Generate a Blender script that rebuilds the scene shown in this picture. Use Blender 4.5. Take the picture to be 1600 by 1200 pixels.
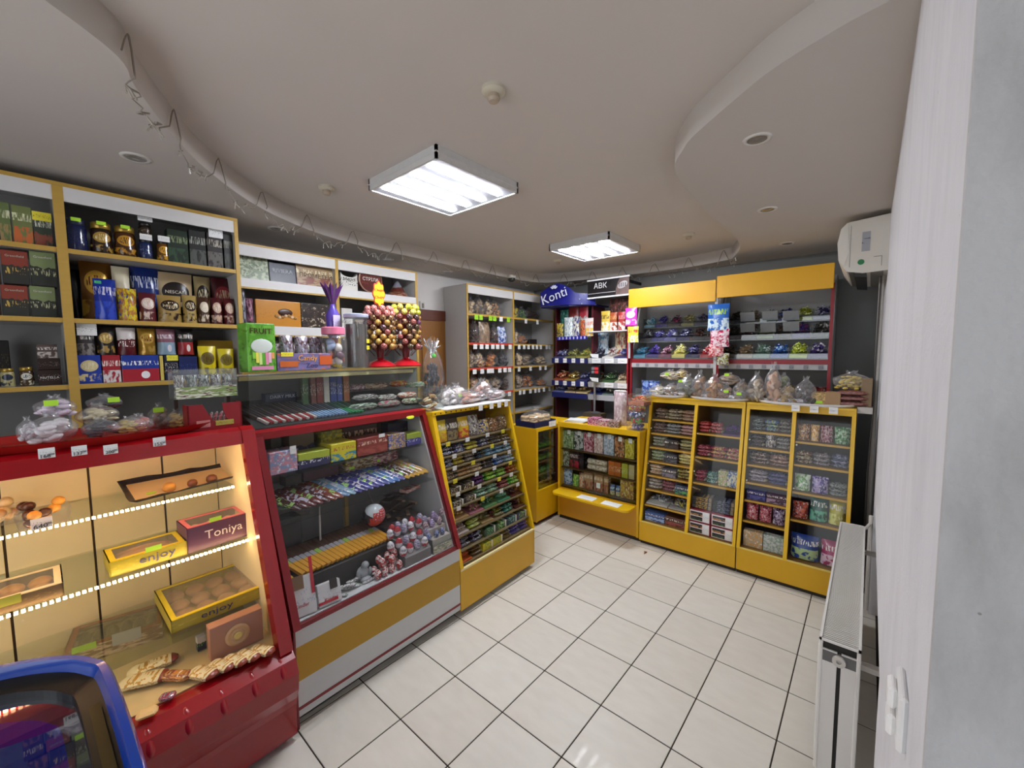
import bpy, bmesh, math, random
from mathutils import Vector, Matrix, geometry, noise
random.seed(7)
sc = bpy.context.scene
for o in list(bpy.data.objects): bpy.data.objects.remove(o)
COL = sc.collection

# ------------------------------------------------------------------ camera
YAW, PIT, ROLL, FPX = 0.856056, -0.074979, -0.008153, 644.87
CAM = Vector((-1.98290, -1.55396, 1.66553))
_f = Vector((math.sin(YAW)*math.cos(PIT), math.cos(YAW)*math.cos(PIT), math.sin(PIT)))
_r = Vector((math.cos(YAW), -math.sin(YAW), 0)); _u = _r.cross(_f)
CR = _r*math.cos(ROLL) + _u*math.sin(ROLL); CU = _u*math.cos(ROLL) - _r*math.sin(ROLL); CF = _f
cd = bpy.data.cameras.new('camera'); cam = bpy.data.objects.new('camera', cd); COL.objects.link(cam)
cd.sensor_width = 36; cd.lens = FPX/1600*36; cd.clip_start = 0.02
cam.matrix_world = Matrix.Translation(CAM) @ Matrix((CR, CU, -CF)).transposed().to_4x4()
sc.camera = cam
# ------------------------------------------------------------------ world, daylight, exposure
w = bpy.data.worlds.new('world'); sc.world = w; w.use_nodes = True
w.node_tree.nodes['Background'].inputs[0].default_value = (0.75, 0.85, 1, 1)
w.node_tree.nodes['Background'].inputs[1].default_value = 0.5
def area(name, loc, rot, sx, sy, power, col):
    l = bpy.data.lights.new(name, 'AREA'); l.shape = 'RECTANGLE'; l.size = sx; l.size_y = sy; l.energy = power; l.color = col
    o = bpy.data.objects.new(name, l); COL.objects.link(o); o.location = loc; o.rotation_euler = rot; return o
# daylight entering through the glazed shop entrance behind the photographer
area('daylight', (-3.36, -0.6, 1.35), (0, math.radians(-90), 0), 2.0, 2.4, 17, (0.96, 0.97, 1.0))
sc.view_settings.view_transform = 'Standard'; sc.view_settings.look = 'None'
sc.view_settings.exposure = 0.72; sc.view_settings.gamma = 1.0; sc.view_settings.use_curve_mapping = False
LAMP = 78.0      # ceiling panel tubes
LEDS = 15.0      # warm strips of the pastry case

# ------------------------------------------------------------------ measuring: photograph points on real planes
def ray(x, y): return (CR*((x-800)/FPX) - CU*((y-600)/FPX) + CF)
def onX(x, y, v): d = ray(x, y); return CAM + d*((v-CAM.x)/d.x)
def onY(x, y, v): d = ray(x, y); return CAM + d*((v-CAM.y)/d.y)
def onZ(x, y, v): d = ray(x, y); return CAM + d*((v-CAM.z)/d.z)
RA = math.radians(1.85)                        # the left counters stand turned by this much
LO = Vector((-1.319, 0.304, 0)); LU = Vector((math.cos(RA), math.sin(RA), 0)); LV = Vector((-math.sin(RA), math.cos(RA), 0))
def LW(s, t, z): return LO + LU*s + LV*t + Vector((0, 0, z))
def onT(x, y, t):
    d = ray(x, y); k = (t-(CAM-LO).dot(LV))/d.dot(LV); q = CAM+d*k-LO; return q.dot(LU), q.z
def onS(x, y, s):
    d = ray(x, y); k = (s-(CAM-LO).dot(LU))/d.dot(LU); q = CAM+d*k-LO; return q.dot(LV), q.z
def pixx(p):
    d = Vector(p)-CAM; return 800+FPX*d.dot(CR)/max(d.dot(CF), .05)

# ------------------------------------------------------------------ materials
def lin(c):
    if isinstance(c, str):
        c = [int(c[i:i+2], 16)/255 for i in (0, 2, 4)]
        c = [v/12.92 if v <= .04045 else ((v+.055)/1.055)**2.4 for v in c]
    return (c[0], c[1], c[2], 1)
MC = {}
def nodes(name):
    m = bpy.data.materials.new(name); m.use_nodes = True
    nt = m.node_tree; return m, nt, nt.nodes['Principled BSDF']
def N(nt, t, **kw):
    n = nt.nodes.new(t)
    for k, v in kw.items():
        if k.startswith('i_'): n.inputs[int(k[2:])].default_value = v
        else: setattr(n, k, v)
    return n
def M(c, rough=.5, metal=0, var=.08, scale=30, bump=0, coat=0, emit=0, bscale=200, stretch=None):
    key = (c, rough, metal, var, scale, bump, coat, emit, stretch)
    if key in MC: return MC[key]
    m, nt, b = nodes('surface_'+str(c)); L = nt.links.new
    b.inputs['Roughness'].default_value = rough; b.inputs['Metallic'].default_value = metal
    b.inputs['Coat Weight'].default_value = coat
    col = lin(c)
    tc = N(nt, 'ShaderNodeTexCoord')
    src = tc.outputs['Object']
    if stretch:
        mp = N(nt, 'ShaderNodeMapping'); mp.inputs['Scale'].default_value = stretch; L(src, mp.inputs[0]); src = mp.outputs[0]
    nz = N(nt, 'ShaderNodeTexNoise'); nz.inputs['Scale'].default_value = scale; nz.inputs['Detail'].default_value = 4
    L(src, nz.inputs['Vector'])
    mx = N(nt, 'ShaderNodeMix', data_type='RGBA')
    mx.inputs[6].default_value = tuple(v*(1-var) for v in col[:3])+(1,); mx.inputs[7].default_value = tuple(min(1, v*(1+var)) for v in col[:3])+(1,)
    L(nz.outputs[0], mx.inputs[0]); L(mx.outputs[2], b.inputs['Base Color'])
    if bump:
        n2 = N(nt, 'ShaderNodeTexNoise'); n2.inputs['Scale'].default_value = bscale; n2.inputs['Detail'].default_value = 3
        L(src, n2.inputs['Vector'])
        bp = N(nt, 'ShaderNodeBump'); bp.inputs['Strength'].default_value = bump; bp.inputs['Distance'].default_value = .01
        L(n2.outputs[0], bp.inputs['Height']); L(bp.outputs[0], b.inputs['Normal'])
    if emit:
        b.inputs['Emission Color'].default_value = col; b.inputs['Emission Strength'].default_value = emit
    MC[key] = m; return m
def pkg(c1, c2='ffffff', c3='ffffff', style=0, rough=.32, seed=None, metal=0):
    """printed packaging: ground colour, picture patch, rows of small print (all flat print)"""
    key = ('p', c1, c2, c3, style, rough, metal)
    if key in MC: return MC[key]
    seed = len(MC)*1.37
    m, nt, b = nodes('print_'+c1+c2); L = nt.links.new
    b.inputs['Roughness'].default_value = rough; b.inputs['Metallic'].default_value = metal
    tc = N(nt, 'ShaderNodeTexCoord'); sp = N(nt, 'ShaderNodeSeparateXYZ'); L(tc.outputs['Generated'], sp.inputs[0])
    def math_(op, a, bb=None, cc=None):
        n = N(nt, 'ShaderNodeMath', operation=op)
        for i, v in enumerate((a, bb, cc)):
            if v is None: continue
            if isinstance(v, (int, float)): n.inputs[i].default_value = v
            else: L(v, n.inputs[i])
        return n.outputs[0]
    def mix(f, a, bb):
        n = N(nt, 'ShaderNodeMix', data_type='RGBA')
        for i, v in ((0, f), (6, a), (7, bb)):
            if isinstance(v, (tuple, float, int)): n.inputs[i].default_value = v
            else: L(v, n.inputs[i])
        return n.outputs[2]
    X, Y, Z = sp.outputs
    def noisy(sx, sz, scale):
        mp = N(nt, 'ShaderNodeMapping'); mp.inputs['Scale'].default_value = (sx, .3, sz); mp.inputs['Location'].default_value = (seed, seed*2, seed)
        L(tc.outputs['Generated'], mp.inputs[0])
        n = N(nt, 'ShaderNodeTexNoise'); n.inputs['Scale'].default_value = scale; n.inputs['Detail'].default_value = 2
        L(mp.outputs[0], n.inputs['Vector']); return n.outputs[0]
    a, c, d = lin(c1), lin(c2), lin(c3)
    col = mix(math_('MULTIPLY', noisy(1, 1, 3), .5), a, tuple(v*.7 for v in a[:3])+(1,))
    def ell(cx, cz, rx, rz):
        u = math_('DIVIDE', math_('SUBTRACT', X, cx), rx); v = math_('DIVIDE', math_('SUBTRACT', Z, cz), rz)
        return math_('LESS_THAN', math_('ADD', math_('MULTIPLY', u, u), math_('MULTIPLY', v, v)), 1)
    def soft(v, thr, wd=.07):
        n = N(nt, 'ShaderNodeMapRange', interpolation_type='SMOOTHSTEP'); L(v, n.inputs[0]); n.inputs[1].default_value = thr-wd; n.inputs[2].default_value = thr+wd; return n.outputs[0]
    def band(s, lo, hi): return math_('MULTIPLY', math_('GREATER_THAN', s, lo), math_('LESS_THAN', s, hi))
    if style == 0:      # oval badge with print, picture in the lower part
        col = mix(math_('MULTIPLY', ell(.5, .62, .38, .2), 1), col, c)
        col = mix(math_('MULTIPLY', band(Z, .5, .74), math_('MULTIPLY', ell(.5, .62, .32, .13), math_('GREATER_THAN', noisy(9, 2, 3), .53))), col, d)
        col = mix(math_('MULTIPLY', band(Z, .08, .34), soft(noisy(2, 2, 2.2), .52)), col, c)
    elif style == 1:    # picture below, lettering band above
        col = mix(math_('MULTIPLY', math_('LESS_THAN', Z, .45), soft(noisy(2, 2, 2.5), .47)), col, c)
        col = mix(math_('MULTIPLY', band(Z, .6, .8), math_('GREATER_THAN', noisy(8, 1.5, 3), .52)), col, d)
    elif style == 2:    # length-wise logo, for bars lying on a shelf
        col = mix(math_('MULTIPLY', band(X, .2, .8), math_('GREATER_THAN', noisy(6, 3, 2), .54)), col, c)
        col = mix(math_('MULTIPLY', math_('GREATER_THAN', X, .86), 1), col, d)
    elif style == 3:    # plain with a few lines of print
        col = mix(math_('MULTIPLY', band(Z, .3, .7), math_('GREATER_THAN', noisy(6, 5, 3), .6)), col, c)
    elif style == 4:    # mottled (see-through wrapper, goods behind)
        col = mix(soft(noisy(2, 2, 3), .5), col, c)
        col = mix(soft(noisy(2.4, 2, 4.5), .62), col, d)
    elif style == 5:    # two halves
        col = mix(math_('GREATER_THAN', math_('ADD', Z, math_('MULTIPLY', noisy(2, 1, 2), .25)), .68), col, c)
        col = mix(math_('MULTIPLY', band(Z, .3, .5), math_('GREATER_THAN', noisy(6, 2, 3), .57)), col, d)
    elif style == 6:    # lower half other colour, white cup patch
        col = mix(math_('LESS_THAN', Z, .48), col, c)
        col = mix(ell(.62, .25, .12, .14), col, d)
        col = mix(math_('MULTIPLY', band(Z, .62, .78), math_('GREATER_THAN', noisy(9, 1.5, 3), .52)), col, d)
    L(col, b.inputs['Base Color'])
    MC[key] = m; return m
def glass(tint=(1, 1, 1), gloss=.012, name='clear_glass', alpha=0.0, rough=.02):
    key = ('g', tint, gloss, alpha, rough)
    if key in MC: return MC[key]
    m, nt, b = nodes(name); L = nt.links.new; nt.nodes.remove(b); out = nt.nodes['Material Output']
    t = N(nt, 'ShaderNodeBsdfTransparent'); t.inputs[0].default_value = (*tint, 1)
    g = N(nt, 'ShaderNodeBsdfGlossy'); g.inputs['Roughness'].default_value = rough
    lw = N(nt, 'ShaderNodeLayerWeight'); lw.inputs[0].default_value = .18
    mt = N(nt, 'ShaderNodeMath', operation='MULTIPLY_ADD'); mt.inputs[1].default_value = .30; mt.inputs[2].default_value = gloss
    L(lw.outputs['Fresnel'], mt.inputs[0])
    mx = N(nt, 'ShaderNodeMixShader'); L(mt.outputs[0], mx.inputs[0]); L(t.outputs[0], mx.inputs[1]); L(g.outputs[0], mx.inputs[2])
    res = mx.outputs[0]
    if alpha:
        d = N(nt, 'ShaderNodeBsdfDiffuse'); d.inputs[0].default_value = (.85, .85, .87, 1)
        nz = N(nt, 'ShaderNodeTexNoise'); nz.inputs['Scale'].default_value = 40; nz.inputs['Detail'].default_value = 3
        m3 = N(nt, 'ShaderNodeMath', operation='MULTIPLY'); m3.inputs[1].default_value = alpha*2; L(nz.outputs[0], m3.inputs[0])
        m2 = N(nt, 'ShaderNodeMixShader'); L(m3.outputs[0], m2.inputs[0]); L(res, m2.inputs[1]); L(d.outputs[0], m2.inputs[2]); res = m2.outputs[0]
    L(res, out.inputs[0]); MC[key] = m; return m
GLASS = glass(); PANE = glass((.93, .96, .95), .02); FILM = glass((.97, .97, .98), .07, 'plastic_film', .10, .18)
FILM2 = glass((.97, .97, .98), .05, 'thin_film', .05, .15); ACRYL = glass((.95, .97, .96), .06, 'acrylic', .03)

# ------------------------------------------------------------------ mesh building
class MB:
    def __init__(s): s.v = []; s.f = []; s.m = []; s.cur = 0
    def add(s, vs, fs, mi=None):
        n = len(s.v); s.v += [tuple(q) for q in vs]; s.f += [tuple(i+n for i in f) for f in fs]; s.m += [s.cur if mi is None else mi]*len(fs); return s
    def box(s, x0, x1, y0, y1, z0, z1, mi=None):
        return s.add([(x0,y0,z0),(x1,y0,z0),(x1,y1,z0),(x0,y1,z0),(x0,y0,z1),(x1,y0,z1),(x1,y1,z1),(x0,y1,z1)],
                     [(3,2,1,0),(4,5,6,7),(0,1,5,4),(1,2,6,5),(2,3,7,6),(3,0,4,7)], mi)
    def cbox(s, x0, x1, y0, y1, z0, z1, r, mi=None):
        """box with chamfered edges"""
        X, Y, Z = (x0, x1), (y0, y1), (z0, z1); vs = []; idx = {}
        for i in (0, 1):
            for j in (0, 1):
                for k in (0, 1):
                    for a in range(3):
                        p = [X[i]+(r if i == 0 else -r), Y[j]+(r if j == 0 else -r), Z[k]+(r if k == 0 else -r)]
                        p[a] = (X, Y, Z)[a][(i, j, k)[a]]; idx[i, j, k, a] = len(vs); vs.append(p)
        fs = []
        for a in range(3):
            b, c = (a+1) % 3, (a+2) % 3
            for sgn in (0, 1):
                q = []
                for jb, jc in ((0,0),(1,0),(1,1),(0,1)):
                    t = [0]*3; t[a] = sgn; t[b] = jb; t[c] = jc; q.append(idx[(*t, a)])
                fs.append(tuple(q if sgn else q[::-1]))
        for a in range(3):                     # edges along axis a
            b, c = (a+1) % 3, (a+2) % 3
            for jb in (0, 1):
                for jc in (0, 1):
                    t0 = [0]*3; t0[b] = jb; t0[c] = jc; t1 = list(t0); t1[a] = 1
                    q = [idx[(*t0, b)], idx[(*t1, b)], idx[(*t1, c)], idx[(*t0, c)]]
                    fs.append(tuple(q))
        for i in (0, 1):
            for j in (0, 1):
                for k in (0, 1): fs.append((idx[i,j,k,0], idx[i,j,k,1], idx[i,j,k,2]))
        return s.add(vs, fs, mi)
    def prism(s, pts, a0, a1, axis=0, mi=None):
        """closed outline (list of 2D points) swept along an axis; outline axes are the other two in order"""
        n = len(pts); vs = []
        for a in (a0, a1):
            for p in pts:
                q = list(p); q.insert(axis, a); vs.append(q)
        fs = [tuple(range(n))[::-1], tuple(range(n, 2*n))]+[(i, (i+1) % n, n+(i+1) % n, n+i) for i in range(n)]
        return s.add(vs, fs, mi)
    def tube(s, pts, r, n=6, mi=None, cap=True):
        pts = [Vector(p) for p in pts]; vs = []; fs = []; up = Vector((0, 0, 1))
        rr = r if isinstance(r, (list, tuple)) else [r]*len(pts)
        for i, p in enumerate(pts):
            d = (pts[min(i+1, len(pts)-1)]-pts[max(i-1, 0)]).normalized()
            a = d.cross(up if abs(d.z) < .95 else Vector((1, 0, 0))).normalized(); b = d.cross(a)
            for k in range(n):
                an = 2*math.pi*k/n; vs.append(p+(a*math.cos(an)+b*math.sin(an))*rr[i])
        for i in range(len(pts)-1):
            for k in range(n): fs.append((i*n+k, i*n+(k+1) % n, (i+1)*n+(k+1) % n, (i+1)*n+k))
        if cap: fs += [tuple(range(n))[::-1], tuple(range((len(pts)-1)*n, len(pts)*n))]
        return s.add(vs, fs, mi)
    def lathe(s, prof, n=16, c=(0, 0, 0), mi=None, sx=1, sy=1, caps=True):
        vs = []; fs = []
        for r, z in prof:
            for k in range(n):
                an = 2*math.pi*k/n; vs.append((c[0]+r*sx*math.cos(an), c[1]+r*sy*math.sin(an), c[2]+z))
        for i in range(len(prof)-1):
            for k in range(n): fs.append((i*n+k, i*n+(k+1) % n, (i+1)*n+(k+1) % n, (i+1)*n+k))
        if caps and prof[0][0] > 1e-6: fs.append(tuple(range(n))[::-1])
        if caps and prof[-1][0] > 1e-6: fs.append(tuple(range((len(prof)-1)*n, len(prof)*n)))
        return s.add(vs, fs, mi)
    def ball(s, c, rx, ry=None, rz=None, n=10, k=6, mi=None):
        ry = ry or rx; rz = rz or rx; prof = [(max(math.sin(math.pi*i/k), 0), -math.cos(math.pi*i/k)) for i in range(k+1)]
        vs = []; fs = []
        for r, z in prof:
            for j in range(n): an = 2*math.pi*j/n; vs.append((c[0]+rx*r*math.cos(an), c[1]+ry*r*math.sin(an), c[2]+rz*z))
        for i in range(k):
            for j in range(n): fs.append((i*n+j, i*n+(j+1) % n, (i+1)*n+(j+1) % n, (i+1)*n+j))
        return s.add(vs, fs, mi)
    def xf(s, mat):
        s.v = [tuple(mat @ Vector(p)) for p in s.v]; return s
    def merge(s, o, mat=None, mo=0):
        s.add([mat @ Vector(p) for p in o.v] if mat else o.v, o.f, 0); 
        for i in range(len(o.f)): s.m[len(s.m)-len(o.f)+i] = o.m[i]+mo
        return s
    def mesh(s, name, mats=(), smooth=False):
        me = bpy.data.meshes.new(name); me.from_pydata(s.v, [], s.f); me.validate()
        for m in mats: me.materials.append(m)
        if len(mats) > 1 and len(me.polygons) == len(s.m): me.polygons.foreach_set('material_index', s.m)
        bm = bmesh.new(); bm.from_mesh(me); bmesh.ops.remove_doubles(bm, verts=bm.verts, dist=1e-6); bmesh.ops.recalc_face_normals(bm, faces=bm.faces)
        for f in bm.faces: f.smooth = bool(smooth)
        if smooth == 'auto':
            for e in bm.edges:
                if len(e.link_faces) == 2 and e.calc_face_angle(0) > .6: e.smooth = False
        bm.to_mesh(me); bm.free(); return me
    def build(s, name, mats, parent=None, loc=(0, 0, 0), rz=0, smooth=False):
        if not isinstance(mats, (list, tuple)): mats = [mats]
        return link(name, s.mesh(name, mats, smooth), parent, loc, rz)
def link(name, me, parent=None, loc=(0, 0, 0), rz=0, scale=None, mat=None, rot=None):
    o = bpy.data.objects.new(name, me); COL.objects.link(o); o.parent = parent; o.location = loc
    o.rotation_euler = rot if rot else (0, 0, rz)
    if scale: o.scale = scale
    if mat: o.material_slots[0].link = 'OBJECT'; o.material_slots[0].material = mat
    return o
def tag(o, label, cat, group=None, kind=None):
    o['label'] = label; o['category'] = cat
    if group: o['group'] = group
    if kind: o['kind'] = kind
    return o
def thing(name, label, cat, loc=(0, 0, 0), rz=0, group=None):
    o = bpy.data.objects.new(name, None); COL.objects.link(o); o.location = loc; o.rotation_euler = (0, 0, rz); o.empty_display_size = .05
    return tag(o, label, cat, group)
def struct(name, mb, mats, parent=None, smooth=False):
    o = mb.build(name, mats, parent, smooth=smooth)
    if parent is None: o['kind'] = 'structure'
    return o

# ------------------------------------------------------------------ lettering (meshes from the built-in font)
TX = {}
def text_mesh(s):
    if s in TX: return TX[s]
    cu = bpy.data.curves.new('lettering', 'FONT'); cu.body = s; cu.size = 1; cu.extrude = .01; cu.resolution_u = 2
    ob = bpy.data.objects.new('lettering', cu); COL.objects.link(ob)
    dg = bpy.context.evaluated_depsgraph_get(); me = bpy.data.meshes.new_from_object(ob.evaluated_get(dg))
    bpy.data.objects.remove(ob); bpy.data.curves.remove(cu)
    xs = [v.co.x for v in me.vertices]; ys = [v.co.y for v in me.vertices]
    if not xs: return None
    x0, x1, y0, y1 = min(xs), max(xs), min(ys), max(ys)
    for v in me.vertices: v.co = ((v.co.x-(x0+x1)/2)/(x1-x0), (v.co.y-(y0+y1)/2)/(y1-y0), v.co.z)
    me.materials.append(M('ffffff')); me.name = 'lettering'; TX[s] = (me, (x1-x0)/(y1-y0)); return TX[s]
for s_ in ('NESCAFE', 'Greenfield', 'RIVIERA', 'ПРОМЕТЕЙ', 'СТРІЛА', 'Мерсі', 'Toniya', 'enjoy', 'Konti', 'АВК', 'LAKITO', 'm&m\'s', 'FRUIT', 'Candy', 'Zoo',
           'DAIRY MILK', '168', '137', '200', '155', '640', '00', 'Chupa', 'Chups', 'Kinder', 'NUTELLA', 'Nesquik'):
    text_mesh(s_)
def text(s, w, parent, loc, mat, rz=0, hmax=None, tilt=0, roll=0, name='lettering', flat=False):
    """lettering of width w lying on a face that looks along local -y (or up, when flat)"""
    me, ar = text_mesh(s); h = w/ar
    if hmax and h > hmax: h = hmax
    rot = (0 if flat else math.pi/2+tilt, roll, rz)
    o = link(name, me, parent, loc, scale=(w, h, .05), mat=mat)
    o.rotation_euler = rot
    if roll: o.matrix_basis = Matrix.Translation(loc) @ Matrix.Rotation(rz, 4, 'Z') @ Matrix.Rotation(rot[0], 4, 'X') @ Matrix.Rotation(roll, 4, 'Z') @ Matrix.Diagonal((w, h, .05, 1))
    return o

# ------------------------------------------------------------------ shared unit shapes: x -.5...5, y -.5...5, z 0..1
def unit_carton():
    return MB().cbox(-.5, .5, -.5, .5, 0, 1, .02).mesh('carton', [M('ffffff')])
def unit_pouch(top=.12, fat=.35):
    b = MB(); nu, nv = 9, 11
    for sgn in (-1, 1):
        vs = []
        for j in range(nv):
            v = j/(nv-1)
            for i in range(nu):
                u = i/(nu-1)*2-1
                prof = (1-abs(u)**2.6)**.6 if abs(u) < 1 else 0
                vert = (1-((v-fat)/(1-fat))**2.2)**.7 if v > fat else .82+.18*math.sin(v/fat*math.pi/2)
                if v > 1-top*.6: vert = .06
                t = .5*prof*vert*(1+.08*math.sin(u*5+v*9))+.01
                wav = 1-.05*math.sin(v*math.pi)
                vs.append((u*.5*wav, sgn*t, v))
        b.add(vs, [(j*nu+i, j*nu+i+1, (j+1)*nu+i+1, (j+1)*nu+i) for j in range(nv-1) for i in range(nu-1)])
    return b.mesh('pouch', [M('ffffff')], True)
def unit_pillow():
    """flow-wrapped pack lying along x with crimped ends"""
    b = MB(); nu, nv = 11, 8; vs = []
    for i in range(nu):
        u = i/(nu-1)*2-1; e = abs(u)
        r = 1 if e < .75 else max(.08, 1-((e-.75)/.13)**1.5) if e < .88 else .08
        for j in range(nv):
            a = 2*math.pi*j/nv+math.pi/8
            cx, cz = math.cos(a), math.sin(a); q = max(abs(cx), abs(cz)); k = 1/(q*.5+.5)
            wy = (.5 if e < .88 else .5)*1
            vs.append((u*.5, cx*k*.46*(r*.6+.4), .5+cz*k*.46*r))
    b.add(vs, [(i*nv+j, i*nv+(j+1) % nv, (i+1)*nv+(j+1) % nv, (i+1)*nv+j) for i in range(nu-1) for j in range(nv)]+[tuple(range(nv)), tuple(range((nu-1)*nv, nu*nv))])
    return b.mesh('pillow', [M('ffffff')], 'auto')
def unit_egg():
    prof = []
    for i in range(11):
        a = math.pi*i/10; z = .5-.5*math.cos(a); r = .5*math.sin(a)*(1.05-.22*z); prof.append((max(r, 0), z))
    return MB().lathe(prof, 14).mesh('egg', [M('ffffff')], True)
def unit_jar():
    return MB().lathe([(.44, 0), (.5, .04), (.5, .3), (.47, .5), (.5, .66), (.46, .78), (.38, .84)], 18).mesh('jar', [M('ffffff')], True)
def unit_lid():
    return MB().lathe([(.42, 0), (.45, .1), (.45, .9), (.42, 1), (0, 1)], 18).mesh('lid', [M('ffffff')], 'auto')
def unit_can():
    return MB().lathe([(.47, 0), (.5, .02), (.5, .98), (.47, 1), (0, 1)], 18).mesh('can', [M('ffffff')], 'auto')
def unit_bagfilm(seed):
    b = MB(); nu, nv = 18, 12; vs = []
    for j in range(nv):
        v = j/(nv-1)
        r = math.sin(min(v/.82, 1)*math.pi*.80+.32)**.7 if v < .82 else max(.1, .5*(1-(v-.82)/.12)) if v < .93 else .1+.2*((v-.93)/.07)
        r = max(r, .06)*(1 if v > .02 else .8)
        for i in range(nu):
            a = 2*math.pi*i/nu
            k = 1+.13*noise.noise(Vector((math.cos(a)*1.7+seed*5, math.sin(a)*1.7, v*4)))+.07*math.sin(a*7+v*5+seed)*(v > .5)
            sq = 1/max(abs(math.cos(a)), abs(math.sin(a)))**.45
            vs.append((.44*r*k*math.cos(a)*sq, .44*r*k*math.sin(a)*sq, v*(1+.06*math.sin(a*5+seed)*(v > .9))))
    b.add(vs, [(j*nu+i, j*nu+(i+1) % nu, (j+1)*nu+(i+1) % nu, (j+1)*nu+i) for j in range(nv-1) for i in range(nu)]+[tuple(range(nu))[::-1]])
    return b.mesh('bag_film', [FILM], True)
def unit_lumps(seed, n=26, flat=.6, size=.15):
    rnd = random.Random(seed); b = MB()
    for i in range(n):
        z = rnd.uniform(.03, .72); rad = .37*(1-(z/.9)**3)*math.sqrt(rnd.random()); a = rnd.uniform(0, 6.28)
        e = MB().ball((0, 0, 0), size*rnd.uniform(.8, 1.15), size*rnd.uniform(.8, 1.1), size*flat, 8, 5)
        e.xf(Matrix.Translation((rad*math.cos(a), rad*math.sin(a), z+size*flat*.5)) @ Matrix.Rotation(rnd.uniform(-.9, .9), 4, 'X') @ Matrix.Rotation(rnd.uniform(-.9, .9), 4, 'Y'))
        b.merge(e)
    return b.mesh('contents', [M('ffffff')], True)
SH = {'carton': unit_carton(), 'pouch': unit_pouch(), 'pillow': unit_pillow(), 'egg': unit_egg(), 'jar': unit_jar(), 'lid': unit_lid(), 'can': unit_can(),
      'film0': unit_bagfilm(0), 'film1': unit_bagfilm(1.3), 'film2': unit_bagfilm(2.9)}
for k_ in range(3): SH['lumps%d' % k_] = unit_lumps(k_+3); SH['flats%d' % k_] = unit_lumps(k_+9, 20, .3, .2); SH['smalls%d' % k_] = unit_lumps(k_+21, 70, .8, .075)

STK = M('b9f03c', .6); CARD = M('f2f2f0', .6); INK = M('2a2a2c', .6)
TAGM = pkg('f4f4f2', '55575a', '3a3c40', 3, .6)
YTAG = pkg('f0e23c', '55522a', '3a3c40', 3, .6)
GTAG = pkg('a6e02a', '3c5212', '2c3c10', 3, .6)
def pack(kind, name, label, cat, loc, dims, rz=0, mat=None, texts=(), stickers=(), group=None, tilt=0, lid=None, parts=(), parent=None):
    """a package standing with the middle of its base at loc; front looks along local -y.
    texts: (string, u, v, width fraction, colour[, roll]); stickers: (u, v, w, h, material) as fractions of the front"""
    w_, d_, h_ = dims; loc = Vector(loc)
    if tilt: loc.z += d_/2*abs(math.sin(tilt))
    if not texts and not stickers and not lid and not parts:
        o = link(name, SH[kind], parent, loc, rz, scale=dims, mat=mat)
        if tilt: o.matrix_basis = Matrix.Translation(loc) @ Matrix.Rotation(rz, 4, 'Z') @ Matrix.Rotation(tilt, 4, 'X') @ Matrix.Diagonal((*dims, 1))
        if label: tag(o, label, cat, group)
        return o
    t = thing(name, label, cat, loc, rz, group); t.rotation_euler = (tilt, 0, rz)
    bh = h_*(1 if not lid else 1)
    body = link('body', SH[kind], t, scale=(w_, d_, bh), mat=mat)
    if lid: link('lid', SH['lid'], t, (0, 0, h_*.8), scale=(w_, d_, h_*.2), mat=lid)
    off = -d_/2-.0012
    if kind == 'pouch': off = -d_*.47
    for q in texts:
        s, u, v, wf, c = q[:5]
        text(s, wf*w_, t, (u*w_, off-.001, v*h_), M(c, .5), roll=q[5] if len(q) > 5 else 0, hmax=h_*.4)
    for q in stickers:
        u, v, ww, hh, m = q[:5]
        link('price_sticker', SH['carton'], t, (u*w_, off-.001, v*h_), scale=(ww, .002, hh), mat=m)
    return t
def bagged(name, label, cat, loc, dims, mat, rz=0, kind='lumps', k=0, group=None, film=None, sticker=None, cname='contents'):
    t = thing(name, label, cat, loc, rz, group)
    link(cname, SH['%s%d' % (kind, k % 3)], t, (0, 0, 0), scale=(dims[0]*1.0, dims[1]*1.0, dims[2]), mat=mat)
    link('bag_film', SH['film%d' % (k % 3)], t, scale=(dims[0]*1.1, dims[1]*1.1, dims[2]*1.06), mat=film or FILM)
    if sticker: link('price_sticker', SH['carton'], t, (sticker[0]*dims[0], -dims[1]*.56, sticker[1]*dims[2]), scale=(.035, .004, .02), mat=sticker[2])
    return t
CANDY = []
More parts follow.
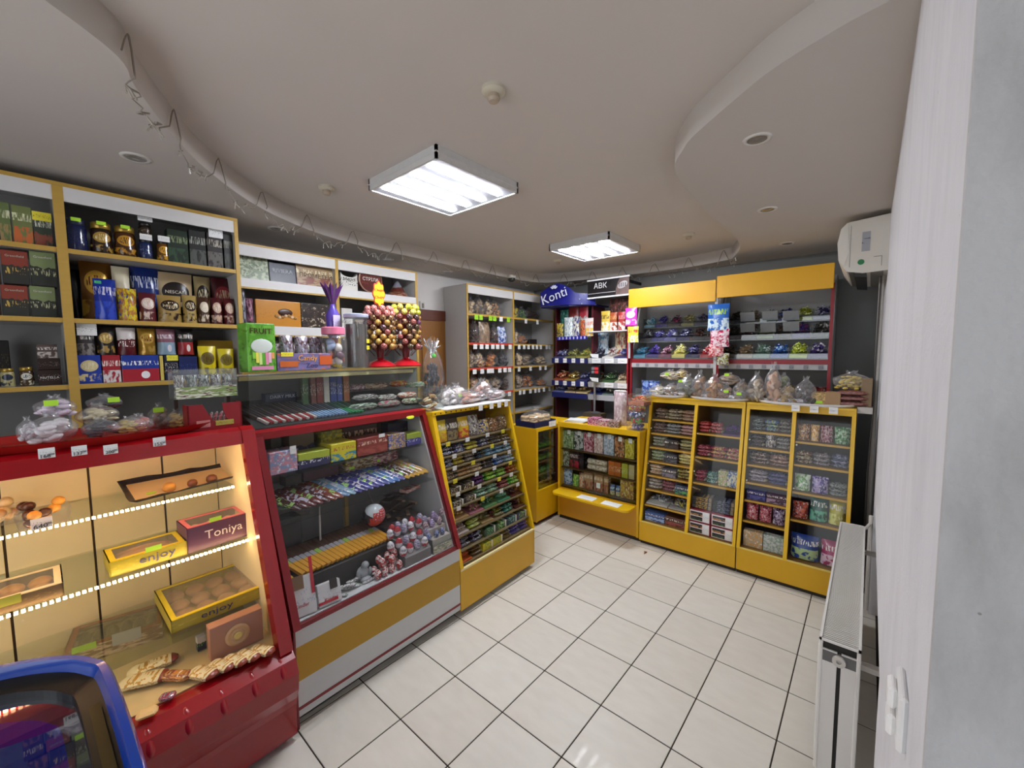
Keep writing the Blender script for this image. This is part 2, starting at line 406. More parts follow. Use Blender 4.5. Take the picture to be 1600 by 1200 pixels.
def candy_heap(label, box, n, cols, size=.028, parent=None, fn=None, name='candy_heap', rz=0, loc=(0, 0, 0), slope=0):
    """wrapped sweets too many to count: one heap; slope raises the back (local +y)"""
    x0, x1, y0, y1, z0, z1 = box; rnd = random.Random(label); b = MB(); mats = [M(c, .28, .15) for c in cols]
    for i in range(n):
        e = MB(); a = size*rnd.uniform(.75, 1.1)
        e.add([(a*.6,0,0),(-a*.6,0,0),(0,a*.38,0),(0,-a*.38,0),(0,0,a*.36),(0,0,-a*.36)], [(0,2,4),(2,1,4),(1,3,4),(3,0,4),(2,0,5),(1,2,5),(3,1,5),(0,3,5)])
        e.add([(a*.5,0,0),(a*.95,a*.25,a*.1),(a*.95,-a*.25,-a*.1),(-a*.5,0,0),(-a*.95,a*.25,-a*.1),(-a*.95,-a*.25,a*.1)], [(0,1,2),(3,4,5)])
        x = rnd.uniform(x0+size*.9, x1-size*.9); y = rnd.uniform(y0+size*1.0, y1-size*.5)
        fy = (y-y0)/(y1-y0); dome = 1-.35*abs((x-(x0+x1)/2)/((x1-x0)/2))**2
        z = z0+size*.75+(z1-z0)*rnd.uniform(.55, 1)*dome*(1 if not slope else (.35+.65*fy))
        mt = Matrix.Translation((x, y, z)) @ Matrix.Rotation(rnd.uniform(0, 6.3), 4, 'Z') @ Matrix.Rotation(rnd.uniform(-.7, .7), 4, 'Y') @ Matrix.Rotation(rnd.uniform(0, 3), 4, 'X')
        b.merge(e, mt, rnd.randrange(len(cols)))
    # the bulk below the top layer
    zt = z0+(z1-z0)*.5
    b.add([(x0,y0,z0),(x1,y0,z0),(x1,y1,z0),(x0,y1,z0),(x0,y0,z0+(zt-z0)*(.4 if slope else 1)),(x1,y0,z0+(zt-z0)*(.4 if slope else 1)),(x1,y1,zt),(x0,y1,zt)],
          [(3,2,1,0),(4,5,6,7),(0,1,5,4),(1,2,6,5),(2,3,7,6),(3,0,4,7)], 0)
    o = b.build(name, mats, parent, loc, rz); o['kind'] = 'stuff'
    if parent is None: tag(o, label, 'candy')
    return o
# ================================================================== SETTING
YWL, XWF, YWR, XPIL, XWB, YWS, ZC, ZS = 2.05, 2.66, -1.612, -1.454, -3.4, -2.8, 2.64, 2.53
WHITE = M('dedad6', .75, var=.04, scale=6, bump=.06, bscale=160)
GREYW = M('9b9a98', .8, var=.05, scale=5, bump=.06, bscale=160)
def plaster(name, c, dark, zlo, strength):
    """painted plaster with scuffs, stains and pinholes"""
    m, nt, b = nodes(name); L = nt.links.new; b.inputs['Roughness'].default_value = .8
    tc = N(nt, 'ShaderNodeTexCoord'); mp = N(nt, 'ShaderNodeMapping'); mp.inputs['Scale'].default_value = (3, 3, 1.1); L(tc.outputs['Object'], mp.inputs[0])
    n1 = N(nt, 'ShaderNodeTexNoise'); n1.inputs['Scale'].default_value = 3.2; n1.inputs['Detail'].default_value = 8; n1.inputs['Roughness'].default_value = .65; L(mp.outputs[0], n1.inputs['Vector'])
    r1 = N(nt, 'ShaderNodeValToRGB'); r1.color_ramp.elements[0].position = .42; r1.color_ramp.elements[1].position = .72; L(n1.outputs[0], r1.inputs[0])
    mu = N(nt, 'ShaderNodeMath', operation='MULTIPLY'); mu.inputs[1].default_value = strength; L(r1.outputs[0], mu.inputs[0])
    mx = N(nt, 'ShaderNodeMix', data_type='RGBA'); mx.inputs[6].default_value = lin(c); mx.inputs[7].default_value = lin(dark); L(mu.outputs[0], mx.inputs[0])
    v = N(nt, 'ShaderNodeTexVoronoi'); v.inputs['Scale'].default_value = 14; L(tc.outputs['Object'], v.inputs['Vector'])
    lt = N(nt, 'ShaderNodeMath', operation='LESS_THAN'); lt.inputs[1].default_value = .035; L(v.outputs[0], lt.inputs[0])
    m2 = N(nt, 'ShaderNodeMix', data_type='RGBA'); m2.inputs[7].default_value = lin(dark); L(lt.outputs[0], m2.inputs[0]); L(mx.outputs[2], m2.inputs[6])
    L(m2.outputs[2], b.inputs['Base Color'])
    n2 = N(nt, 'ShaderNodeTexNoise'); n2.inputs['Scale'].default_value = 130; L(tc.outputs['Object'], n2.inputs['Vector'])
    bp = N(nt, 'ShaderNodeBump'); bp.inputs['Strength'].default_value = .12; bp.inputs['Distance'].default_value = .01; L(n2.outputs[0], bp.inputs['Height']); L(bp.outputs[0], b.inputs['Normal'])
    return m
RWALL = plaster('white_plaster', 'e0dfe2', 'b6b4b8', 0, .3); PILM = plaster('shaded_plaster', 'c4c2c2', '918d8a', 0, .6)  # pillar base greyed as shade on the turned-away face; its stains are dirt
# floor: grout bed and single tiles
struct('floor', MB().box(XWB, XWF, YWS, YWL, -.06, -.0025), M('2e241c', .9, var=.2))
floor = bpy.data.objects['floor']
def tile_mat():
    m, nt, b = nodes('beige_tile'); L = nt.links.new; b.inputs['Roughness'].default_value = .42; b.inputs['Coat Weight'].default_value = .04
    tc = N(nt, 'ShaderNodeTexCoord'); oi = N(nt, 'ShaderNodeObjectInfo')
    ad = N(nt, 'ShaderNodeVectorMath', operation='ADD'); L(tc.outputs['Object'], ad.inputs[0]); L(oi.outputs['Location'], ad.inputs[1])
    mp = N(nt, 'ShaderNodeMapping'); mp.inputs['Scale'].default_value = (14, 5, 5); L(ad.outputs[0], mp.inputs[0])
    n1 = N(nt, 'ShaderNodeTexNoise'); n1.inputs['Scale'].default_value = 1.6; n1.inputs['Detail'].default_value = 7; L(mp.outputs[0], n1.inputs['Vector'])
    mx = N(nt, 'ShaderNodeMix', data_type='RGBA'); mx.inputs[6].default_value = lin('d2ccbf'); mx.inputs[7].default_value = lin('e2ddd2'); L(n1.outputs[0], mx.inputs[0])
    m2 = N(nt, 'ShaderNodeMix', data_type='RGBA', blend_type='MULTIPLY'); m2.inputs[7].default_value = (.93, .92, .9, 1); L(oi.outputs['Random'], m2.inputs[0]); L(mx.outputs[2], m2.inputs[6])
    L(m2.outputs[2], b.inputs['Base Color']); return m
TS = .33; h = TS/2-.0028
tme = MB().cbox(-h, h, -h, h, -.012, 0, .0012).mesh('tile', [tile_mat()])
for i in range(-10, 8):
    for j in range(-8, 4):
        x, y = (i+.5)*TS, (j+.5)*TS
        if x > 1.75 or x < XWB or y < -2.6 or y > 1.2 or (y < YWR-.1 and x > XPIL): continue
        link('tile', tme, floor, (x, y, 0))
# dropped leaf scrap on the tiles
b = MB(); b.add([(0,0,0),(.03,.008,.004),(.06,-.004,.001),(.035,-.012,.003),(.05,.02,.002)], [(0,1,3),(1,2,3),(1,4,2)]); 
tag(b.build('leaf_scrap', M('7a5230'), None, onZ(1006, 866, .001)), 'small dried brown scrap lying on the tiles by the yellow cabinets', 'litter')
# walls
struct('wall_left', MB().box(XWB, XWF, YWL, YWL+.12, 0, ZC), WHITE)
struct('wall_far', MB().box(XWF, XWF+.12, YWR-.3, YWL+.12, 0, ZC), M('7d7e7c', .8, var=.05, scale=5))  # grey base colour includes the shade at this end of the room
NX0, NX1, NZ, ND = -.47, 1.38, .74, .13      # radiator niche
b = MB(); y0 = YWR-.3
b.box(XPIL+.012, XWF, y0, YWR, NZ, ZC); b.box(XPIL+.012, NX0, y0, YWR, 0, NZ); b.box(NX1, XWF, y0, YWR, 0, NZ); b.box(NX0, NX1, y0, YWR-ND, 0, NZ)
struct('wall_right', b, RWALL)
struct('wall_pillar', MB().box(XPIL, XPIL+.012, YWS, YWR+.003, 0, ZC), PILM)
struct('wall_side', MB().box(XWB, XPIL, YWS-.1, YWS, 0, ZC), GREYW)
b = MB(); b.box(XWB-.12, XWB, YWS, -1.9, 0, ZC); b.box(XWB-.12, XWB, .75, YWL, 0, ZC); b.box(XWB-.12, XWB, -1.9, .75, 2.42, ZC)
struct('wall_back', b, GREYW)
win = struct('window_1', MB().box(XWB-.07, XWB-.05, -1.9, .75, .05, 2.42), PANE)
for yy in (-1.9, -1.03, -.15, .71): MB().box(XWB-.09, XWB-.03, yy, yy+.05, 0, 2.42).build('mullion', M('e0e0de', .4), win)
struct('ceiling', MB().box(XWB, XWF, YWS, YWL, ZC, ZC+.08), M('d0c9c2', .85, var=.02, scale=4))
# ---- lowered plasterboard ceiling with the curved opening
up = [(154,0),(208,80),(260,156),(320,226),(400,291),(480,333),(560,361),(640,381),(742,406),(795,419),(833,426),(865,427),(935,420),(1040,406),(1094,397),(1144,386)]
lo = [(1156,381),(1112,337),(1075,300),(1058,278),(1055,256),(1066,236),(1082,214),(1142,161),(1206,109),(1315,41),(1392,0)]
P = [onZ(x, y, ZC).xy for x, y in up]+[onZ(x, y, ZS).xy for x, y in lo]
P += [onZ(1436, -30, ZS).xy]+[Vector(q) for q in ((-1.2, -1.6), (-1.9, -1.6), (-2.5, -1.4), (-2.8, -.9), (-2.6, -.45), (-2.2, -.2))]
curve = []
n = len(P)
for i in range(n):
    p0, p1, p2, p3 = P[i-1], P[i], P[(i+1) % n], P[(i+2) % n]
    if i in (15, 14): p0, p3 = (p0, p2) if i == 14 else (p1, p3)
    for k in range(6):
        t = k/6
        curve.append(.5*((2*p1)+(p2-p0)*t+(2*p0-5*p1+4*p2-p3)*t*t+(3*p1-p0-3*p2+p3)*t**3))
for q in curve: q.y = max(q.y, -1.606)
outer = [Vector((XWB, YWS)), Vector((XWF, YWS)), Vector((XWF, YWL)), Vector((XWB, YWL))]
tri = geometry.tessellate_polygon([[v.to_3d() for v in outer], [v.to_3d() for v in curve]])
allp = outer+curve; b = MB()
b.add([(v.x, v.y, ZS) for v in allp], [tuple(t) for t in tri])
k = len(curve)
b.add([(v.x, v.y, ZS) for v in curve]+[(v.x, v.y, ZC) for v in curve], [(i, (i+1) % k, k+(i+1) % k, k+i) for i in range(k)])
o = struct('soffit', b, M('c6bfb8', .85, var=.02, scale=4)); o.name = 'trim_1'; o['label'] = 'lowered white plasterboard ceiling with a curved edge'
for p in o.data.polygons: p.use_smooth = abs(p.normal.z) < .5

# ---- ceiling panels
TUBE = M('f2f6ff', .4, var=0, emit=LAMP); DIFF = M('9a9ca4', .35, var=.05, scale=300, emit=.12)
def panel(x0, y0, label):
    t = thing('ceiling_lamp', label, 'lamp', (x0+.2975, y0+.2975, ZC)); a = .2975
    f = MB()
    for s in (-1, 1):
        f.box(-a, a, s*a-(.012 if s > 0 else 0), s*a+(.012 if s < 0 else 0), -.062, 0); f.box(s*a-(.012 if s > 0 else 0), s*a+(.012 if s < 0 else 0), -a, a, -.062, 0)
    for s in (-1, 1):
        f.box(-a-.003, a+.003, s*a-.002, s*a+.002, -.034, -.028)
        f.box(s*a-.002, s*a+.002, -a-.003, a+.003, -.034, -.028)
    f.build('frame', M('d8d8d6', .4), t)
    df = MB().box(-a+.012, a-.012, -a+.012, a-.012, -.056, -.05).build('diffuser', DIFF, t)
    for i in range(4):
        yy = -.2+i*.1333
        MB().cbox(-a+.035, a-.05, yy-.017, yy+.017, -.063, -.055, .003).build('light_tube', TUBE, df)
panel(-.70, .0165, 'square light panel with four bright tubes nearest the camera')
panel(1.114, .083, 'square light panel with four bright tubes further back near the signs')
# ---- recessed downlights (off), detectors, dome
names = ['above the coffee shelves', 'nearest in the right curved ceiling', 'middle of the right curved ceiling', 'above the yellow sign boards', 'above the chocolate box shelf', 'above the corner of the chocolate shelf', 'above the brown door']
for (x, y), nm in zip(((212,246),(1183,217),(1199,327),(1230,380),(432,357),(606,405),(700,424)), names):
    p = onZ(x, y, ZS); t = thing('downlight', 'round recessed downlight switched off, '+nm, 'downlight', p)
    MB().lathe([(.036, -.002), (.04, -.006), (.052, -.004), (.054, .001)], 24, caps=False).build('trim_ring', M('d9d6d0', .35), t, smooth=True)
    MB().lathe([(0, -.003), (.014, -.0045), (.022, -.0025), (.036, -.005)], 20, caps=False).build('reflector', M('b4afa6', .2, metal=.6, var=.3, scale=120), t, smooth=True)
dn = ['nearest on the upper ceiling', 'left of the near light panel', 'small, between far panel and right curve', 'beside the far light panel above the sign']
for (x, y), nm in zip(((771,143),(510,296),(1076,369),(872,410)), dn):
    t = thing('smoke_detector', 'off-white round ceiling detector '+nm, 'detector', onZ(x, y-4, ZC))
    MB().lathe([(.045, 0), (.045, -.012), (.036, -.02), (.03, -.022)], 20).build('base', M('cfc8b4', .5), t, smooth='auto')
    MB().lathe([(.022, -.02), (.024, -.036), (.018, -.046), (0, -.046)], 14).build('sensor_head', M('b9a894', .4), t, smooth='auto')
t = thing('camera_dome', 'small dark dome security camera hanging above the pastry shelf', 'camera', onZ(799, 431, ZS))
MB().lathe([(.05, 0), (.052, -.02), (.045, -.028)], 18).build('mount', M('b8b4ac', .4), t, smooth='auto')
MB().lathe([(.044, -.026), (.04, -.05), (.024, -.066), (0, -.07)], 18).build('dome', M('2a2826', .12), t, smooth=True)
# ---- string lights hooked along the curved edge
def garland(label, i0, i1, step, drop, spikes=True):
    t = thing('string_lights', label, 'string lights', (0, 0, 0)); rnd = random.Random(label)
    pts = []; cen = Vector((.3, .2)); seg = curve[i0:i1]; d = 0; last = seg[0]; acc = 0; hook = 0; bul = []
    dense = []
    for a, c in zip(seg, seg[1:]):
        for q in range(8): dense.append(a.lerp(c, q/8))
    for q in dense:
        acc += (q-last).length; last = q
        ph = (acc % step)/step
        inn = (cen-q).normalized()
        if ph < .12: z = ZS+.02+.075*math.sin(ph/.12*math.pi/2)
        elif ph < .24: z = ZS+.095-.09*((ph-.12)/.12)
        else:
            u = (ph-.24)/.76; z = ZS+.005-drop*4*u*(1-u)-.015*math.sin(u*23)
        r = q+inn*(.012 if z > ZS-.01 else -.02+.03*rnd.random())
        pts.append(Vector((r.x, r.y, z))); 
        if rnd.random() < .16 and z < ZS-.01: bul.append(pts[-1])
    b = MB()
    b.tube(pts[::2], .0028, 4); b.build('cable', M('8b8276', .5), t)
    for q in bul[:40]:
        b = MB(); e = q+Vector((rnd.uniform(-.02, .02), rnd.uniform(-.02, .02), -.028)); b.tube([q, q.lerp(e, .5), e], [.002, .002, .004], 5); b.build('bulb', M('b3aca0', .3), t)
garland('pale string lights drooping along the left curved ceiling edge', 1, 60, .42, .055)
garland('pale string lights over the blue and black shelf signs', 60, 94, .36, .05)
# ---- brown door and switch on the left wall
d = MB(); dx0, dx1 = .60, 1.42
d.box(dx0, dx1, YWL-.03, YWL, 0, 2.02); door = struct('door_1', d, M('8a5a22', .4, var=.15, scale=8, stretch=(6, 6, 1)))
for a in (dx0+.09, dx0+.46):
    for z0, z1 in ((.25, .9), (1.02, 1.86)):
        q = MB(); q.prism([(a, z0), (a+.28, z0), (a+.28, z1-.1), (a+.14, z1), (a, z1-.1)], YWL-.042, YWL-.03, 1); q.build('door_panel', M('96642a', .4, var=.12, scale=8, stretch=(6, 6, 1)), door)
q = MB(); q.box(dx0-.08, dx0, YWL-.04, YWL, 0, 2.13); q.box(dx1, dx1+.08, YWL-.04, YWL, 0, 2.13); q.box(dx0, dx1, YWL-.04, YWL, 2.02, 2.13)
struct('trim_2', q, M('5e2a14', .45, var=.15)); 
p = onY(660, 475, YWL); t = thing('wall_box', 'small square grey switch box on the wall above the brown door', 'switch', (p.x-.01, YWL, p.z-.02))
MB().cbox(-.03, .03, -.02, 0, -.045, .045, .004).build('case', M('d6d2ca', .4), t); MB().cbox(-.014, .014, -.026, -.02, -.025, .025, .002).build('rocker', M('7f756a', .4), t)

# ================================================================== RIGHT WALL: radiator, air conditioner, pipes, socket
t = thing('radiator', 'white panel radiator with slotted top grille under the right wall niche', 'radiator', (0, 0, 0))
rx0, rx1, ry0, ry1, rz0, rz1 = -.145, 1.23, -1.575, -1.455, .09, .60
RW = M('e6e3dd', .35, var=.02); b = MB()
b.cbox(rx0, rx1, ry1-.012, ry1, rz0, rz1, .003); 
for i in range(34): b.box(rx0+.03+i*.0395, rx0+.045+i*.0395, ry1, ry1+.004, rz0+.04, rz1-.04)
b.build('front_panel', RW, t)
MB().cbox(rx0, rx1, ry0, ry0+.012, rz0, rz1, .003).build('back_panel', RW, t)
for q_ in ((rx0+.004, rx0+.01, ry0+.012, (ry0+ry1)/2-.006, rz0, rz1-.03), (rx0+.004, rx0+.01, (ry0+ry1)/2+.006, ry1-.012, rz0, rz1-.03), (rx1-.01, rx1-.004, ry0, ry1, rz0, rz1)): MB().box(*q_).build('side_cover', RW, t)
MB().box(rx0+.011, rx0+.02, ry0+.014, ry1-.014, rz0+.02, rz1-.005).build('inner_fins', M('2c2a28', .8), t)
b = MB(); b.box(rx0, rx1, ry0, ry0+.008, rz1, rz1+.007); b.box(rx0, rx1, ry1-.008, ry1, rz1, rz1+.007); b.box(rx0, rx0+.008, ry0, ry1, rz1, rz1+.007); b.box(rx1-.008, rx1, ry0, ry1, rz1, rz1+.007)
b.build('top_rim', RW, t)
sl = MB().box(-.0028, .0028, ry0+.008, ry1-.008, rz1-.004, rz1+.003).mesh('grille_slat', [M('dcd9d2', .4)])
MB().box(rx0+.01, rx1-.01, ry0+.012, ry1-.012, rz1-.03, rz1-.024).build('gap_shade', M('26241f',.8), t)  # dark sheet standing in for the shade between the slats
nsl = 112
for i in range(nsl): link('grille_slat', sl, t, (rx0+.012+(rx1-rx0-.024)*i/(nsl-1), 0, 0))
b = MB(); b.lathe([(.016, 0), (.016, .012), (.02, .012), (.02, .022), (.008, .022), (.008, .012), (0, .012)], 14); b.xf(Matrix.Translation((rx0+.01, (ry0+ry1)/2, rz1-.055)) @ Matrix.Rotation(-math.pi/2, 4, 'Y')); b.build('air_valve', M('cfcac2', .3), t, smooth='auto')
b = MB(); b.box(rx0+.003, rx0+.009, ry0+.012, ry1-.012, rz1-.075, rz1-.035); b.build('valve_plate', M('6b6a68', .5), t)
for q_ in (rx0+.1, rx1-.13): MB().box(q_, q_+.03, YWR-ND, ry0, rz1-.12, rz1-.1).build('wall_bracket', M('bdb6ac', .5), t)
# pipes
b = MB(); b.tube([(1.42, -1.60, 0), (1.42, -1.60, .62)], .011, 8); b.tube([(1.42, -1.6, .57), (1.32, -1.58, .57), (1.245, -1.53, .55)], .009, 8)
tag(b.build('heating_pipe', M('d8d4cc', .4), None, smooth='auto'), 'white vertical heating pipe at the far end of the radiator', 'pipe')
b = MB(); b.tube([(1.75, -1.59, 0), (1.75, -1.59, 2.2)], .014, 8)
tag(b.build('drain_pipe', M('cbc7bf', .4), None, smooth='auto'), 'white pipe running down the wall below the air conditioner', 'pipe')
b = MB(); b.tube([(1.70, -1.585, 2.2), (1.69, -1.58, 1.2), (1.67, -1.57, .8), (1.69, -1.575, .3), (1.7, -1.58, 0)], .006, 6)
tag(b.build('cable', M('4a4642', .5), None, smooth='auto'), 'dark cable hanging beside the white drain pipe', 'cable')
# double socket on the near wall
p = onY(1415, 1110, YWR); t = thing('wall_socket', 'white double socket low on the right wall near the camera', 'socket', (p.x, YWR, p.z))
MB().cbox(-.04, .04, 0, .01, -.04, .04, .004).build('plate', M('e9e7e4', .3), t)
for zz in (-.02, .02): MB().cbox(-.018, .018, .01, .02, zz-.016, zz+.016, .004).build('socket_insert', M('efedea', .3), t)
# air conditioner
t = thing('air_conditioner', 'white wall-mounted air conditioner below the right ceiling', 'air conditioner', (1.5, YWR, 0))
pr = [(0, 2.5), (.2, 2.485), (.235, 2.45), (.25, 2.36), (.24, 2.24), (.2, 2.175), (.12, 2.155), (.0, 2.16)]
ACM = M('d8d3c8', .35, var=.02)
b = MB(); b.prism(pr, 0, .8, 0); b.build('body', ACM, t)
b = MB(); b.prism([(.205, 2.484), (.238, 2.45), (.253, 2.36), (.244, 2.25), (.214, 2.215), (.19, 2.3)], -.004, .8, 0); b.build('front_cover', M('e2ddd2', .3, var=.02), t)
b = MB(); b.prism([(.02, 2.15), (.19, 2.168), (.19, 2.175), (.02, 2.16)], .01, .79, 0); b.build('outlet', M('6e6c64', .5), t)
b = MB(); b.prism([(.1, 2.13), (.16, 2.14), (.16, 2.16), (.1, 2.155)], .02, .78, 0); b.build('louvre', M('1c1c1c', .5), t)
MB().box(-.003, 0, .09, .13, 2.29, 2.41).build('rating_label', pkg('a8aab0', '6e7076', '35363a', 3), t)
b = MB(); b.lathe([(0.017, 0), (.017, .003), (0, .003)], 18); b.xf(Matrix.Translation((0, .13, 2.225)) @ Matrix.Rotation(-math.pi/2, 4, 'Y')); b.build('green_sticker', M('1f7a48', .4), t)
b = MB(); b.box(-.003, 0, .03, .033, 2.19, 2.25); b.box(-.003, 0, .03, .07, 2.248, 2.251); b.box(-.002, 0, .185, .187, 2.2, 2.46); b.build('panel_seam', M('8f8a80', .5), t)
# ================================================================== LEFT WALL SHELVES
WOOD = M('c09a46', .45, var=.1, scale=10, stretch=(1, 8, 8)); BOARD = M('b4b2ae', .5, var=.03); FASC = M('dcdad8', .45, var=.02); BACKP = M('8e8c8a', .6, var=.04); SIDE = M('b9b6b2', .5, var=.03)
def shelf_part(t, x0, x1, Yf, dep, z, th=.022, fas=0):
    b = MB(); b.box(x0, x1, Yf+.004, Yf+dep, z-th, z, 0); b.box(x0, x1, Yf, Yf+.004, z-th, z, 1)
    o = b.build('shelf', [BOARD, WOOD], t); shelf_part.last = o
    if fas: 
        b = MB(); b.box(x0, x1, Yf-.012, Yf, z-fas, z, 0); b.box(x0, x1, Yf-.013, Yf, z-fas-.012, z-fas, 1); b.build('fascia', [FASC, WOOD], o)
def post(t, x0, x1, Yf, dep, z0, z1):
    b = MB(); b.box(x0, x1, Yf+.006, Yf+dep, z0, z1, 0); b.box(x0, x1, Yf-.004, Yf+.006, z0, z1, 1); b.build('side_panel', [SIDE, WOOD], t)
# ---- coffee and tea unit
YC, DC = 1.36, .34
t = thing('coffee_shelf', 'tall wood-edged shelf unit holding coffee jars and tea boxes', 'shelf', (0, 0, 0))
for a, c in ((-2.62, -2.60), (-1.884, -1.848), (-1.155, -1.135)): post(t, a, c, YC, DC, 0, 2.4645)
MB().box(-2.6, -1.155, YC+DC, YC+DC+.008, 0, 2.48).build('back_panel', BACKP, t)
b = MB(); b.box(-2.62, -1.135, YC-.004, YC+.008, 2.465, 2.483, 1); b.box(-2.62, -1.135, YC+.008, YC+DC, 2.465, 2.48, 0); b.build('top_board', [BOARD, WOOD], t)
for a, c in ((-2.6, -1.884), (-1.848, -1.155)):
    MB().box(a, c, YC-.002, YC+.01, 2.398, 2.465).build('fascia', FASC, t)
    for z in (2.18, 1.85, 1.53, 1.2, .85, .5, .1): shelf_part(t, a, c, YC, DC, z)
# ---- chocolate box unit
YB, DB = 1.59, .36
t = thing('chocolate_shelf', 'white wood-edged shelf unit with boxed chocolates beside the door', 'shelf', (0, 0, 0))
for a, c in ((-1.13, -1.11), (-.43, -.405), (.31, .335)): post(t, a, c, YB, DB, 0, 2.3895)
MB().box(-1.11, .31, YB+DB, YB+DB+.008, 0, 2.4).build('back_panel', BACKP, t)
b = MB(); b.box(-1.13, .335, YB-.004, YB+.008, 2.39, 2.404, 1); b.box(-1.13, .335, YB+.008, YB+DB, 2.39, 2.4, 0); b.build('top_board', [BOARD, WOOD], t)
for a, c in ((-1.11, -.43), (-.405, .31)):
    MB().box(a, c, YB-.008, YB+.01, 2.32, 2.39).build('fascia', FASC, t)
    shelf_part(t, a, c, YB, DB, 2.172, fas=.055); shelf_part(t, a, c, YB, DB, 1.865, fas=.06)
    for z in (1.56, 1.2, .8, .4): shelf_part(t, a, c, YB, DB, z)

def rowY(Yf, z, specs, where, dep=.07, refy=None):
    """specs: (shape, px0, px1, pytop, look, category, material, options)"""
    for q in specs:
        kind, a, c, top, look, cat, mat = q[:7]; op = dict(q[7]) if len(q) > 7 else {}
        dz = op.pop('dz', 0); dy = op.pop('dy', 0); d_ = op.pop('d', dep); nm = op.pop('name', {'carton': cat.replace(' ', '_')}.get(kind, cat.replace(' ', '_')))
        yy = Yf+dy; ym = (top+pix_y(((onY(a, top, yy).x+onY(c, top, yy).x)/2, yy, z+dz)))/2
        x0, x1 = onY(a, ym, yy).x, onY(c, ym, yy).x; hh = onY((a+c)/2, top, yy).z-(z+dz)
        if kind == 'jar' or kind == 'can': d_ = x1-x0
        pack(kind, nm, look+(' '+where if where else ''), cat, ((x0+x1)/2, yy+d_/2, z+dz+.0005), (x1-x0-.002, d_, hh), op.pop('rz', 0), mat, **op)
def pix_y(p):
    d = Vector(p)-CAM; return 600-FPX*d.dot(CU)/d.dot(CF)
LIDG = M('a88a3a', .3, .6); LIDK = M('1c1a18', .35); LIDN = M('1b2444', .3)
GS = lambda v=.9, u=0: (u, v, .035, .017, STK)
WS = lambda v=.9, u=0, w=.05, h=.03: (u, v, w, h, TAGM)
YF = YC+.03
rowY(YF, 2.18, [
 ('jar',102,138,341,'large navy coffee jar','jar',pkg('1c2550','30407c','d0c080',3,.15),dict(lid=LIDN,stickers=[GS(.9)])),
 ('jar',141,178,347,'large dark coffee jar with gold label','jar',pkg('2a1a10','b08a3c','e8d8a0',0,.15),dict(lid=LIDG,stickers=[GS(.9)])),
 ('jar',179,215,353,'large amber coffee jar with orange label','jar',pkg('4a2a12','c08a2a','3a2010',0,.15),dict(lid=LIDG,stickers=[GS(.9)])),
 ('jar',218,240,372,'small blue-label coffee jar below another jar','jar',pkg('1c2c58','6a7aa0','d8d8d8',3,.15),dict(lid=LIDK,stickers=[WS(.9)])),
 ('jar',246,268,374,'small gold-label coffee jar','jar',pkg('6a4416','d09a30','302010',0,.15),dict(lid=LIDK,stickers=[WS(.88)])),
 ('carton',262,294,359,'dark green tea carton','box',pkg('16281a','2c4a30','8a9a70',1,.4)),
 ('carton',296,322,360,'black tea carton with grey hill print','box',pkg('141614','4a4e48','a0a498',1,.4)),
 ('carton',324,348,364,'black tea carton carrying a white price card','box',pkg('1a1210','5a5650','b0a898',1,.4),dict(stickers=[WS(.86,.1,.07,.06)])),
 ('carton',350,363,366,'narrow black tea carton at shelf end','box',pkg('121412','3a3c38','88887c',1,.4))], 'on the top coffee shelf')
j = onY(229, 368, YF)
pack('jar','jar','small dark coffee jar stacked on the blue-label jar','jar',(j.x,YF+.04,2.18+onY(229,372,YF).z-2.18+.001),(.055,.055,onY(229,347,YF).z-onY(229,372,YF).z),0,pkg('2a1c14','b0a080','e0d8c0',3,.15),lid=LIDK,stickers=[(0,1.05,.06,.035,TAGM)])
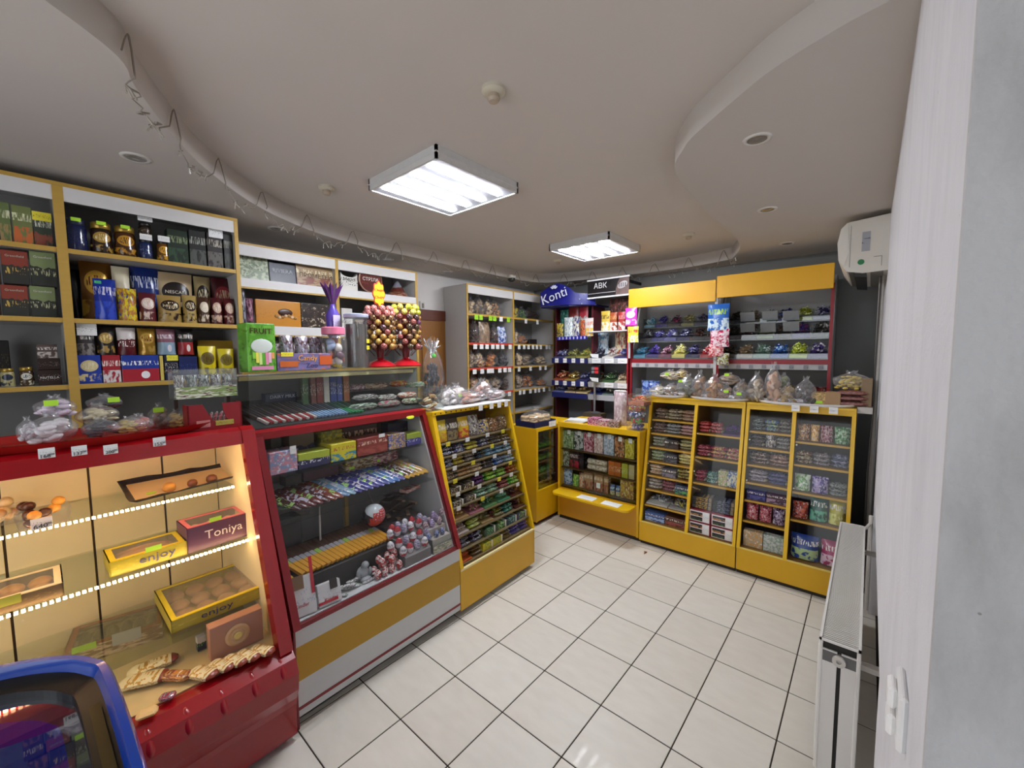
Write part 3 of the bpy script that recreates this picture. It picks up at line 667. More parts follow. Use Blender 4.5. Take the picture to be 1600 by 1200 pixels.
rowY(YF, 1.85, [
 ('pouch',110,128,420,'dark narrow coffee pouch half hidden','pouch',pkg('18161a','3a3438','77706c',3,.3),dict(dy=.16)),
 ('pouch',126,178,405,'large gold and brown coffee pouch','pouch',pkg('8a5a1c','d8a83c','5a2a14',0,.25,metal=.3),dict(dy=.12)),
 ('pouch',206,252,414,'large blue coffee pouch at the back','pouch',pkg('16307c','3a68b0','d8e0f0',1,.25),dict(dy=.12)),
 ('pouch',247,304,426,'large cream coffee pouch with black logo','pouch',pkg('c8b088','1a1412','2a1a12',0,.3),dict(dy=.12,texts=[('NESCAFE',0,.62,.6,'e8e0d0')])),
 ('pouch',306,332,432,'cream and black coffee pouch behind','pouch',pkg('a89468','1c1612','d8c8a0',0,.3),dict(dy=.12)),
 ('pouch',333,368,434,'dark red coffee pouch behind','pouch',pkg('4a1218','8a2028','d0b090',0,.3),dict(dy=.12)),
 ('pouch',177,206,416,'gold and white small coffee pouch','pouch',pkg('c8a850','efe6c8','6a4a1a',5,.25),dict(dy=.09)),
 ('pouch',147,184,435,'bright blue coffee pouch in front','pouch',pkg('1a34a0','2848c0','d8d8e8',1,.22),dict(stickers=[(-.3,.86,.025,.014,M('40b070',.5))])),
 ('pouch',185,216,450,'yellow cocoa drink bag','pouch',pkg('e8d020','b87828','3a4a9a',4,.3),dict(texts=[('Nesquik',0,.8,.7,'7a3a14')])),
 ('pouch',218,246,457,'maroon and cream coffee pouch','pouch',pkg('5a1420','d8c0b0','efe4dc',0,.3)),
 ('pouch',247,286,461,'gold coffee pouch with dark oval, wider','pouch',pkg('a88a4c','2a1a12','e8d8a8',0,.25),dict(texts=[('NESCAFE',0,.6,.55,'d8c8a0')])),
 ('pouch',287,310,461,'gold coffee pouch with dark oval, narrower','pouch',pkg('b09455','2c1c14','e8d8b0',0,.25)),
 ('pouch',311,330,464,'brown and cream coffee pouch','pouch',pkg('4a2c1c','d8c8b0','efe8d8',0,.3)),
 ('pouch',331,350,465,'dark red coffee pouch left of the end','pouch',pkg('4c1016','caa890','e8dcd0',0,.3)),
 ('pouch',351,369,466,'dark red coffee pouch at the end','pouch',pkg('560f18','caa890','e8dcd0',0,.3))], 'on the second coffee shelf', dep=.07)
z2 = onY(190, 555, YF).z
rowY(YF, 1.53, [
 ('carton',121,159,555,'blue coffee carton with cream cup','box',pkg('1c3a9c','d8c890','e8e0c0',0,.4)),
 ('carton',160,189,555,'red coffee carton with cup picture','box',pkg('a82430','d8d0d0','f0e8e0',1,.4)),
 ('carton',190,249,555,'wide blue and red coffee carton','box',pkg('1c3a98','a82030','f0f0f0',6,.4)),
 ('carton',250,256,556,'thin yellow carton edge','box',pkg('d8c060','c0a040','806020',3,.5)),
 ('carton',257,279,556,'small navy carton with yellow price card','box',pkg('141a38','e8e0c0','e8e0c0',3,.4),dict(stickers=[(.1,.8,.05,.03,YTAG)])),
 ('carton',280,309,557,'small dark blue carton','box',pkg('18245a','3a4a8a','d8d8e8',3,.4)),
 ('carton',310,368,532,'wide yellow carton standing behind the yellow packs','box',pkg('b8921c','d8b830','6a4a10',3,.5),dict(dy=.12))], 'on the third coffee shelf', dep=.09)
rowY(YF, 1.53, [
 ('pouch',311,340,541,'yellow seasoning pack, left of two','pouch',pkg('e0cc18','6a5a1c','4a3a18',0,.3)),
 ('pouch',342,368,545,'yellow seasoning pack, right of two','pouch',pkg('d8c418','7a6a1c','4a3a18',0,.3))], 'on the third coffee shelf', dep=.05)
rowY(YF, z2+.001, [
 ('pouch',118,150,514,'grey patterned coffee pouch with white card','pouch',pkg('3a3436','8a8480','c8c4c0',1,.3),dict(stickers=[WS(.75,.1,.07,.06)])),
 ('pouch',151,181,512,'black and gold coffee pouch','pouch',pkg('1e1a14','a8894a','e0c880',0,.3)),
 ('pouch',183,214,512,'maroon and white coffee pouch','pouch',pkg('5c101c','d8d0cc','f0e8e0',5,.3)),
 ('pouch',216,245,513,'shiny gold coffee pouch','pouch',pkg('a8802c','c8a04a','5a1c14',0,.2,metal=.4)),
 ('pouch',246,276,514,'pink and pale blue coffee pouch','pouch',pkg('8a5a66','8aa4b8','d8d0d8',6,.3)),
 ('pouch',278,304,514,'black and red coffee pouch','pouch',pkg('1a1614','9a2428','d8d0c8',6,.3))], 'stacked on the third coffee shelf', dep=.06)
# left bay
rowY(YF, 2.18, [
 ('carton',-25,-3,312,'green and red tea carton partly outside','box',pkg('5c7040','a04038','e0d8b0',1,.4)),
 ('carton',-2,17,316,'pale green tea carton at the picture edge','box',pkg('6a7a48','a08858','d8d8b0',1,.4)),
 ('carton',19,51,322,'olive tea carton with sunset picture','box',pkg('76804c','c86a38','e0e0b8',1,.4)),
 ('carton',52,82,336,'dark green tea carton with yellow price card','box',pkg('3a4638','8a4a38','d8d8c8',1,.4),dict(stickers=[(0,.8,.06,.04,YTAG)]))], 'on the top shelf of the left bay', dep=.09)
zz = onY(30, 445, YF).z
for lv, z0, tp in (('upper', zz+.002, 392), ('lower', 1.85, 446)):
    rowY(YF, z0, [
     ('carton',-38,-1,tp-2,lv+' brown tea carton cut by the picture edge','box',pkg('3a2a22','8a5a3a','d0c0a0',1,.4)),
     ('carton',2,45,tp,lv+' tea carton with a red landscape','box',pkg('33332e','8a3c2c','c8a850',5,.4),dict(texts=[('Greenfield',0,.84,.7,'c8c4b0')])),
     ('carton',47,88,tp+2,lv+' tea carton with pale green hills','box',pkg('2e322c','7c8a5c','b8b890',5,.4),dict(texts=[('Greenfield',0,.84,.7,'d8d8c8')]))], 'on the left bay second shelf', dep=.09)
rowY(YF, 1.53, [
 ('jar',-1,24,576,'small preserve jar at the picture edge','jar',pkg('b0a878','303848','202838',0,.2),dict(lid=LIDG)),
 ('jar',29,54,574,'small preserve jar with white label','jar',pkg('4a3826','d8d4c0','384868',0,.2),dict(lid=LIDG)),
 ('carton',59,97,578,'dark carton with white lettering','box',pkg('2e1c18','a09890','e0dcd8',3,.4),dict(texts=[('NUTELLA',0,.5,.8,'e8e4e0')])),
 ('carton',-5,16,532,'black and gold carton at the back','box',pkg('141210','5a4c28','8a7a48',3,.4),dict(dy=.15))], 'on the third shelf of the left bay', dep=.1)
zz = onY(78, 578, YF).z
rowY(YF, zz+.001, [('carton',59,95,560,'flat dark chocolate carton, middle of the stack','box',pkg('2c1a16','786c64','d8d0cc',3,.4)),], 'on the third shelf of the left bay', dep=.1)
zz = onY(78, 560, YF).z
rowY(YF, zz+.001, [('carton',57,90,538,'grey-brown cookie carton on top of the stack','box',pkg('5a4a44','c0b8b0','e0dcd8',1,.4)),], 'on the third shelf of the left bay', dep=.1)
# ---- chocolate boxes
YF = YB+.03
rowY(YF, 2.172, [
 ('carton',374,420,398,'green landscape chocolate box','box',pkg('7a8a68','b8c0a0','4a5a40',4,.35),dict(tilt=-.12)),
 ('carton',421,463,412,'navy chocolate box with silver lettering','box',pkg('161c30','2a3048','48506a',3,.35),dict(texts=[('RIVIERA',0,.6,.75,'c0c4cc')],tilt=-.1)),
 ('carton',464,523,417,'beige chocolate box with brown lettering','box',pkg('a88a60','7a3a20','d8c8a0',1,.35),dict(texts=[('ПРОМЕТЕЙ',0,.55,.85,'3c2010')],tilt=-.1))], 'on the upper chocolate shelf', dep=.03)
p0, p1 = onY(534, 450, YF), onY(560, 452, YF); zt = onY(534, 424, YF).z
t = thing('chocolate_box', 'white pillow-shaped chocolate box with scalloped top on the upper shelf', 'box', ((p0.x+p1.x)/2, YF+.03, 2.172))
ww, hh = (p1.x-p0.x)/2, zt-2.172
b = MB(); b.prism([(-ww, 0), (ww, 0), (ww, hh)]+[(ww*math.cos(math.pi*i/10), hh-.035*math.sin(math.pi*i/10)) for i in range(1, 10)]+[(-ww, hh)], -.02, .02, 1); b.build('body', pkg('e6e2da', '2a2420', '2a2420', 3, .4), t)
text('Мерсі', ww*1.4, t, (0, -.022, hh*.62), M('2a2018'))
cc = onY(578, 453, YF); r = (onY(596, 453, YF).x-onY(560, 453, YF).x)/2
t = thing('chocolate_tin', 'round red-brown chocolate box with white lettering on the upper shelf', 'box', (cc.x, YF+.02, 2.173))
b = MB(); b.lathe([(r*.95, 0), (r, .004), (r, .032), (r*.95, .036), (0, .036)], 32); b.xf(Matrix.Translation((0, 0, r)) @ Matrix.Rotation(math.pi/2, 4, 'X')); b.build('body', pkg('5c1e18', '7a3020', '8a3a28', 3, .3), t, smooth='auto')
b = MB(); b.lathe([(r*.98, 0), (r*1.02, .003), (r*.93, .006)], 32, caps=False); b.xf(Matrix.Translation((0, -.034, r)) @ Matrix.Rotation(math.pi/2, 4, 'X')); b.build('rim', M('b0907a', .3), t, smooth=True)
text('СТРІЛА', r*1.35, t, (0, -.0375, r*1.05), M('f0e8e0'))
cc = onY(626, 455, YF); w2 = (onY(640, 460, YF).x-onY(611, 460, YF).x)/2; hh = onY(624, 437, YF).z-2.172
t = thing('cone_box', 'silver and brown cone-shaped chocolate box at the shelf end', 'box', (cc.x, YF+.05, 2.172))
b = MB(); b.lathe([(w2, 0), (w2*.94, .01), (w2*.1, hh*.96), (0, hh)], 20); b.build('body', pkg('6a3426', '8e8e98', '5a2a1c', 5, .3), t, smooth='auto')
b = MB(); b.lathe([(w2*1.02, 0), (w2*.8, hh*.25), (w2*.78, hh*.25)], 20); b.build('printed_band', pkg('6a3020', '9a6a50', 'c8b0a0', 4, .3), t, smooth='auto')
rowY(YF, 1.865, [
 ('pouch',374,386,440,'dark skull-print candy bag','pouch',pkg('2a2a34','9a9aa8','d0d0d8',4,.3),dict(d=.05)),
 ('pouch',386,398,466,'pink and black candy bag','pouch',pkg('5a3040','b07a90','201820',4,.3),dict(d=.05)),
 ('carton',400,470,470,'orange chocolate box with chocolate and nuts','box',pkg('d08a1c','c07a18','5a3410',3,.35),dict(d=.03,name='chocolate_box')),
 ('carton',471,514,475,'dark chocolate box sprinkled with white nuts','box',pkg('241812','3a281c','c0b098',4,.35),dict(d=.03)),
 ('carton',534,551,482,'white folded chocolate box','box',pkg('d8d4ce','2a2a2a','8a8680',3,.4),dict(d=.03)),
 ('carton',555,583,500,'beige flat chocolate box','box',pkg('a09080','c8c0b0','5a4a40',1,.4),dict(d=.05)),
 ('carton',584,640,478,'dark red chocolate box','box',pkg('5a1a14','7a2a20','c0a080',1,.4),dict(d=.04))], 'on the lower chocolate shelf', dep=.03)
# picture of chocolate and hazelnuts on the orange box
ob = [o for o in bpy.data.objects if o.get('label', '').startswith('orange chocolate box')][0]
cc = onY(446, 490, YF-.002); g = MB(); g.ball((0, 0, 0), .05, .004, .028, 14, 6); o = g.build('chocolate_picture', M('3a1c10', .3), None, (cc.x, YF-.0, cc.z+.006), smooth=True); o.parent = ob; o.matrix_parent_inverse = ob.matrix_basis.inverted()
for i in range(7):
    g = MB(); g.ball((0, 0, 0), .013, .005, .011, 10, 5); o = g.build('hazelnut_picture', M('d8b890' if i % 2 else 'a87840', .4), None, (cc.x-.06+i*.021, YF-.002, cc.z-.022-.008*math.sin(i*1.3)), smooth=True); o.parent = ob; o.matrix_parent_inverse = ob.matrix_basis.inverted()
for i, (a, c, tp, c1, lk) in enumerate(((398,442,532,'4a3a40','left'),(443,468,533,'503c3c','second'),(469,500,534,'46343a','third'),(501,512,536,'6a5a50','fourth'))):
    rowY(YF-.12, 1.56, [('pouch',a,c,tp,'clear bag of chocolate sweets below the chocolate boxes, '+lk,'bag',pkg('8a8480',c1,'5a4440',4,.2),dict(d=.06,dy=.13))], '')

# ================================================================== GREY PASTRY SHELF in the corner
YP, DP = 1.67, .36
t = thing('pastry_shelf', 'tall grey shelf unit with cookies and buns in the corner', 'shelf', (0, 0, 0))
px0, pxm, px1 = 1.015, 1.765, 2.6
for a, c in ((px0, px0+.02), (pxm-.012, pxm+.012), (px1-.02, px1)): post(t, a, c, YP, DP, 0, 2.3845)
MB().box(px0+.02, px1-.02, YP+DP, YP+DP+.008, 0, 2.395).build('back_panel', M('8a8986', .6), t)
b = MB(); b.box(px0, px1, YP-.004, YP+.008, 2.385, 2.4, 1); b.box(px0, px1, YP+.008, YP+DP, 2.385, 2.395, 0); b.build('top_board', [BOARD, WOOD], t)
SZ = (2.09, 1.775, 1.505, 1.22, .95, .6)
for bay, (a, c) in enumerate(((px0+.02, pxm-.012), (pxm+.012, px1-.02))):
    MB().box(a, c, YP-.004, YP+.01, 2.30, 2.385).build('fascia', FASC, t)
    for k, z in enumerate(SZ):
        shelf_part(t, a, c, YP, DP, z)
        if k < 4:
            if bay == 0 and k: MB().box(a, c, YP-.006, YP-.001, z-.018, z+.004).build('red_strip', M('c8402c', .4), shelf_part.last)
            ntag = (6, 7, 7, 7)[k] if bay == 0 else (2, 8, 4, 7)[k]; hz = .045
            for i in range(ntag):
                xx = a+.04+(c-a-.08)*(i+.5*random.Random(k*9+i).random())/ntag
                MB().box(xx, xx+(.055 if bay == 0 else .045), YP-.010, YP-.007, z-.018-hz, z-.012).build('price_tag', GTAG if (bay == 0 and k == 0 and i != 4) else TAGM, shelf_part.last)
BUN = [M(c, .5, var=.25, scale=25) for c in ('8a5a34', 'b98a58', '4a3024', 'd0b48c', '9a8468', 'c07838')]
def psh(px, top, k, wpx, mat, look, kind='lumps', cat='pastry bag', film=None, kk=0, dy=.03):
    c = onY(px, top, YP+dy+.05); wd = (onY(px+wpx/2, top, YP+dy).x-onY(px-wpx/2, top, YP+dy).x)
    bagged(cat.replace(' ', '_'), look, cat, (c.x, YP+dy+wd*.4+.02, SZ[k]+.004), (wd*.9, min(wd*.9, .2), (c.z-SZ[k])*.88), mat, kind=kind, k=kk, film=film or FILM2)
psh(737,462,0,16,BUN[3],'bag of pale cookies at the left of the top pastry shelf',kk=0); psh(750,460,0,18,BUN[4],'bag of grey-brown cookies second on the top pastry shelf',kk=1)
psh(764,464,0,14,BUN[3],'bag of white cookies third on the top pastry shelf',kk=2); psh(776,465,0,20,BUN[1],'bag of mottled brown cookies fourth on the top pastry shelf','smalls',kk=0)
psh(744,498,1,18,BUN[2],'bag of dark chocolate cookies on the second pastry shelf','flats',kk=1)
pc = onY(760, 500, YP+.05); pack('pouch','cracker_bag','tall tan bag of crispbread on the second pastry shelf','bag',(pc.x,YP+.09,SZ[1]+.001),(.17,.1,.24),0,pkg('8a7460','a89078','6a5444',4,.3))
psh(774,505,1,14,BUN[2],'stack of brown chocolate marshmallows on the second pastry shelf','flats',kk=2)
pc = onY(786, 510, YP+.05); pack('pouch','wafer_bag','blue and white wafer bag on the second pastry shelf','bag',(pc.x,YP+.08,SZ[1]+.001),(.14,.1,.2),0,pkg('2c4a9a','d0d8e8','8aa0c8',4,.3))
for i, (x, tp, w_, m_, lk) in enumerate(((737,545,14,BUN[4],'dark and pale cookies'),(749,544,18,BUN[3],'white-label pale cookies'),(752,556,16,BUN[1],'golden sponge rolls'),(770,546,18,BUN[5],'orange-brown buns'),(788,545,16,M('343034',.5,var=.3),'black poppy buns'))):
    psh(x,tp,2,w_,m_,'clear bag of %s on the third pastry shelf' % lk,kk=i,dy=.03 if i != 2 else .0)
for i, (x, tp, w_, m_, lk) in enumerate(((742,582,20,BUN[1],'tan buns'),(760,585,18,BUN[3],'cream cookies'),(776,582,22,BUN[4],'twisted straw cookies'),(792,586,14,BUN[2],'dark cookies'))):
    psh(x,tp,3,w_,m_,'clear bag of %s on the fourth pastry shelf' % lk,kk=i)
for i, (x, tp, k_, w_, m_, lk) in enumerate(((806,475,0,12,M('c8b020',.4),'yellow packets'),(818,478,0,14,M('4a7a2c',.4),'green packets'),(838,478,0,26,BUN[2],'dark brown cookies'),
    (806,512,1,10,BUN[3],'cream rolls'),(818,520,1,16,BUN[5],'brown nut cookies'),(812,546,2,12,BUN[3],'pale cookies'),(828,548,2,22,BUN[4],'beige ring cookies'),(848,552,2,16,BUN[3],'sand-coloured cookies'),
    (812,580,3,14,BUN[4],'olive cookies'),(830,580,3,24,BUN[5],'red-brown wrapped cookies'),(848,590,3,14,BUN[5],'orange cookies'))):
    psh(x,tp,k_,w_,m_,'clear bag of %s in the right bay of the pastry shelf' % lk,'smalls' if i in (1,9) else 'lumps',kk=i)
p = onY(838, 527, YP+.1); tag(MB().cbox(-.08,.08,-.05,.05,0,.07,.004).build('dark_box',M('241c1c',.5),None,(p.x,YP+.2,SZ[1])),'dark flat box at the back of the pastry shelf','box')
# ================================================================== LEFT COUNTERS (local frame: s along, t into the counter, z up)
RED = M('9c0c16', .22, var=.05, coat=.5); REDT = M('7c121a', .35, var=.06); YEL = M('d6a40c', .35, var=.05, scale=6); YEL2 = M('e2b414', .3, var=.04, scale=6); WHT = M('c9cbcb', .4, var=.03)
CREAM = M('e4d2a4', .55, var=.03, scale=8); ALU = M('c8c8c6', .3, .7, var=.03); LEDM = M('ffdca0', .4, var=0, emit=LEDS); PRICE = TAGM
def Lroot(name, label, cat): return thing(name, label, cat, LO, RA)
def zt(px, py, z):
    q = onZ(px, py, z)-LO; return q.dot(LU), q.dot(LV)
# ---------------- heated pastry case
t = Lroot('pastry_case', 'red glass-fronted pastry display case with warm light strips', 'display case')
S0, S1 = -1.35, -.02
b = MB(); b.prism([(.03,.42),(-.02,.415),(-.07,.385),(-.095,.33),(-.085,.25),(-.062,.2),(-.055,.17),(-.05,.03),(.6,.03),(.6,.42)], S0, S1, 0); b.build('base_panel', RED, t)
for i in range(9):
    ss = -.075-i*.105; m_ = Matrix.Translation((ss, -.062, .368)) @ Matrix.Rotation(-.72, 4, 'X')
    b = MB(); b.ball((0,0,0), .017, .016, .048, 12, 10); b.xf(m_); b.build('vent_rib', RED, t, smooth=True)
b = MB(); b.prism([(-.05,.41),(.02,.41),(.02,.44),(.275,1.27),(.36,1.27),(.36,1.335),(.285,1.345),(.25,1.33),(.215,1.2)], S1-.052, S1, 0); b.build('end_frame', RED, t)
b = MB(); b.prism([(.24,1.272),(.36,1.272),(.36,1.335),(.29,1.343),(.255,1.33)], S0, S1-.0525, 0); b.build('top_rail', RED, t)
MB().box(S0, S1, .36, .76, 1.30, 1.335).build('top_board', M('6a0c12', .4), t)
b = MB(); b.prism([(.02,.42),(.72,.42),(.72,1.30),(.29,1.30)], S1-.03, S1-.024, 0); b.build('inner_side', CREAM, t)
bw = (S0, -.766, -.52, -.27, -.05)
for a, c in zip(bw, bw[1:]): MB().cbox(a+.004, c-.004, .715, .725, .42, 1.3, .001).build('back_panel', CREAM, t)
MB().box(S0, S1-.03, .726, .75, .42, 1.3).build('back_board', M('4a3418', .6), t)
MB().box(S0, S1-.03, .03, .72, .40, .425).build('deck', M('cbb684', .45), t)
b = MB(); b.prism([(.012,.425),(.016,.425),(.262,1.275),(.258,1.275)], S0, S1-.053, 0); b.build('front_glass', GLASS, t)
for nm, tt, zz, se in (('upper', .40, 1.043, -.07), ('lower', .30, .806, -.054)):
    MB().box(S0, se, tt, .715, zz, zz+.008).build('glass_shelf', PANE, t)
    b = MB()
    for i in range(78): b.box(se-.012-i*.016, se-.003-i*.016, tt-.012, tt-.002, zz-.001, zz+.007)
    o = b.build('light_strip', LEDM, t); o['kind'] = 'stuff'
b = MB()
for i in range(78): b.box(S1-.09-i*.016, S1-.08-i*.016, .33, .342, 1.262, 1.27)
o = b.build('light_strip', LEDM, t); o['kind'] = 'stuff'
MB().box(S0, -.07, .16, .60, .545, .552).build('glass_shelf', PANE, t)
# price cards clipped on the red rail
for x, y, num in ((73,708,'168'),(124,704,'137'),(173,702,'200'),(249,690,'155')):
    s, z = onT(x, y, .236); t = thing('price_card', 'white price card hanging on the red case rail, %s from left' % {'168':'first','137':'second','200':'third','155':'fourth'}[num], 'price card', LW(s, .236, z), RA)
    MB().cbox(-.019, .019, -.001, .001, -.017, .017, .0004).build('card', PRICE, t)
    text(num, .022, t, (-.003, -.0025, -.009), INK); text('00', .008, t, (.013, -.0025, -.005), INK)
def front_box(name, label, cat, bl, br, tl, z, depth, mat, lidwin=None, texts=(), stickers=(), top=None):
    (s0, t0), (s1, t1) = zt(*bl, z), zt(*br, z); w_ = math.hypot(s1-s0, t1-t0); an = math.atan2(t1-t0, s1-s0)
    d = ray(*tl); P0 = LW(s0, t0, z); h_ = (CAM + d*((P0-CAM).dot(Vector((CF.x, CF.y, 0)).normalized())/d.dot(Vector((CF.x, CF.y, 0)).normalized()))).z-z
    mid = LW((s0+s1)/2, (t0+t1)/2, z); r = thing(name, label, cat, mid, RA+an)
    b = MB()
    if lidwin:
        e = .022; b.cbox(-w_/2, w_/2, 0, .004, 0, h_, .001); b.box(-w_/2, w_/2, depth-.004, depth, 0, h_); b.box(-w_/2, -w_/2+.004, 0, depth, 0, h_); b.box(w_/2-.004, w_/2, 0, depth, 0, h_); b.box(-w_/2, w_/2, 0, depth, 0, .004)
        b.build('body', mat, r)
        b = MB(); b.box(-w_/2, w_/2, 0, e, h_-.002, h_); b.box(-w_/2, w_/2, depth-e, depth, h_-.002, h_); b.box(-w_/2, -w_/2+e, e, depth-e, h_-.002, h_); b.box(w_/2-e, w_/2, e, depth-e, h_-.002, h_); b.build('lid_frame', top or mat, r)
        MB().box(-w_/2+e, w_/2-e, e, depth-e, h_-.0015, h_-.0005).build('window_film', FILM2, r)
        rnd = random.Random(label); k = 0; cm, kind, nx, ny = lidwin
        for i in range(nx):
            for j in range(ny):
                cx = -w_/2+.02+(w_-.04)*(i+.5)/nx; cy = .02+(depth-.04)*(j+.5)/ny; rx = (w_-.04)/nx*.48; ry = (depth-.04)/ny*.48
                g = MB(); g.ball((0, 0, 0), rx, ry, h_*.38, 10, 6); g.build(kind, cm, r, (cx, cy, h_*.42), rnd.uniform(-.3, .3), smooth=True)
    else:
        b.cbox(-w_/2, w_/2, 0, depth, 0, h_, .002); b.build('body', mat, r)
    for q in texts: text(q[0], q[3]*w_, r, (q[1]*w_, -.002, q[2]*h_), M(q[4], .5), hmax=h_*.62)
    for u, v, ww, hh, m_ in stickers: link('price_sticker', SH['carton'], r, (u*w_, -.002, v*h_), scale=(ww, .002, hh), mat=m_)
    return r, w_, h_
GOLD = M('d89a3c', .45, var=.25, scale=40); PALEC = M('e0c896', .6, var=.2, scale=40); CHOC = M('4a2614', .3, var=.3, scale=30)
front_box('pastry_box', 'yellow carton with window lid of wafer rolls, smaller one marked enjoy', 'box', (172,903), (293,866), (170,880), .816, .17, pkg('b8a828','d0c040','8a7a20',3,.4), (M('c88a3c',.5,var=.3,scale=60),'wafer_roll',1,6), [('enjoy',.1,.5,.48,'4a4a80')], [(.05,1.0,.05,.02,STK)], M('e2c818',.4))
front_box('cake_box', 'purple and pink cake carton with white Toniya lettering', 'box', (294,866), (389,836), (291,827), .816, .15, M('5a3050',.4), (PALEC,'meringue',3,2), [('Toniya',.08,.5,.62,'e8dce0')], [(-.05,1.02,.045,.018,STK)], M('d06a78',.4))
front_box('pastry_box', 'large yellow window carton of flat cookies marked enjoy', 'box', (268,991), (417,930), (263,972), .553, .34, pkg('c4b02a','d8c848','8a7a20',3,.4), (M('d8a878',.5,var=.2,scale=30),'flat_cookie',4,3), [('enjoy',-.05,.45,.33,'3c3c70')], [], M('e6cc1c',.4))
front_box('wafer_box', 'brown wave-striped window carton of chocolate balls', 'box', (100,1047), (255,996), (95,1022), .427, .2, pkg('8a6048','e8c8a8','5a4a44',4,.4), (CHOC,'chocolate_ball',6,2), [], [(-.3,.8,.07,.025,STK),(.12,.5,.09,.05,M('b8bcc0',.5))], M('a8624a',.45))
front_box('cookie_tray_box', 'low cream carton tray of shell cookies at the left edge', 'box', (-80,985), (101,930), (-82,962), .816, .2, pkg('6a5438','8a7048','c0a870',3,.5), (GOLD,'shell_cookie',3,2), [], [(-.1,.5,.1,.03,M('a8a83c',.5))], M('ecdcb4',.5))
r, w_, h_ = front_box('cookie_box', 'pink carton with a picture of a round flower cookie', 'box', (330,1036), (412,998), (310,984), .427, .05, M('b8846a',.45))
g = MB(); g.lathe([(0,.004),(.02,.006),(.026,.002),(.036,.006),(.045,.001)], 20); g.xf(Matrix.Translation((0,-.001,h_*.5)) @ Matrix.Rotation(math.pi/2,4,'X')); g.build('cookie_picture', M('d8b080',.5), r, smooth='auto')
g = MB(); g.lathe([(0,.005),(.012,.007),(.015,.004)], 14); g.xf(Matrix.Translation((0,-.006,h_*.5)) @ Matrix.Rotation(math.pi/2,4,'X')); g.build('cream_picture', M('ecd878',.5), r, smooth='auto')
# dark metal tray with three pastries on the upper glass shelf
q = [(onT(186,758,.66)[0], .66), zt(205, 789, 1.056), zt(374, 748, 1.056), (onT(352,728,.66)[0], .66)]
zq = [onT(186,758,.66)[1], 1.056, 1.056, onT(352,728,.66)[1]]
cs = sum(a for a, _ in q)/4; ct = sum(c for _, c in q)/4; za_, zb_ = 1.056, (zq[0]+zq[3])/2; ta_, tb_ = (q[1][1]+q[2][1])/2, .66
def trz(y): return za_-1.052+(zb_-za_)*min(max((y+ct-ta_)/(tb_-ta_), -.2), 1.1)
t = thing('pastry_tray', 'long dark foil tray with pastries on the upper glass shelf', 'tray', LW(cs, ct, 1.052), RA)
loc_ = [(a-cs, c-ct) for a, c in q]; b = MB(); k = 14
inn = [(x*.86, y*.78) for x, y in loc_]
b.add([(x*.9, y*.85, .002+trz(y*.85)) for x, y in loc_], [(0,1,2,3)]); b.build('base', M('e4cc98',.5), t)
b = MB(); ring = [];
for (x0, y0), (x1, y1) in zip(loc_, loc_[1:]+loc_[:1]):
    for i in range(8): ring.append((x0+(x1-x0)*i/8, y0+(y1-y0)*i/8))
n = len(ring); rw = random.Random(5)
b.add([(x*.9, y*.85, .001+trz(y*.85)) for x, y in ring]+[(x*1.03, y*1.03, .018+trz(y)+rw.uniform(-.004,.004)) for x, y in ring], [(i, (i+1)%n, n+(i+1)%n, n+i) for i in range(n)]); b.build('rim', M('33281e', .25, .5), t)
for x, y, rx, m_, lk in ((265,768,.024,GOLD,'round golden filled pastry'),(301,762,.020,M('7a4420',.4,var=.4,scale=60),'small brown glazed pastry left of its pair'),(331,752,.023,M('6e3a1a',.4,var=.4,scale=60),'brown glazed pastry at the tray end')):
    s, tt = zt(x, y, 1.075); tt = min(max(tt, ta_+.04), .62); s = onT(x, y, tt)[0]; g = MB(); g.lathe([(rx*.8,0),(rx,rx*.5),(rx*.9,rx*1.1),(rx*.5,rx*1.45),(0,rx*1.35)], 14); tag(g.build('pastry', m_, None, LW(s, tt, 1.055+trz(tt-ct)), RA, smooth=True), lk+' on the dark tray', 'pastry')
s, tt = onT(236, 768, .5)[0], .5; tag(link('price_sticker', SH['carton'], None, LW(s, tt, 1.056+trz(tt-ct)), RA, scale=(.03,.02,.004), mat=STK), 'crumpled green price sticker on the dark pastry tray', 'sticker')
# clear tubs of glossy cakes
for x, lk, cols in ((70,'clear tub of dark glossy cakes behind a price card on the upper glass shelf',(CHOC,GOLD)),(-4,'clear tub of pale cakes at the left picture edge',(PALEC,M('d8a060',.4)))):
    s, tt = zt(x, 822, 1.052); t = thing('cake_tub', lk, 'cake tub', LW(s, tt+.05, 1.052), RA)
    b = MB(); b.prism([(-.06,0),(.06,0),(.07,.05),(-.07,.05)], -.06, .06, 1); b.build('tub', FILM2, t)
    rnd = random.Random(lk)
    for i in range(11):
        g = MB(); g.ball((0,0,0), .019, .019, .017, 10, 6); g.build('cake', cols[i % 2], t, (rnd.uniform(-.045,.045), rnd.uniform(-.045,.045), .018+.024*(i//4)), smooth=True)
s, z = onT(65, 817, .39); t = thing('price_card', 'white price card reading 640 in front of the dark cakes', 'price card', LW(s, .385, z), RA)
MB().cbox(-.026,.026,-.001,.001,-.02,.02,.0004).build('card', PRICE, t); text('640', .034, t, (-.003,-.0025,-.009), INK); text('00', .01, t, (.019,-.0025,-.004), INK)
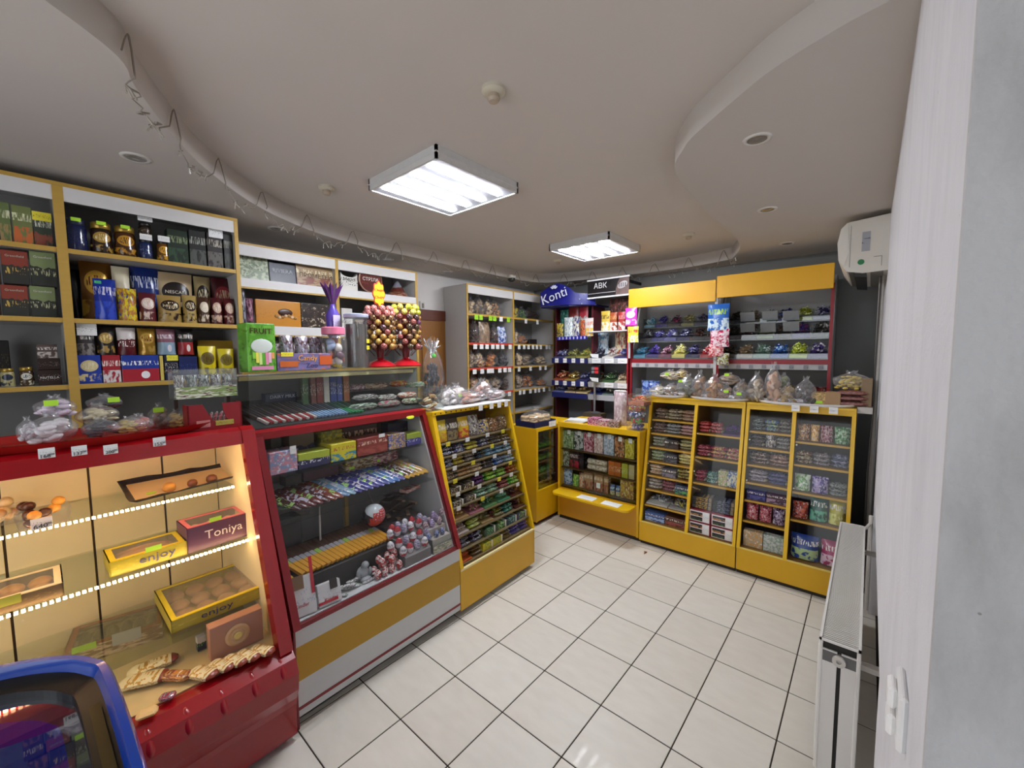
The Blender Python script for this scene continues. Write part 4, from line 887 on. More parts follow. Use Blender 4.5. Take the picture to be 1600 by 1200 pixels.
# bars and wrapped sweets on the deck
PK = lambda px, py, z, l, wd, hh, an, mat, label, name='snack_bar', cat='snack bar', group=None, tilt=0: pack('pillow', name, label, cat, LW(*zt(px, py, z), z+.001), (l, wd, hh), RA+an, mat, group=group, tilt=tilt)
CRM = pkg('ecdcae','b8862c','8a3a24',2,.3)
for i, (x, y, l, wd, an, lk) in enumerate(((225,1068,.10,.055,-.55,'large cream wrapped wafer nearest the freezer'),(240,1045,.10,.05,-.2,'cream wafer bar behind the large one'),(277,1062,.075,.035,-.9,'brown and cream candy with nut picture'),(318,1058,.075,.045,-1.1,'cream bar with red lettering'),
     (347,1046,.07,.04,-1.15,'cream nut bar third along the front edge'),(368,1038,.07,.038,-1.2,'cream nut bar fourth along the front edge'),(388,1030,.07,.038,-1.2,'cream nut bar fifth along the front edge'),(410,1022,.07,.038,-1.1,'cream nut bar by the case end'))):
    PK(x, y, .428, l*1.55, wd*1.5, .032, an, CRM if i != 2 else pkg('c8863c','7a3018','f0e0c0',4,.3), lk+' in the pastry case')
PK(262,1092,.428,.05,.04,.02,-.6,pkg('8a8a90','b0405a','d8d8e0',4,.2,metal=.4),'silver twist-wrapped sweet at the pastry case front edge','wrapped_sweet','candy')
PK(230,1118,.428,.06,.05,.018,-.3,M('e0b878',.5,var=.15),'pale biscuit at the pastry case front edge','biscuit','biscuit')
pack('pouch','cookie_bag','clear bag of brown wafers lying at the left edge of the deck','bag',LW(*zt(30,1025,.43),.43),(.22,.06,.1),RA,pkg('b88a50','d8b078','6a4a3a',4,.2),tilt=-.5)
s, tt = zt(318, 1018, .43); pack('carton','cream_packet','small dark blue packet with a white lid beside the pink cookie carton','packet',LW(s,tt+.03,.428),(.03,.025,.06),RA,pkg('181e48','e8e4d8','58b048',5,.3))
# ---- bags of marshmallow and fruit on a red tray on top of the pastry case
zt_ = 1.336
t = thing('serving_tray', 'oval red tray of bagged sweets on top of the pastry case', 'tray', LW(-.52, .43, zt_), RA)
b = MB(); b.lathe([(.33,0),(.37,.01),(.41,.035),(.415,.037),(.405,.033),(.36,.012),(0,.012)], 36, sx=1, sy=.42); b.build('tray_shell', M('a01c18', .25), t, smooth='auto')
MARS = M('e6dede', .5, var=.06); 
for i, (x, top, bot, wpx, m_, kd, st, lk) in enumerate(((82,650,692,96,M('e8e2e4',.5,var=.05),'lumps',None,'bag of white marshmallows at the front left'),(88,621,652,72,M('dcccdc',.5,var=.08),'lumps',(-.1,.6,STK),'bag of pinkish marshmallows on top'),
      (155,634,662,74,M('d0c49c',.5,var=.12),'lumps',None,'bag of cream marshmallows'),(160,655,682,66,M('262630',.35,var=.2),'flats',None,'bag of black glazed sweets at the front'),(165,620,640,60,M('33333c',.35,var=.2),'flats',(.2,.5,STK),'bag of black sweets at the back'),
      (205,656,676,60,M('c8b058',.45,var=.35,scale=12),'lumps',None,'bag of yellow-red fruit jellies'),(220,650,676,50,M('c86a58',.45,var=.35,scale=12),'lumps',None,'bag of reddish peach sweets'),(252,634,668,40,M('b8a090',.45,var=.3,scale=12),'lumps',(-.1,.7,STK),'upright clear bag of peach sweets'),
      (280,646,672,44,M('c8a858',.45,var=.3,scale=12),'lumps',None,'clear bag of yellow sweets at the tray end'),(45,656,690,40,M('d8d2d6',.5,var=.05),'lumps',None,'bag of white marshmallows at the tray left'))):
    up_ = 1 if i in (1, 2, 4, 7) else 0; tt = .34+.1*(i in (4, 7, 8))+.05*up_
    s, z0 = onT(x, bot, tt); _, z1 = onT(x, top, tt); sw = onT(x+wpx/2, bot, tt)[0]-onT(x-wpx/2, bot, tt)[0]
    bagged('sweet_bag', lk+' on the red tray', 'sweets bag', LW(s, tt+.02, max(z0, zt_+.014)), (sw, min(sw*.8, .17), max((z1-z0)*1.05, .06)), m_, RA, kd, i, sticker=st)
# ---- clear gum display above a red promo stand, right end of the pastry case
s, z0 = onT(322, 620, .42); t = thing('gum_display', 'clear acrylic display box of sweets above the red stand', 'display box', LW(s, .44, 1.335), RA)
zb = z0-1.335; wd = .235; b = MB(); hh = .125
b.box(-wd/2, wd/2, -.05, -.048, zb, zb+hh); b.box(-wd/2, wd/2, .048, .05, zb, zb+hh); b.box(-wd/2, -wd/2+.002, -.05, .05, zb, zb+hh); b.box(wd/2-.002, wd/2, -.05, .05, zb, zb+hh); b.box(-wd/2, wd/2, -.05, .05, zb+hh, zb+hh+.002); b.box(-wd/2, wd/2, -.05, .05, zb-.002, zb); b.build('acrylic_shell', ACRYL, t)
MB().box(-wd/2+.004, wd/2-.004, -.0525, -.0505, zb, zb+.05).build('printed_front', pkg('8aa060','d8d8c8','5a2838',4,.4), t)
for i, c in enumerate(('6a4a48','4a5a58','3a3c40','54484a','403438')): link('sweet_pack', SH['pouch'], t, (-wd/2+.03+i*.045, .01, zb+.001), scale=(.042,.05,.1), mat=pkg(c,'a8a8a4','d8d8d4',4,.2))
b = MB()
for sx_ in (-.1, .1): b.box(sx_-.006, sx_+.006, .02, .03, 0, zb)
b.box(-.106, .106, .018, .032, 0, .006); b.build('support_frame', M('3a2a22',.5), t)
t = thing('promo_stand', 'red cardboard candy stand with a curved cut-out below the acrylic box', 'display stand', LW(onT(338,660,.34)[0], .35, 1.336), RA)
b = MB(); b.prism([(-.1,0),(.105,0),(.105,.115)]+[(.055-.035*math.cos(i*math.pi/16)+.01, .115-.085*math.sin(i*math.pi/16)) for i in range(9)]+[(-.01,.04),(-.045,.115),(-.1,.115)], 0, .006, 1); b.box(-.1,-.094,0,.07,0,.115); b.box(.099,.105,0,.07,0,.115); b.build('card_shell', M('8a1820',.4,var=.05), t)
for i in range(6): link('candy_stick', SH['pillow'], t, (-.03+i*.02, .03, .03), rot=(0,-1.2,.4), scale=(.09,.018,.018), mat=pkg('a8a0a0','b03040','e8e0d8',4,.2))
link('logo_patch', SH['carton'], t, (-.045,-.001,.014), scale=(.05,.003,.03), mat=pkg('d08a88','f0d8d0','fff0f0',3)); link('logo_patch', SH['carton'], t, (.035,-.001,.016), scale=(.07,.003,.022), mat=pkg('b0a84a','3a2018','f0e8c0',3))
# ================================================================== CHOCOLATE COUNTER
def lpix_y(s, t, z): return pix_y(LW(s, t, z))
def rowT(T, z, specs, where, dep=.06):
    for q in specs:
        kind, a, c, top, look, cat, mat = q[:7]; op = dict(q[7]) if len(q) > 7 else {}
        dz = op.pop('dz', 0); tt = T+op.pop('dt', 0); d_ = op.pop('d', dep); nm = op.pop('name', cat.replace(' ', '_'))
        ym = (top+lpix_y((onT(a, top, tt)[0]+onT(c, top, tt)[0])/2, tt, z+dz))/2
        x0, x1 = onT(a, ym, tt)[0], onT(c, ym, tt)[0]; hh = onT((a+c)/2, top, tt)[1]-(z+dz)
        if kind in ('jar', 'can'): d_ = x1-x0
        pack(kind, nm, look+(' '+where if where else ''), cat, LW((x0+x1)/2, tt+d_/2, z+dz+.0005), (x1-x0-.002, d_, hh), RA+op.pop('rz', 0), mat, **op)
t = Lroot('chocolate_counter', 'glass-fronted chocolate counter with white panel and yellow stripe', 'counter')
def gt(z): return -.008+.308*(z-.47)/.80         # where the slanted glass is
b = MB(); b.box(0, 1, 0, .015, .375, .455); b.build('front_panel', WHT, t)
MB().box(0, 1, 0, .014, .215, .375).build('yellow_stripe', M('b58a0e', .4, var=.05), t)
b = MB(); b.box(0, 1, 0, .015, .05, .215); b.build('front_panel', WHT, t)
MB().box(0, 1, -.002, .0, .082, .096).build('red_line', REDT, t)
MB().box(0, 1, -.006, .015, .453, .472).build('red_trim', REDT, t)
MB().box(0, .008, -.006, .015, .0, .455).build('edge_strip', REDT, t)
MB().box(.0, 1, .05, .6, .0, .05).build('plinth', M('35312e', .6), t)
b = MB(); b.box(0, .006, .015, .6, .03, .46); b.build('side_panel', M('8a8886', .5), t)
b = MB(); b.box(.994, 1, .015, .6, .03, .46); b.build('side_panel', M('8a8886', .5), t)
for a, c in ((-.002, .03), (.972, 1.002)):
    b = MB(); b.prism([(gt(.46)-.006, .46), (gt(.46)+.03, .46), (gt(1.28)+.03, 1.28), (gt(1.28)-.006, 1.28)], a, c, 0); b.build('corner_post', REDT, t)
b = MB(); b.prism([(.30, 1.265), (.36, 1.265), (.36, 1.305), (.295, 1.30)], 0, 1.0, 0); b.build('top_trim', M('96121c', .3), t)
b = MB(); b.prism([(gt(.475), .475), (gt(.475)+.004, .475), (gt(1.265)+.004, 1.265), (gt(1.265), 1.265)], .03, .972, 0); b.build('front_glass', GLASS, t)
GREY = M('b4b4b2', .5, var=.03)
for a in (.03, .962):
    b = MB(); b.prism([(gt(.47)+.03, .47), (.58, .47), (.58, 1.27), (gt(1.27)+.03, 1.27)], a, a+.01, 0); b.build('inner_side', GREY, t)
MB().box(.03, .972, .58, .6, .03, 1.27).build('back_panel', M('9a9896', .6), t)
MB().box(.0, 1.0, .02, .6, .46, .474).build('deck', M('d0d2d4', .4), t)
MB().box(0, 1, .36, .66, 1.27, 1.30).build('counter_top', M('a8a6a2', .5), t)
ZA, ZB, ZD = 1.083, .872, .474
MB().box(.04, .962, .27, .55, ZA-.008, ZA).build('glass_shelf', PANE, t)
MB().box(.04, .962, .185, .56, ZB-.008, ZB).build('glass_shelf', PANE, t)
zA2 = onT(550, 738, .44)[1]
b = MB(); b.box(.04, .962, .445, .58, zA2-.016, zA2, 0); b.box(.04, .962, .44, .445, zA2-.05, zA2, 1); b.build('rear_shelf', [GREY, M('c9c6b8', .5)], t)
for ss in (.28,): b = MB(); b.tube([(ss, .30, .474), (ss, .30, ZB-.008)], .006, 8); b.build('shelf_support', ALU, t, smooth='auto')
MB().box(.50, .52, .44, .46, .474, zA2-.05).build('wood_upright', WOOD, t)
# ---- glass topping with tray compartments
b = MB(); b.box(.0, 1.055, .36, .363, 1.302, 1.576); b.build('top_front_glass', PANE, t)
for ss in (0., 1.05): MB().box(ss, ss+.004, .363, .66, 1.302, 1.576).build('top_side_glass', PANE, t)
MB().box(.0, 1.055, .36, .72, 1.576, 1.582).build('top_glass_shelf', PANE, t)
b = MB(); b.box(.0, 1.05, .485, .72, 1.545, 1.56, 0); b.box(.0, 1.05, .48, .485, 1.538, 1.56, 1); b.build('top_wood_shelf', [M('d0cec6', .5), M('d8cc98', .5)], t)
MB().box(0, 1.05, .70, .71, 1.30, 1.545).build('top_back', M('7c7a76', .6), t)
b = MB(); b.prism([(.365, 1.303), (.66, 1.303), (.66, 1.42), (.365, 1.31)], .02, 1.04, 0); b.build('sloped_tray', M('3a3a3a', .5), t)
e_ = MB(); e_.ball((0, 0, 0), .03, .002, .012, 16, 6); s_, z_ = onS(643, 653, .9)
st, sz = onT(643, 652, .285); o = e_.build('oval_sticker', M('d8e02a', .4), t, (st, gt(sz)-.002, sz)); o.rotation_euler = (-.36, 0, 0)
# ---- slim chocolate bars fanned in the topping
TR = lambda tt: 1.303+.007+(tt-.365)*.373
for i in range(27):
    f = i/26; s = .045+f*.52; c1, c2, g_ = (('4a3a3a', '2e2426')[i % 2], 'd8c8c4', 'red-tipped') if i < 13 else (('3c424c', '262a32')[i % 2], '8aa4c8', 'blue-tipped') if i < 22 else (('2c4a38', '1c2c24')[i % 2], '3a8a58', 'green-tipped')
    if i < 13 and i % 2: c2 = 'a83038'
    me = SH['carton']; L_ = .17; a_ = -1.15
    o = thing('chocolate_bar', 'slim black %s chocolate bar fanned in the glass topping' % g_, 'chocolate bar', LW(s+.0, .475, TR(.475)+.006), RA+a_+math.pi/2-.42, 'slim %s bars' % g_); o.rotation_euler = (.355, 0, RA+.42)
    link('wrapper', me, o, (0, .035, 0), scale=(.0155, .15, .012), mat=M(c1, .3)); link('bar_tip', me, o, (0, -.072, 0), scale=(.0155, .064, .012), mat=M(c2, .35))
rowT(.60, 1.405, [('carton',414,464,614,'navy chocolate bar box with white lettering','box',pkg('1a2048','2a3468','5a64a0',3,.4),dict(texts=[('DAIRY MILK',.05,.6,.8,'c8ccdc')],d=.05))], 'at the back of the glass topping')
for i, (a, c, tp, col, nm, tx) in enumerate(((473,482,586,'4a6a3c','green',None),(486,494,586,'7a4a40','red-brown',None),(495,505,584,'7a2822','dark red','BOUNTY'),(506,515,585,'b8b0a8','pale',None),(516,526,584,'2c3a78','blue',None),(527,535,588,'3a4484','violet-blue',None),(537,546,583,'a06038','copper',None))):
    rowT(.52, 1.30, [('carton',a,c,tp,'upright %s chocolate bar carton in a row' % nm,'carton',pkg(col,'c8c0b0','e0d8c8',3,.35),dict(d=.025,dz=.08))], 'in the glass topping')
for i, (x, y, wpx, c1, c2, lk) in enumerate(((561,606,26,'b89ca0','7a3a48','pinkish sweets'),(590,604,40,'c8b088','8a5a48','cream and fruit sweets'),(626,600,26,'c8a030','a03a28','yellow and red sweets'),(652,602,30,'5a8a68','c8c0b0','green and pale sweets'),
        (575,622,40,'8a8480','4a4444','grey sweets'),(608,622,30,'b0a8a0','5a4a48','pale beige sweets'),(640,618,28,'c06a48','d8d0c8','orange sweets'),(572,640,44,'98a890','5a5a58','green-labelled jelly sweets'),(612,636,34,'8a9a88','a05060','green and red gums'),(648,630,30,'6a3a34','a8c0a0','dark red berries'))):
    tt = (.53, .45, .40)[0 if i < 4 else 1 if i < 7 else 2]; s, z = onT(x, y, tt); sw = wpx/ (FPX)*2.0
    pack('pillow','sweet_packet','clear packet of %s in the glass topping' % lk,'candy packet',LW(s,tt+.03,max(z-.02,TR(tt)+.004)),(onT(x+wpx/2,y,tt)[0]-onT(x-wpx/2,y,tt)[0],.07,.045),RA,pkg(c1,c2,'d8d4d0',4,.15))
# ---- boxes on the upper glass shelf
rowT(.30, ZA, [
 ('carton',421,465,705,'pale blue sweets box with pink print','box',pkg('8a9ac0','c88a98','d8dce8',4,.35),dict(d=.1,stickers=[WS(.8,.35,.03,.04)])),
 ('carton',466,516,706,'green and navy gum box with round eyes','box',pkg('2a2c58','a8b830','d0d0d8',5,.35),dict(d=.1)),
 ('carton',517,557,692,'bright yellow open sweets box','box',pkg('d8cc20','3a88a0','c06838',1,.35),dict(d=.12)),
 ('carton',558,606,683,'red-brown chocolate box with small cocoa print','box',pkg('8a3028','a04a3a','d8b8a0',1,.35),dict(d=.11,stickers=[WS(.9,.3,.04,.02)])),
 ('carton',607,634,678,'blue and purple sweets box','box',pkg('5a5c9a','a88a50','d8c8d0',4,.35),dict(d=.1)),
 ('carton',636,667,676,'green and violet gum box at the right','box',pkg('4a4890','98a838','c8c8d8',5,.35),dict(d=.1))], 'on the upper glass shelf of the counter')
rowT(.44, ZA, [
 ('carton',424,440,683,'dark green carton half hidden','box',pkg('2c302a','4a4c44','8a8a80',3,.4),dict(d=.08)),
 ('carton',452,492,676,'navy chocolate carton with nuts printed','box',pkg('1c2040','6a5a48','a8a8b8',5,.4),dict(d=.08)),
 ('carton',502,536,673,'olive yellow carton lid','box',pkg('8a8a28','c8b830','5a6a3a',4,.4),dict(d=.08)),
 ('carton',536,590,664,'dark brown chocolate carton lid','box',pkg('3a1c14','8a5a3c','b89878',1,.4),dict(d=.08)),
 ('carton',606,642,660,'black and navy carton','box',pkg('20223a','5a5440','8a8aa8',3,.4),dict(d=.08))], 'at the back of the upper glass shelf')
rowT(.46, zA2, [
 ('carton',474,530,732,'flat dark red chocolate box','box',pkg('4a2430','6a3440','b09098',3,.35),dict(d=.1)),
 ('carton',540,584,716,'yellow cookie pack with nut pictures','box',pkg('c8b898','6a4a2c','d8c830',4,.35),dict(d=.1,stickers=[(-.3,.2,.03,.012,STK)])),
 ('carton',580,622,708,'red chocolate bar carton','box',pkg('7a2430','d8b8b0','a84a50',4,.35),dict(d=.09,dt=.005,dz=.001,stickers=[(-.25,.3,.02,.015,STK)])),
 ('carton',446,472,744,'small dark carton','box',pkg('3a3230','5a504c','8a8078',3,.4),dict(d=.08))], 'on the white inner shelf')
b = MB(); b.prism([(-.09,0),(.09,0),(.1,.02),(-.1,.02)], -.06, .06, 1); s, q_ = zt(462, 772, ZB); tag(b.build('clear_tray', ACRYL, None, LW(s, q_, ZB+.0005), RA), 'empty clear plastic tray on the middle glass shelf', 'tray')
# ---- bars on the middle glass shelf
cols = ['3a1c18','4a1a1c','541a1e','5a2420','46201c','6a3020','7a4028','5a7a98','7a98a8','2c2c70','34306a','3a3a80','403c78','4a4a8c','46508a','5878a8','4a70a8','5a5a90','4a3424','58402a','8a6a40','b08a50','b89458']
for i, c in enumerate(cols):
    f = i/(len(cols)-1); s = .10+f*.80; bh = .012
    lk = 'dark red' if i < 7 else 'blue' if i < 18 else 'brown and gold'
    o = link('chocolate_bar', SH['pillow'], None, mat=pkg(c, 'a8a4b0' if i % 3 else '8ab060', 'b8903c' if i > 17 else c, 2, .25))
    o.matrix_basis = Matrix.Translation(LW(s, .32, ZB+.062)) @ Matrix.Rotation(RA-.95, 4, 'Z') @ Matrix.Rotation(.36, 4, 'Y') @ Matrix.Rotation(.25, 4, 'X') @ Matrix.Diagonal((.22, .052, .018, 1))
    tag(o, '%s wrapped chocolate bar overlapping others on the middle glass shelf' % lk, 'chocolate bar', '%s bars on the middle glass shelf' % lk)
for x, y, c1, c2, lk in ((443,796,'a8aca8','40a060','grey and green'),(470,794,'3a2a24','b08a60','brown nut')):
    s, q_ = zt(x, y, ZB); pack('pillow','chocolate_bar','large %s bar at the left of the middle glass shelf' % lk,'chocolate bar',LW(s,q_,ZB+.002),(.12,.06,.018),RA-.6,pkg(c1,c2,'e0d8d0',2,.25))
# ---- wafer sticks rack
t = thing('wafer_rack', 'low dark step rack carrying the row of wafer sticks', 'rack', LO, RA)
zw = .63; b = MB(); b.prism([(.14,ZD),(.36,ZD),(.36,zw+.05),(.14,zw-.035)], .06, .60, 0); b.build('step', M('2c2a28',.5), t); MB().box(.045,.06,.11,.2,ZD,zw+.01).build('end_stop', M('c08a20',.5), t)
for i in range(20):
    s = .085+i*.0255; o = thing('wafer_stick', 'brown and golden wrapped wafer stick in a tight row', 'wafer stick', LW(s, .235, zw+.012), 0, 'wafer sticks in the row'); o.rotation_euler = (.36, 0, RA+.38)
    link('brown_end', SH['carton'], o, (0, .065, 0), scale=(.023,.075,.016), mat=M('4a2a18',.35)); link('band', SH['carton'], o, (0, .012, 0), scale=(.0235,.032,.017), mat=M('9a98a0' if i % 6 else '8ab050',.3)); link('gold_end', SH['carton'], o, (0, -.05, 0), scale=(.023,.095,.016), mat=M('c8902a',.3,var=.15))
# ---- big ball, eggs, character-free toy packs, chocolate packs on the deck
s, z = onT(589, 806, .22); t = thing('toy_ball', 'large red white and black ball hanging in the chocolate counter', 'ball', LW(s, .25, z), RA)
g = MB(); g.ball((0,0,0), .062, n=20, k=14); me = g.mesh('ball_body', [pkg('28282c','c8ccd0','b82c2c',5,.25)], True); link('ball_body', me, t, rot=(.5,.4,0))
g = MB(); g.ball((0,0,0), .0625, n=20, k=14); bm = bmesh.new(); bm.from_mesh(g.mesh('q')); 
bmesh.ops.delete(bm, geom=[f for f in bm.faces if f.calc_center_median().dot(Vector((.35,-.75,-.55))) < .018], context='FACES'); me = bpy.data.meshes.new('red_panel'); bm.to_mesh(me); bm.free(); me.materials.append(M('c03028',.3)); link('red_panel', me, t)
g = MB(); g.tube([(0,0,.06),(0,.05,ZB-z)], .002, 5); g.build('cord', M('888480'), t)
def egg(x, y, tt, z, h_, m_, label, grp, an=0):
    s, _ = onT(x, y, tt); o = link('chocolate_egg', SH['egg'], None, LW(s, tt, z), scale=(h_*.74, h_*.74, h_), mat=m_); o.rotation_euler = (random.uniform(-.12,.12), random.uniform(-.15,.15), random.uniform(0,3)); tag(o, label, 'chocolate egg', grp)
WE = [pkg('d8d4d8','a83038','7a80a0',5,.25), pkg('ccc8d4','8a84a0','505868',4,.25), pkg('e0dce0','b84048','404858',1,.25)]
PE = [pkg('b8a4c8','7a6a98','e0d8e8',4,.25), pkg('c8b0a8','8a7080','e8e0e0',4,.25)]
BE = [pkg('38487c','8a94b8','d0d4e0',4,.25)]; RE = [pkg('b82a28','e8dcd8','8a1c1c',4,.25)]
k = 0
for rw, tt, z0, xs, y in ((0,.19,.615,(612,623,634,645,656),845),(1,.145,.61,(610,621,632,643,654,664),852),(2,.095,.565,(612,623,634,645,656,666),860),(3,.055,.53,(630,641,652,663),868)):
    for x in xs: egg(x, y, tt, z0+.004, .06, WE[k % 3], 'white and red foil egg heaped in the right of the counter', 'white foil eggs'); k += 1
for x, tt, z0 in ((665,.10,.606),(675,.10,.606),(686,.10,.606),(697,.10,.606),(671,.14,.606),(683,.14,.606),(694,.14,.606),(678,.12,.645),(690,.12,.645)): egg(x, 830, tt, z0, .05, PE[k % 2], 'pale violet foil egg in the clear right-hand box', 'violet foil eggs'); k += 1
for x, tt, z0 in ((671,.055,.557),(682,.055,.557),(692,.055,.557)): egg(x, 850, tt, z0, .045, BE[0], 'blue foil egg in the clear right-hand box', 'blue foil eggs')
s, _ = onT(686, 860, .06); t = thing('egg_box', 'clear plastic box holding violet and blue foil eggs', 'display box', LW(s, .07, ZD+.0005), RA)
b = MB(); b.box(-.075,.075,-.045,-.043,.0,.08); b.box(-.075,.075,.1,.102,0,.11); b.box(-.075,-.073,-.043,.1,0,.09); b.box(.073,.075,-.043,.1,0,.09); b.box(-.075,.075,-.043,.1,0,.003); b.build('acrylic_shell', ACRYL, t); MB().box(-.073,.073,-.047,-.0455,0,.045).build('printed_front', pkg('98a088','d8d8c0','4a6a50',4,.4), t)
b = MB(); b.prism([(-.035,.004),(.095,.004),(.095,.131),(.008,.131),(.008,.082),(-.035,.082)],-.07,.07,0); b.build('card_riser', M('b8b0a8',.6), t)
b = MB(); b.prism([(.03,ZD),(.24,ZD),(.24,.61),(.12,.605),(.07,.56),(.03,.528)], .62, .80, 0); tag(b.build('egg_step', M('7c7a7a',.5), None, LO, RA), 'white card step under the white foil eggs', 'display step')
for i, (x, y, tt, z0) in enumerate(((585,870,.1,.475),(596,866,.12,.475),(606,862,.12,.475),(617,858,.1,.475),(590,885,.05,.475),(600,880,.05,.475),(612,874,.05,.475),(624,868,.05,.475),(592,858,.1,.525),(605,850,.1,.525),(617,848,.1,.525),(598,872,.06,.522),(611,866,.06,.522))):
    egg(x, y, tt, z0, .052, RE[0], 'red and white foil egg in the red heap on the counter floor', 'red foil eggs')
rnd = random.Random(3)
for i in range(12):
    s, tt = .80+rnd.uniform(-.13,.1), .36+rnd.uniform(-.05,.05)
    pack('carton','chocolate_tablet','dark brown chocolate tablet in the heap behind the eggs','chocolate bar',LW(s,tt,.62+i*.014),(.16,.07,.012),RA+rnd.uniform(-.6,.6),pkg('2c1c16','4a2c20','b09070',2,.3),group='dark tablets behind the eggs')
tag(MB().box(.66,.95,.28,.46,ZD,.618).build('tablet_riser', M('6a6462',.6), None, LO, RA),'grey card riser under the dark chocolate tablets','display step')
pack('carton','chocolate_tablet','red and white chocolate box on the dark tablets','chocolate bar',LW(.87,.31,.795),(.13,.06,.02),RA+.2,pkg('c83038','d8d8d0','6a8a58',4,.3))
s, q_ = zt(547, 900, ZD); t = thing('toy_egg', 'large dull green and grey surprise egg standing in shadow', 'toy egg', LW(s, q_+.06, ZD+.001), RA)
link('shell', SH['egg'], t, scale=(.1,.1,.14), mat=pkg('8a8c88','7a8450','b8b8b0',5,.4)); g = MB(); g.lathe([(.03,0),(.045,.008),(.03,.016)], 16); g.build('foot', M('5a5a58'), t, smooth=True)
s, q_ = zt(572, 908, ZD); t = thing('toy_figure', 'grey plastic toy pack lying by the red eggs', 'toy', LW(s, q_+.03, ZD+.001), RA)
for nm, c_, d_ in (('body',(0,0,.035),(.032,.03,.035)),('head',(.01,-.01,.078),(.02,.02,.018)),('arm',(-.03,-.01,.04),(.012,.01,.025)),('arm',(.035,-.015,.035),(.012,.01,.025)),('foot',(.0,-.03,.012),(.03,.02,.012))):
    g = MB(); g.ball((0,0,0), *d_, n=12, k=7); g.build(nm, M('9aa0a4',.3,var=.2), t, c_, smooth=True)
# white and red chocolate cartons at the front left
KW = pkg('dcdcdc','b0b4c8','b03038',3,.35)
def kcard(px0, px1, py0, py1, lk, tx, tt=.0):
    (s0, z1), (s1, z0) = onT(px0, py0, tt), onT(px1, py1, tt); h_ = .20
    return s0, s1, z0, z1
t = pack('carton','chocolate_carton','tall white and red chocolate carton with brown bar picture','box',LW(.075,.045,ZD+.001),(.10,.025,.17),RA-.15,KW,texts=[('Kinder',-.1,.28,.6,'b82830',0)],stickers=[(-.2,.7,.05,.06,M('7a5a3c',.4)),(.42,.5,.014,.165,M('b82430',.4))],tilt=-.25)
t = pack('carton','chocolate_carton','low white chocolate carton with dark round picture','box',LW(.19,.04,ZD+.001),(.105,.03,.10),RA-.1,KW,texts=[('Kinder',.05,.25,.6,'b82830',0)],stickers=[(.2,.65,.035,.045,M('2e2424',.4)),(-.1,.1,.09,.012,M('b82430',.4))],tilt=-.25)
for i in range(9):
    s, q_ = .24+.03*i+rnd.uniform(-.01,.01), .06+rnd.uniform(0,.06)
    pack('pillow','chocolate_bar','small white and dark foil chocolate bar scattered on the counter floor','chocolate bar',LW(s,q_,ZD+.002+.01*(i%3)),(.09,.025,.012),RA+rnd.uniform(-1,.2),pkg('c8c8c8','4a3a38','8a9a8a',2,.25),group='scattered small bars')
tag(MB().cbox(.045,.2,.33,.42,.474,.84,.004).build('dark_carton', M('1c1c24',.4), None, LO, RA),'large dark carton at the left back of the chocolate counter','box')
# ================================================================== ON TOP OF THE GLASS TOPPING
ZT = 1.583; TT = .42
def ts(x, y=574, tt=TT): return onT(x, y, tt)[0]
s0, s1 = ts(386), ts(432); hh = onT(405, 505, TT)[1]-ZT
t = pack('carton','candy_box','tall green fruit candy box with a striped round window','box',LW((s0+s1)/2,TT+.05,ZT),(s1-s0,.1,hh),RA+.06,pkg('5aa028','6ab038','3a7018',4,.35),texts=[('FRUIT',0,.84,.75,'4a2a0c')],stickers=[(0,.04,.1,.018,M('d88ab0',.4))])
w_ = s1-s0
for i, c in enumerate(('8ac83c','e8e060','d0e890','58a828','e890b0','f0c0d0','e8a060')):
    g = MB(); ux = -.33+i*.11; zz = math.sqrt(max(.02, .145-ux*ux)); g.box(ux*w_, (ux+.1)*w_, -.053, -.0515, hh*.4-zz*w_*1.25, hh*.4); g.build('candy_strip', M(c,.35), t)
g = MB(); g.ball((0,-.052,hh*.53), w_*.38, .003, w_*.27, 18, 8); g.build('white_badge', M('d4dcd4',.4), t, smooth=True)
s0, s1 = ts(434), ts(517); hh = onT(470, 552, TT)[1]-ZT
pack('carton','candy_box','long violet candy display box with orange flames and lettering','box',LW((s0+s1)/2,TT+.04,ZT),(s1-s0,.08,hh),RA,pkg('6a6490','7a70a0','c86a30',4,.35),texts=[('Candy',.05,.68,.36,'f0a838'),('Zoo',.12,.28,.22,'20366e')],stickers=[(-.33,.82,.06,.022,YTAG),(-.3,.22,.09,.03,M('c86428',.4,var=.3)),(.4,.3,.07,.05,M('c85a24',.4,var=.3))])
for i, (a, c, tp) in enumerate(((440,462,524),(464,486,525),(487,508,526))):
    rowT(TT+.10, ZT, [('pouch',a,c,tp,'clear bag of chocolate candies behind the violet box, %s of three' % ('left','middle','right')[i],'bag',pkg('9a94a0','5a3a38','c8c8d8',4,.15),dict(d=.06))], '')
# jar with pink lid
s = ts(531); hh = onT(531, 512, TT)[1]-ZT; r = (ts(550)-ts(512))/2
t = thing('candy_jar', 'clear jar with pink lid full of mixed candy on the glass topping', 'jar', LW(s, TT+.06, ZT), RA)
MB().lathe([(r*.85,0),(r,.02),(r,hh*.72),(r*.8,hh*.85)], 22).build('jar_body', FILM2, t, smooth=True)
MB().lathe([(r*.84,hh*.84),(r*.88,hh*.85),(r*.88,hh),(r*.8,hh*1.02),(0,hh*1.02)], 22).build('lid', M('e07a98',.3), t, smooth='auto')
rr = random.Random(8)
for i in range(20):
    g = MB(); a = rr.uniform(0,6.3); q = r*.6*math.sqrt(rr.random()); g.ball((0,0,0), .028, .022, .02, 10, 6); o = g.build('candy', M(rr.choice(['e8c818','e8d030','a8584a','6a4a58','c8b8a0','8a9ab8','d8d0c8','b04038']),.3), t, (q*math.cos(a), q*math.sin(a), .03+rr.random()*hh*.6), smooth=True); o.rotation_euler = (rr.random()*3, rr.random()*3, 0)
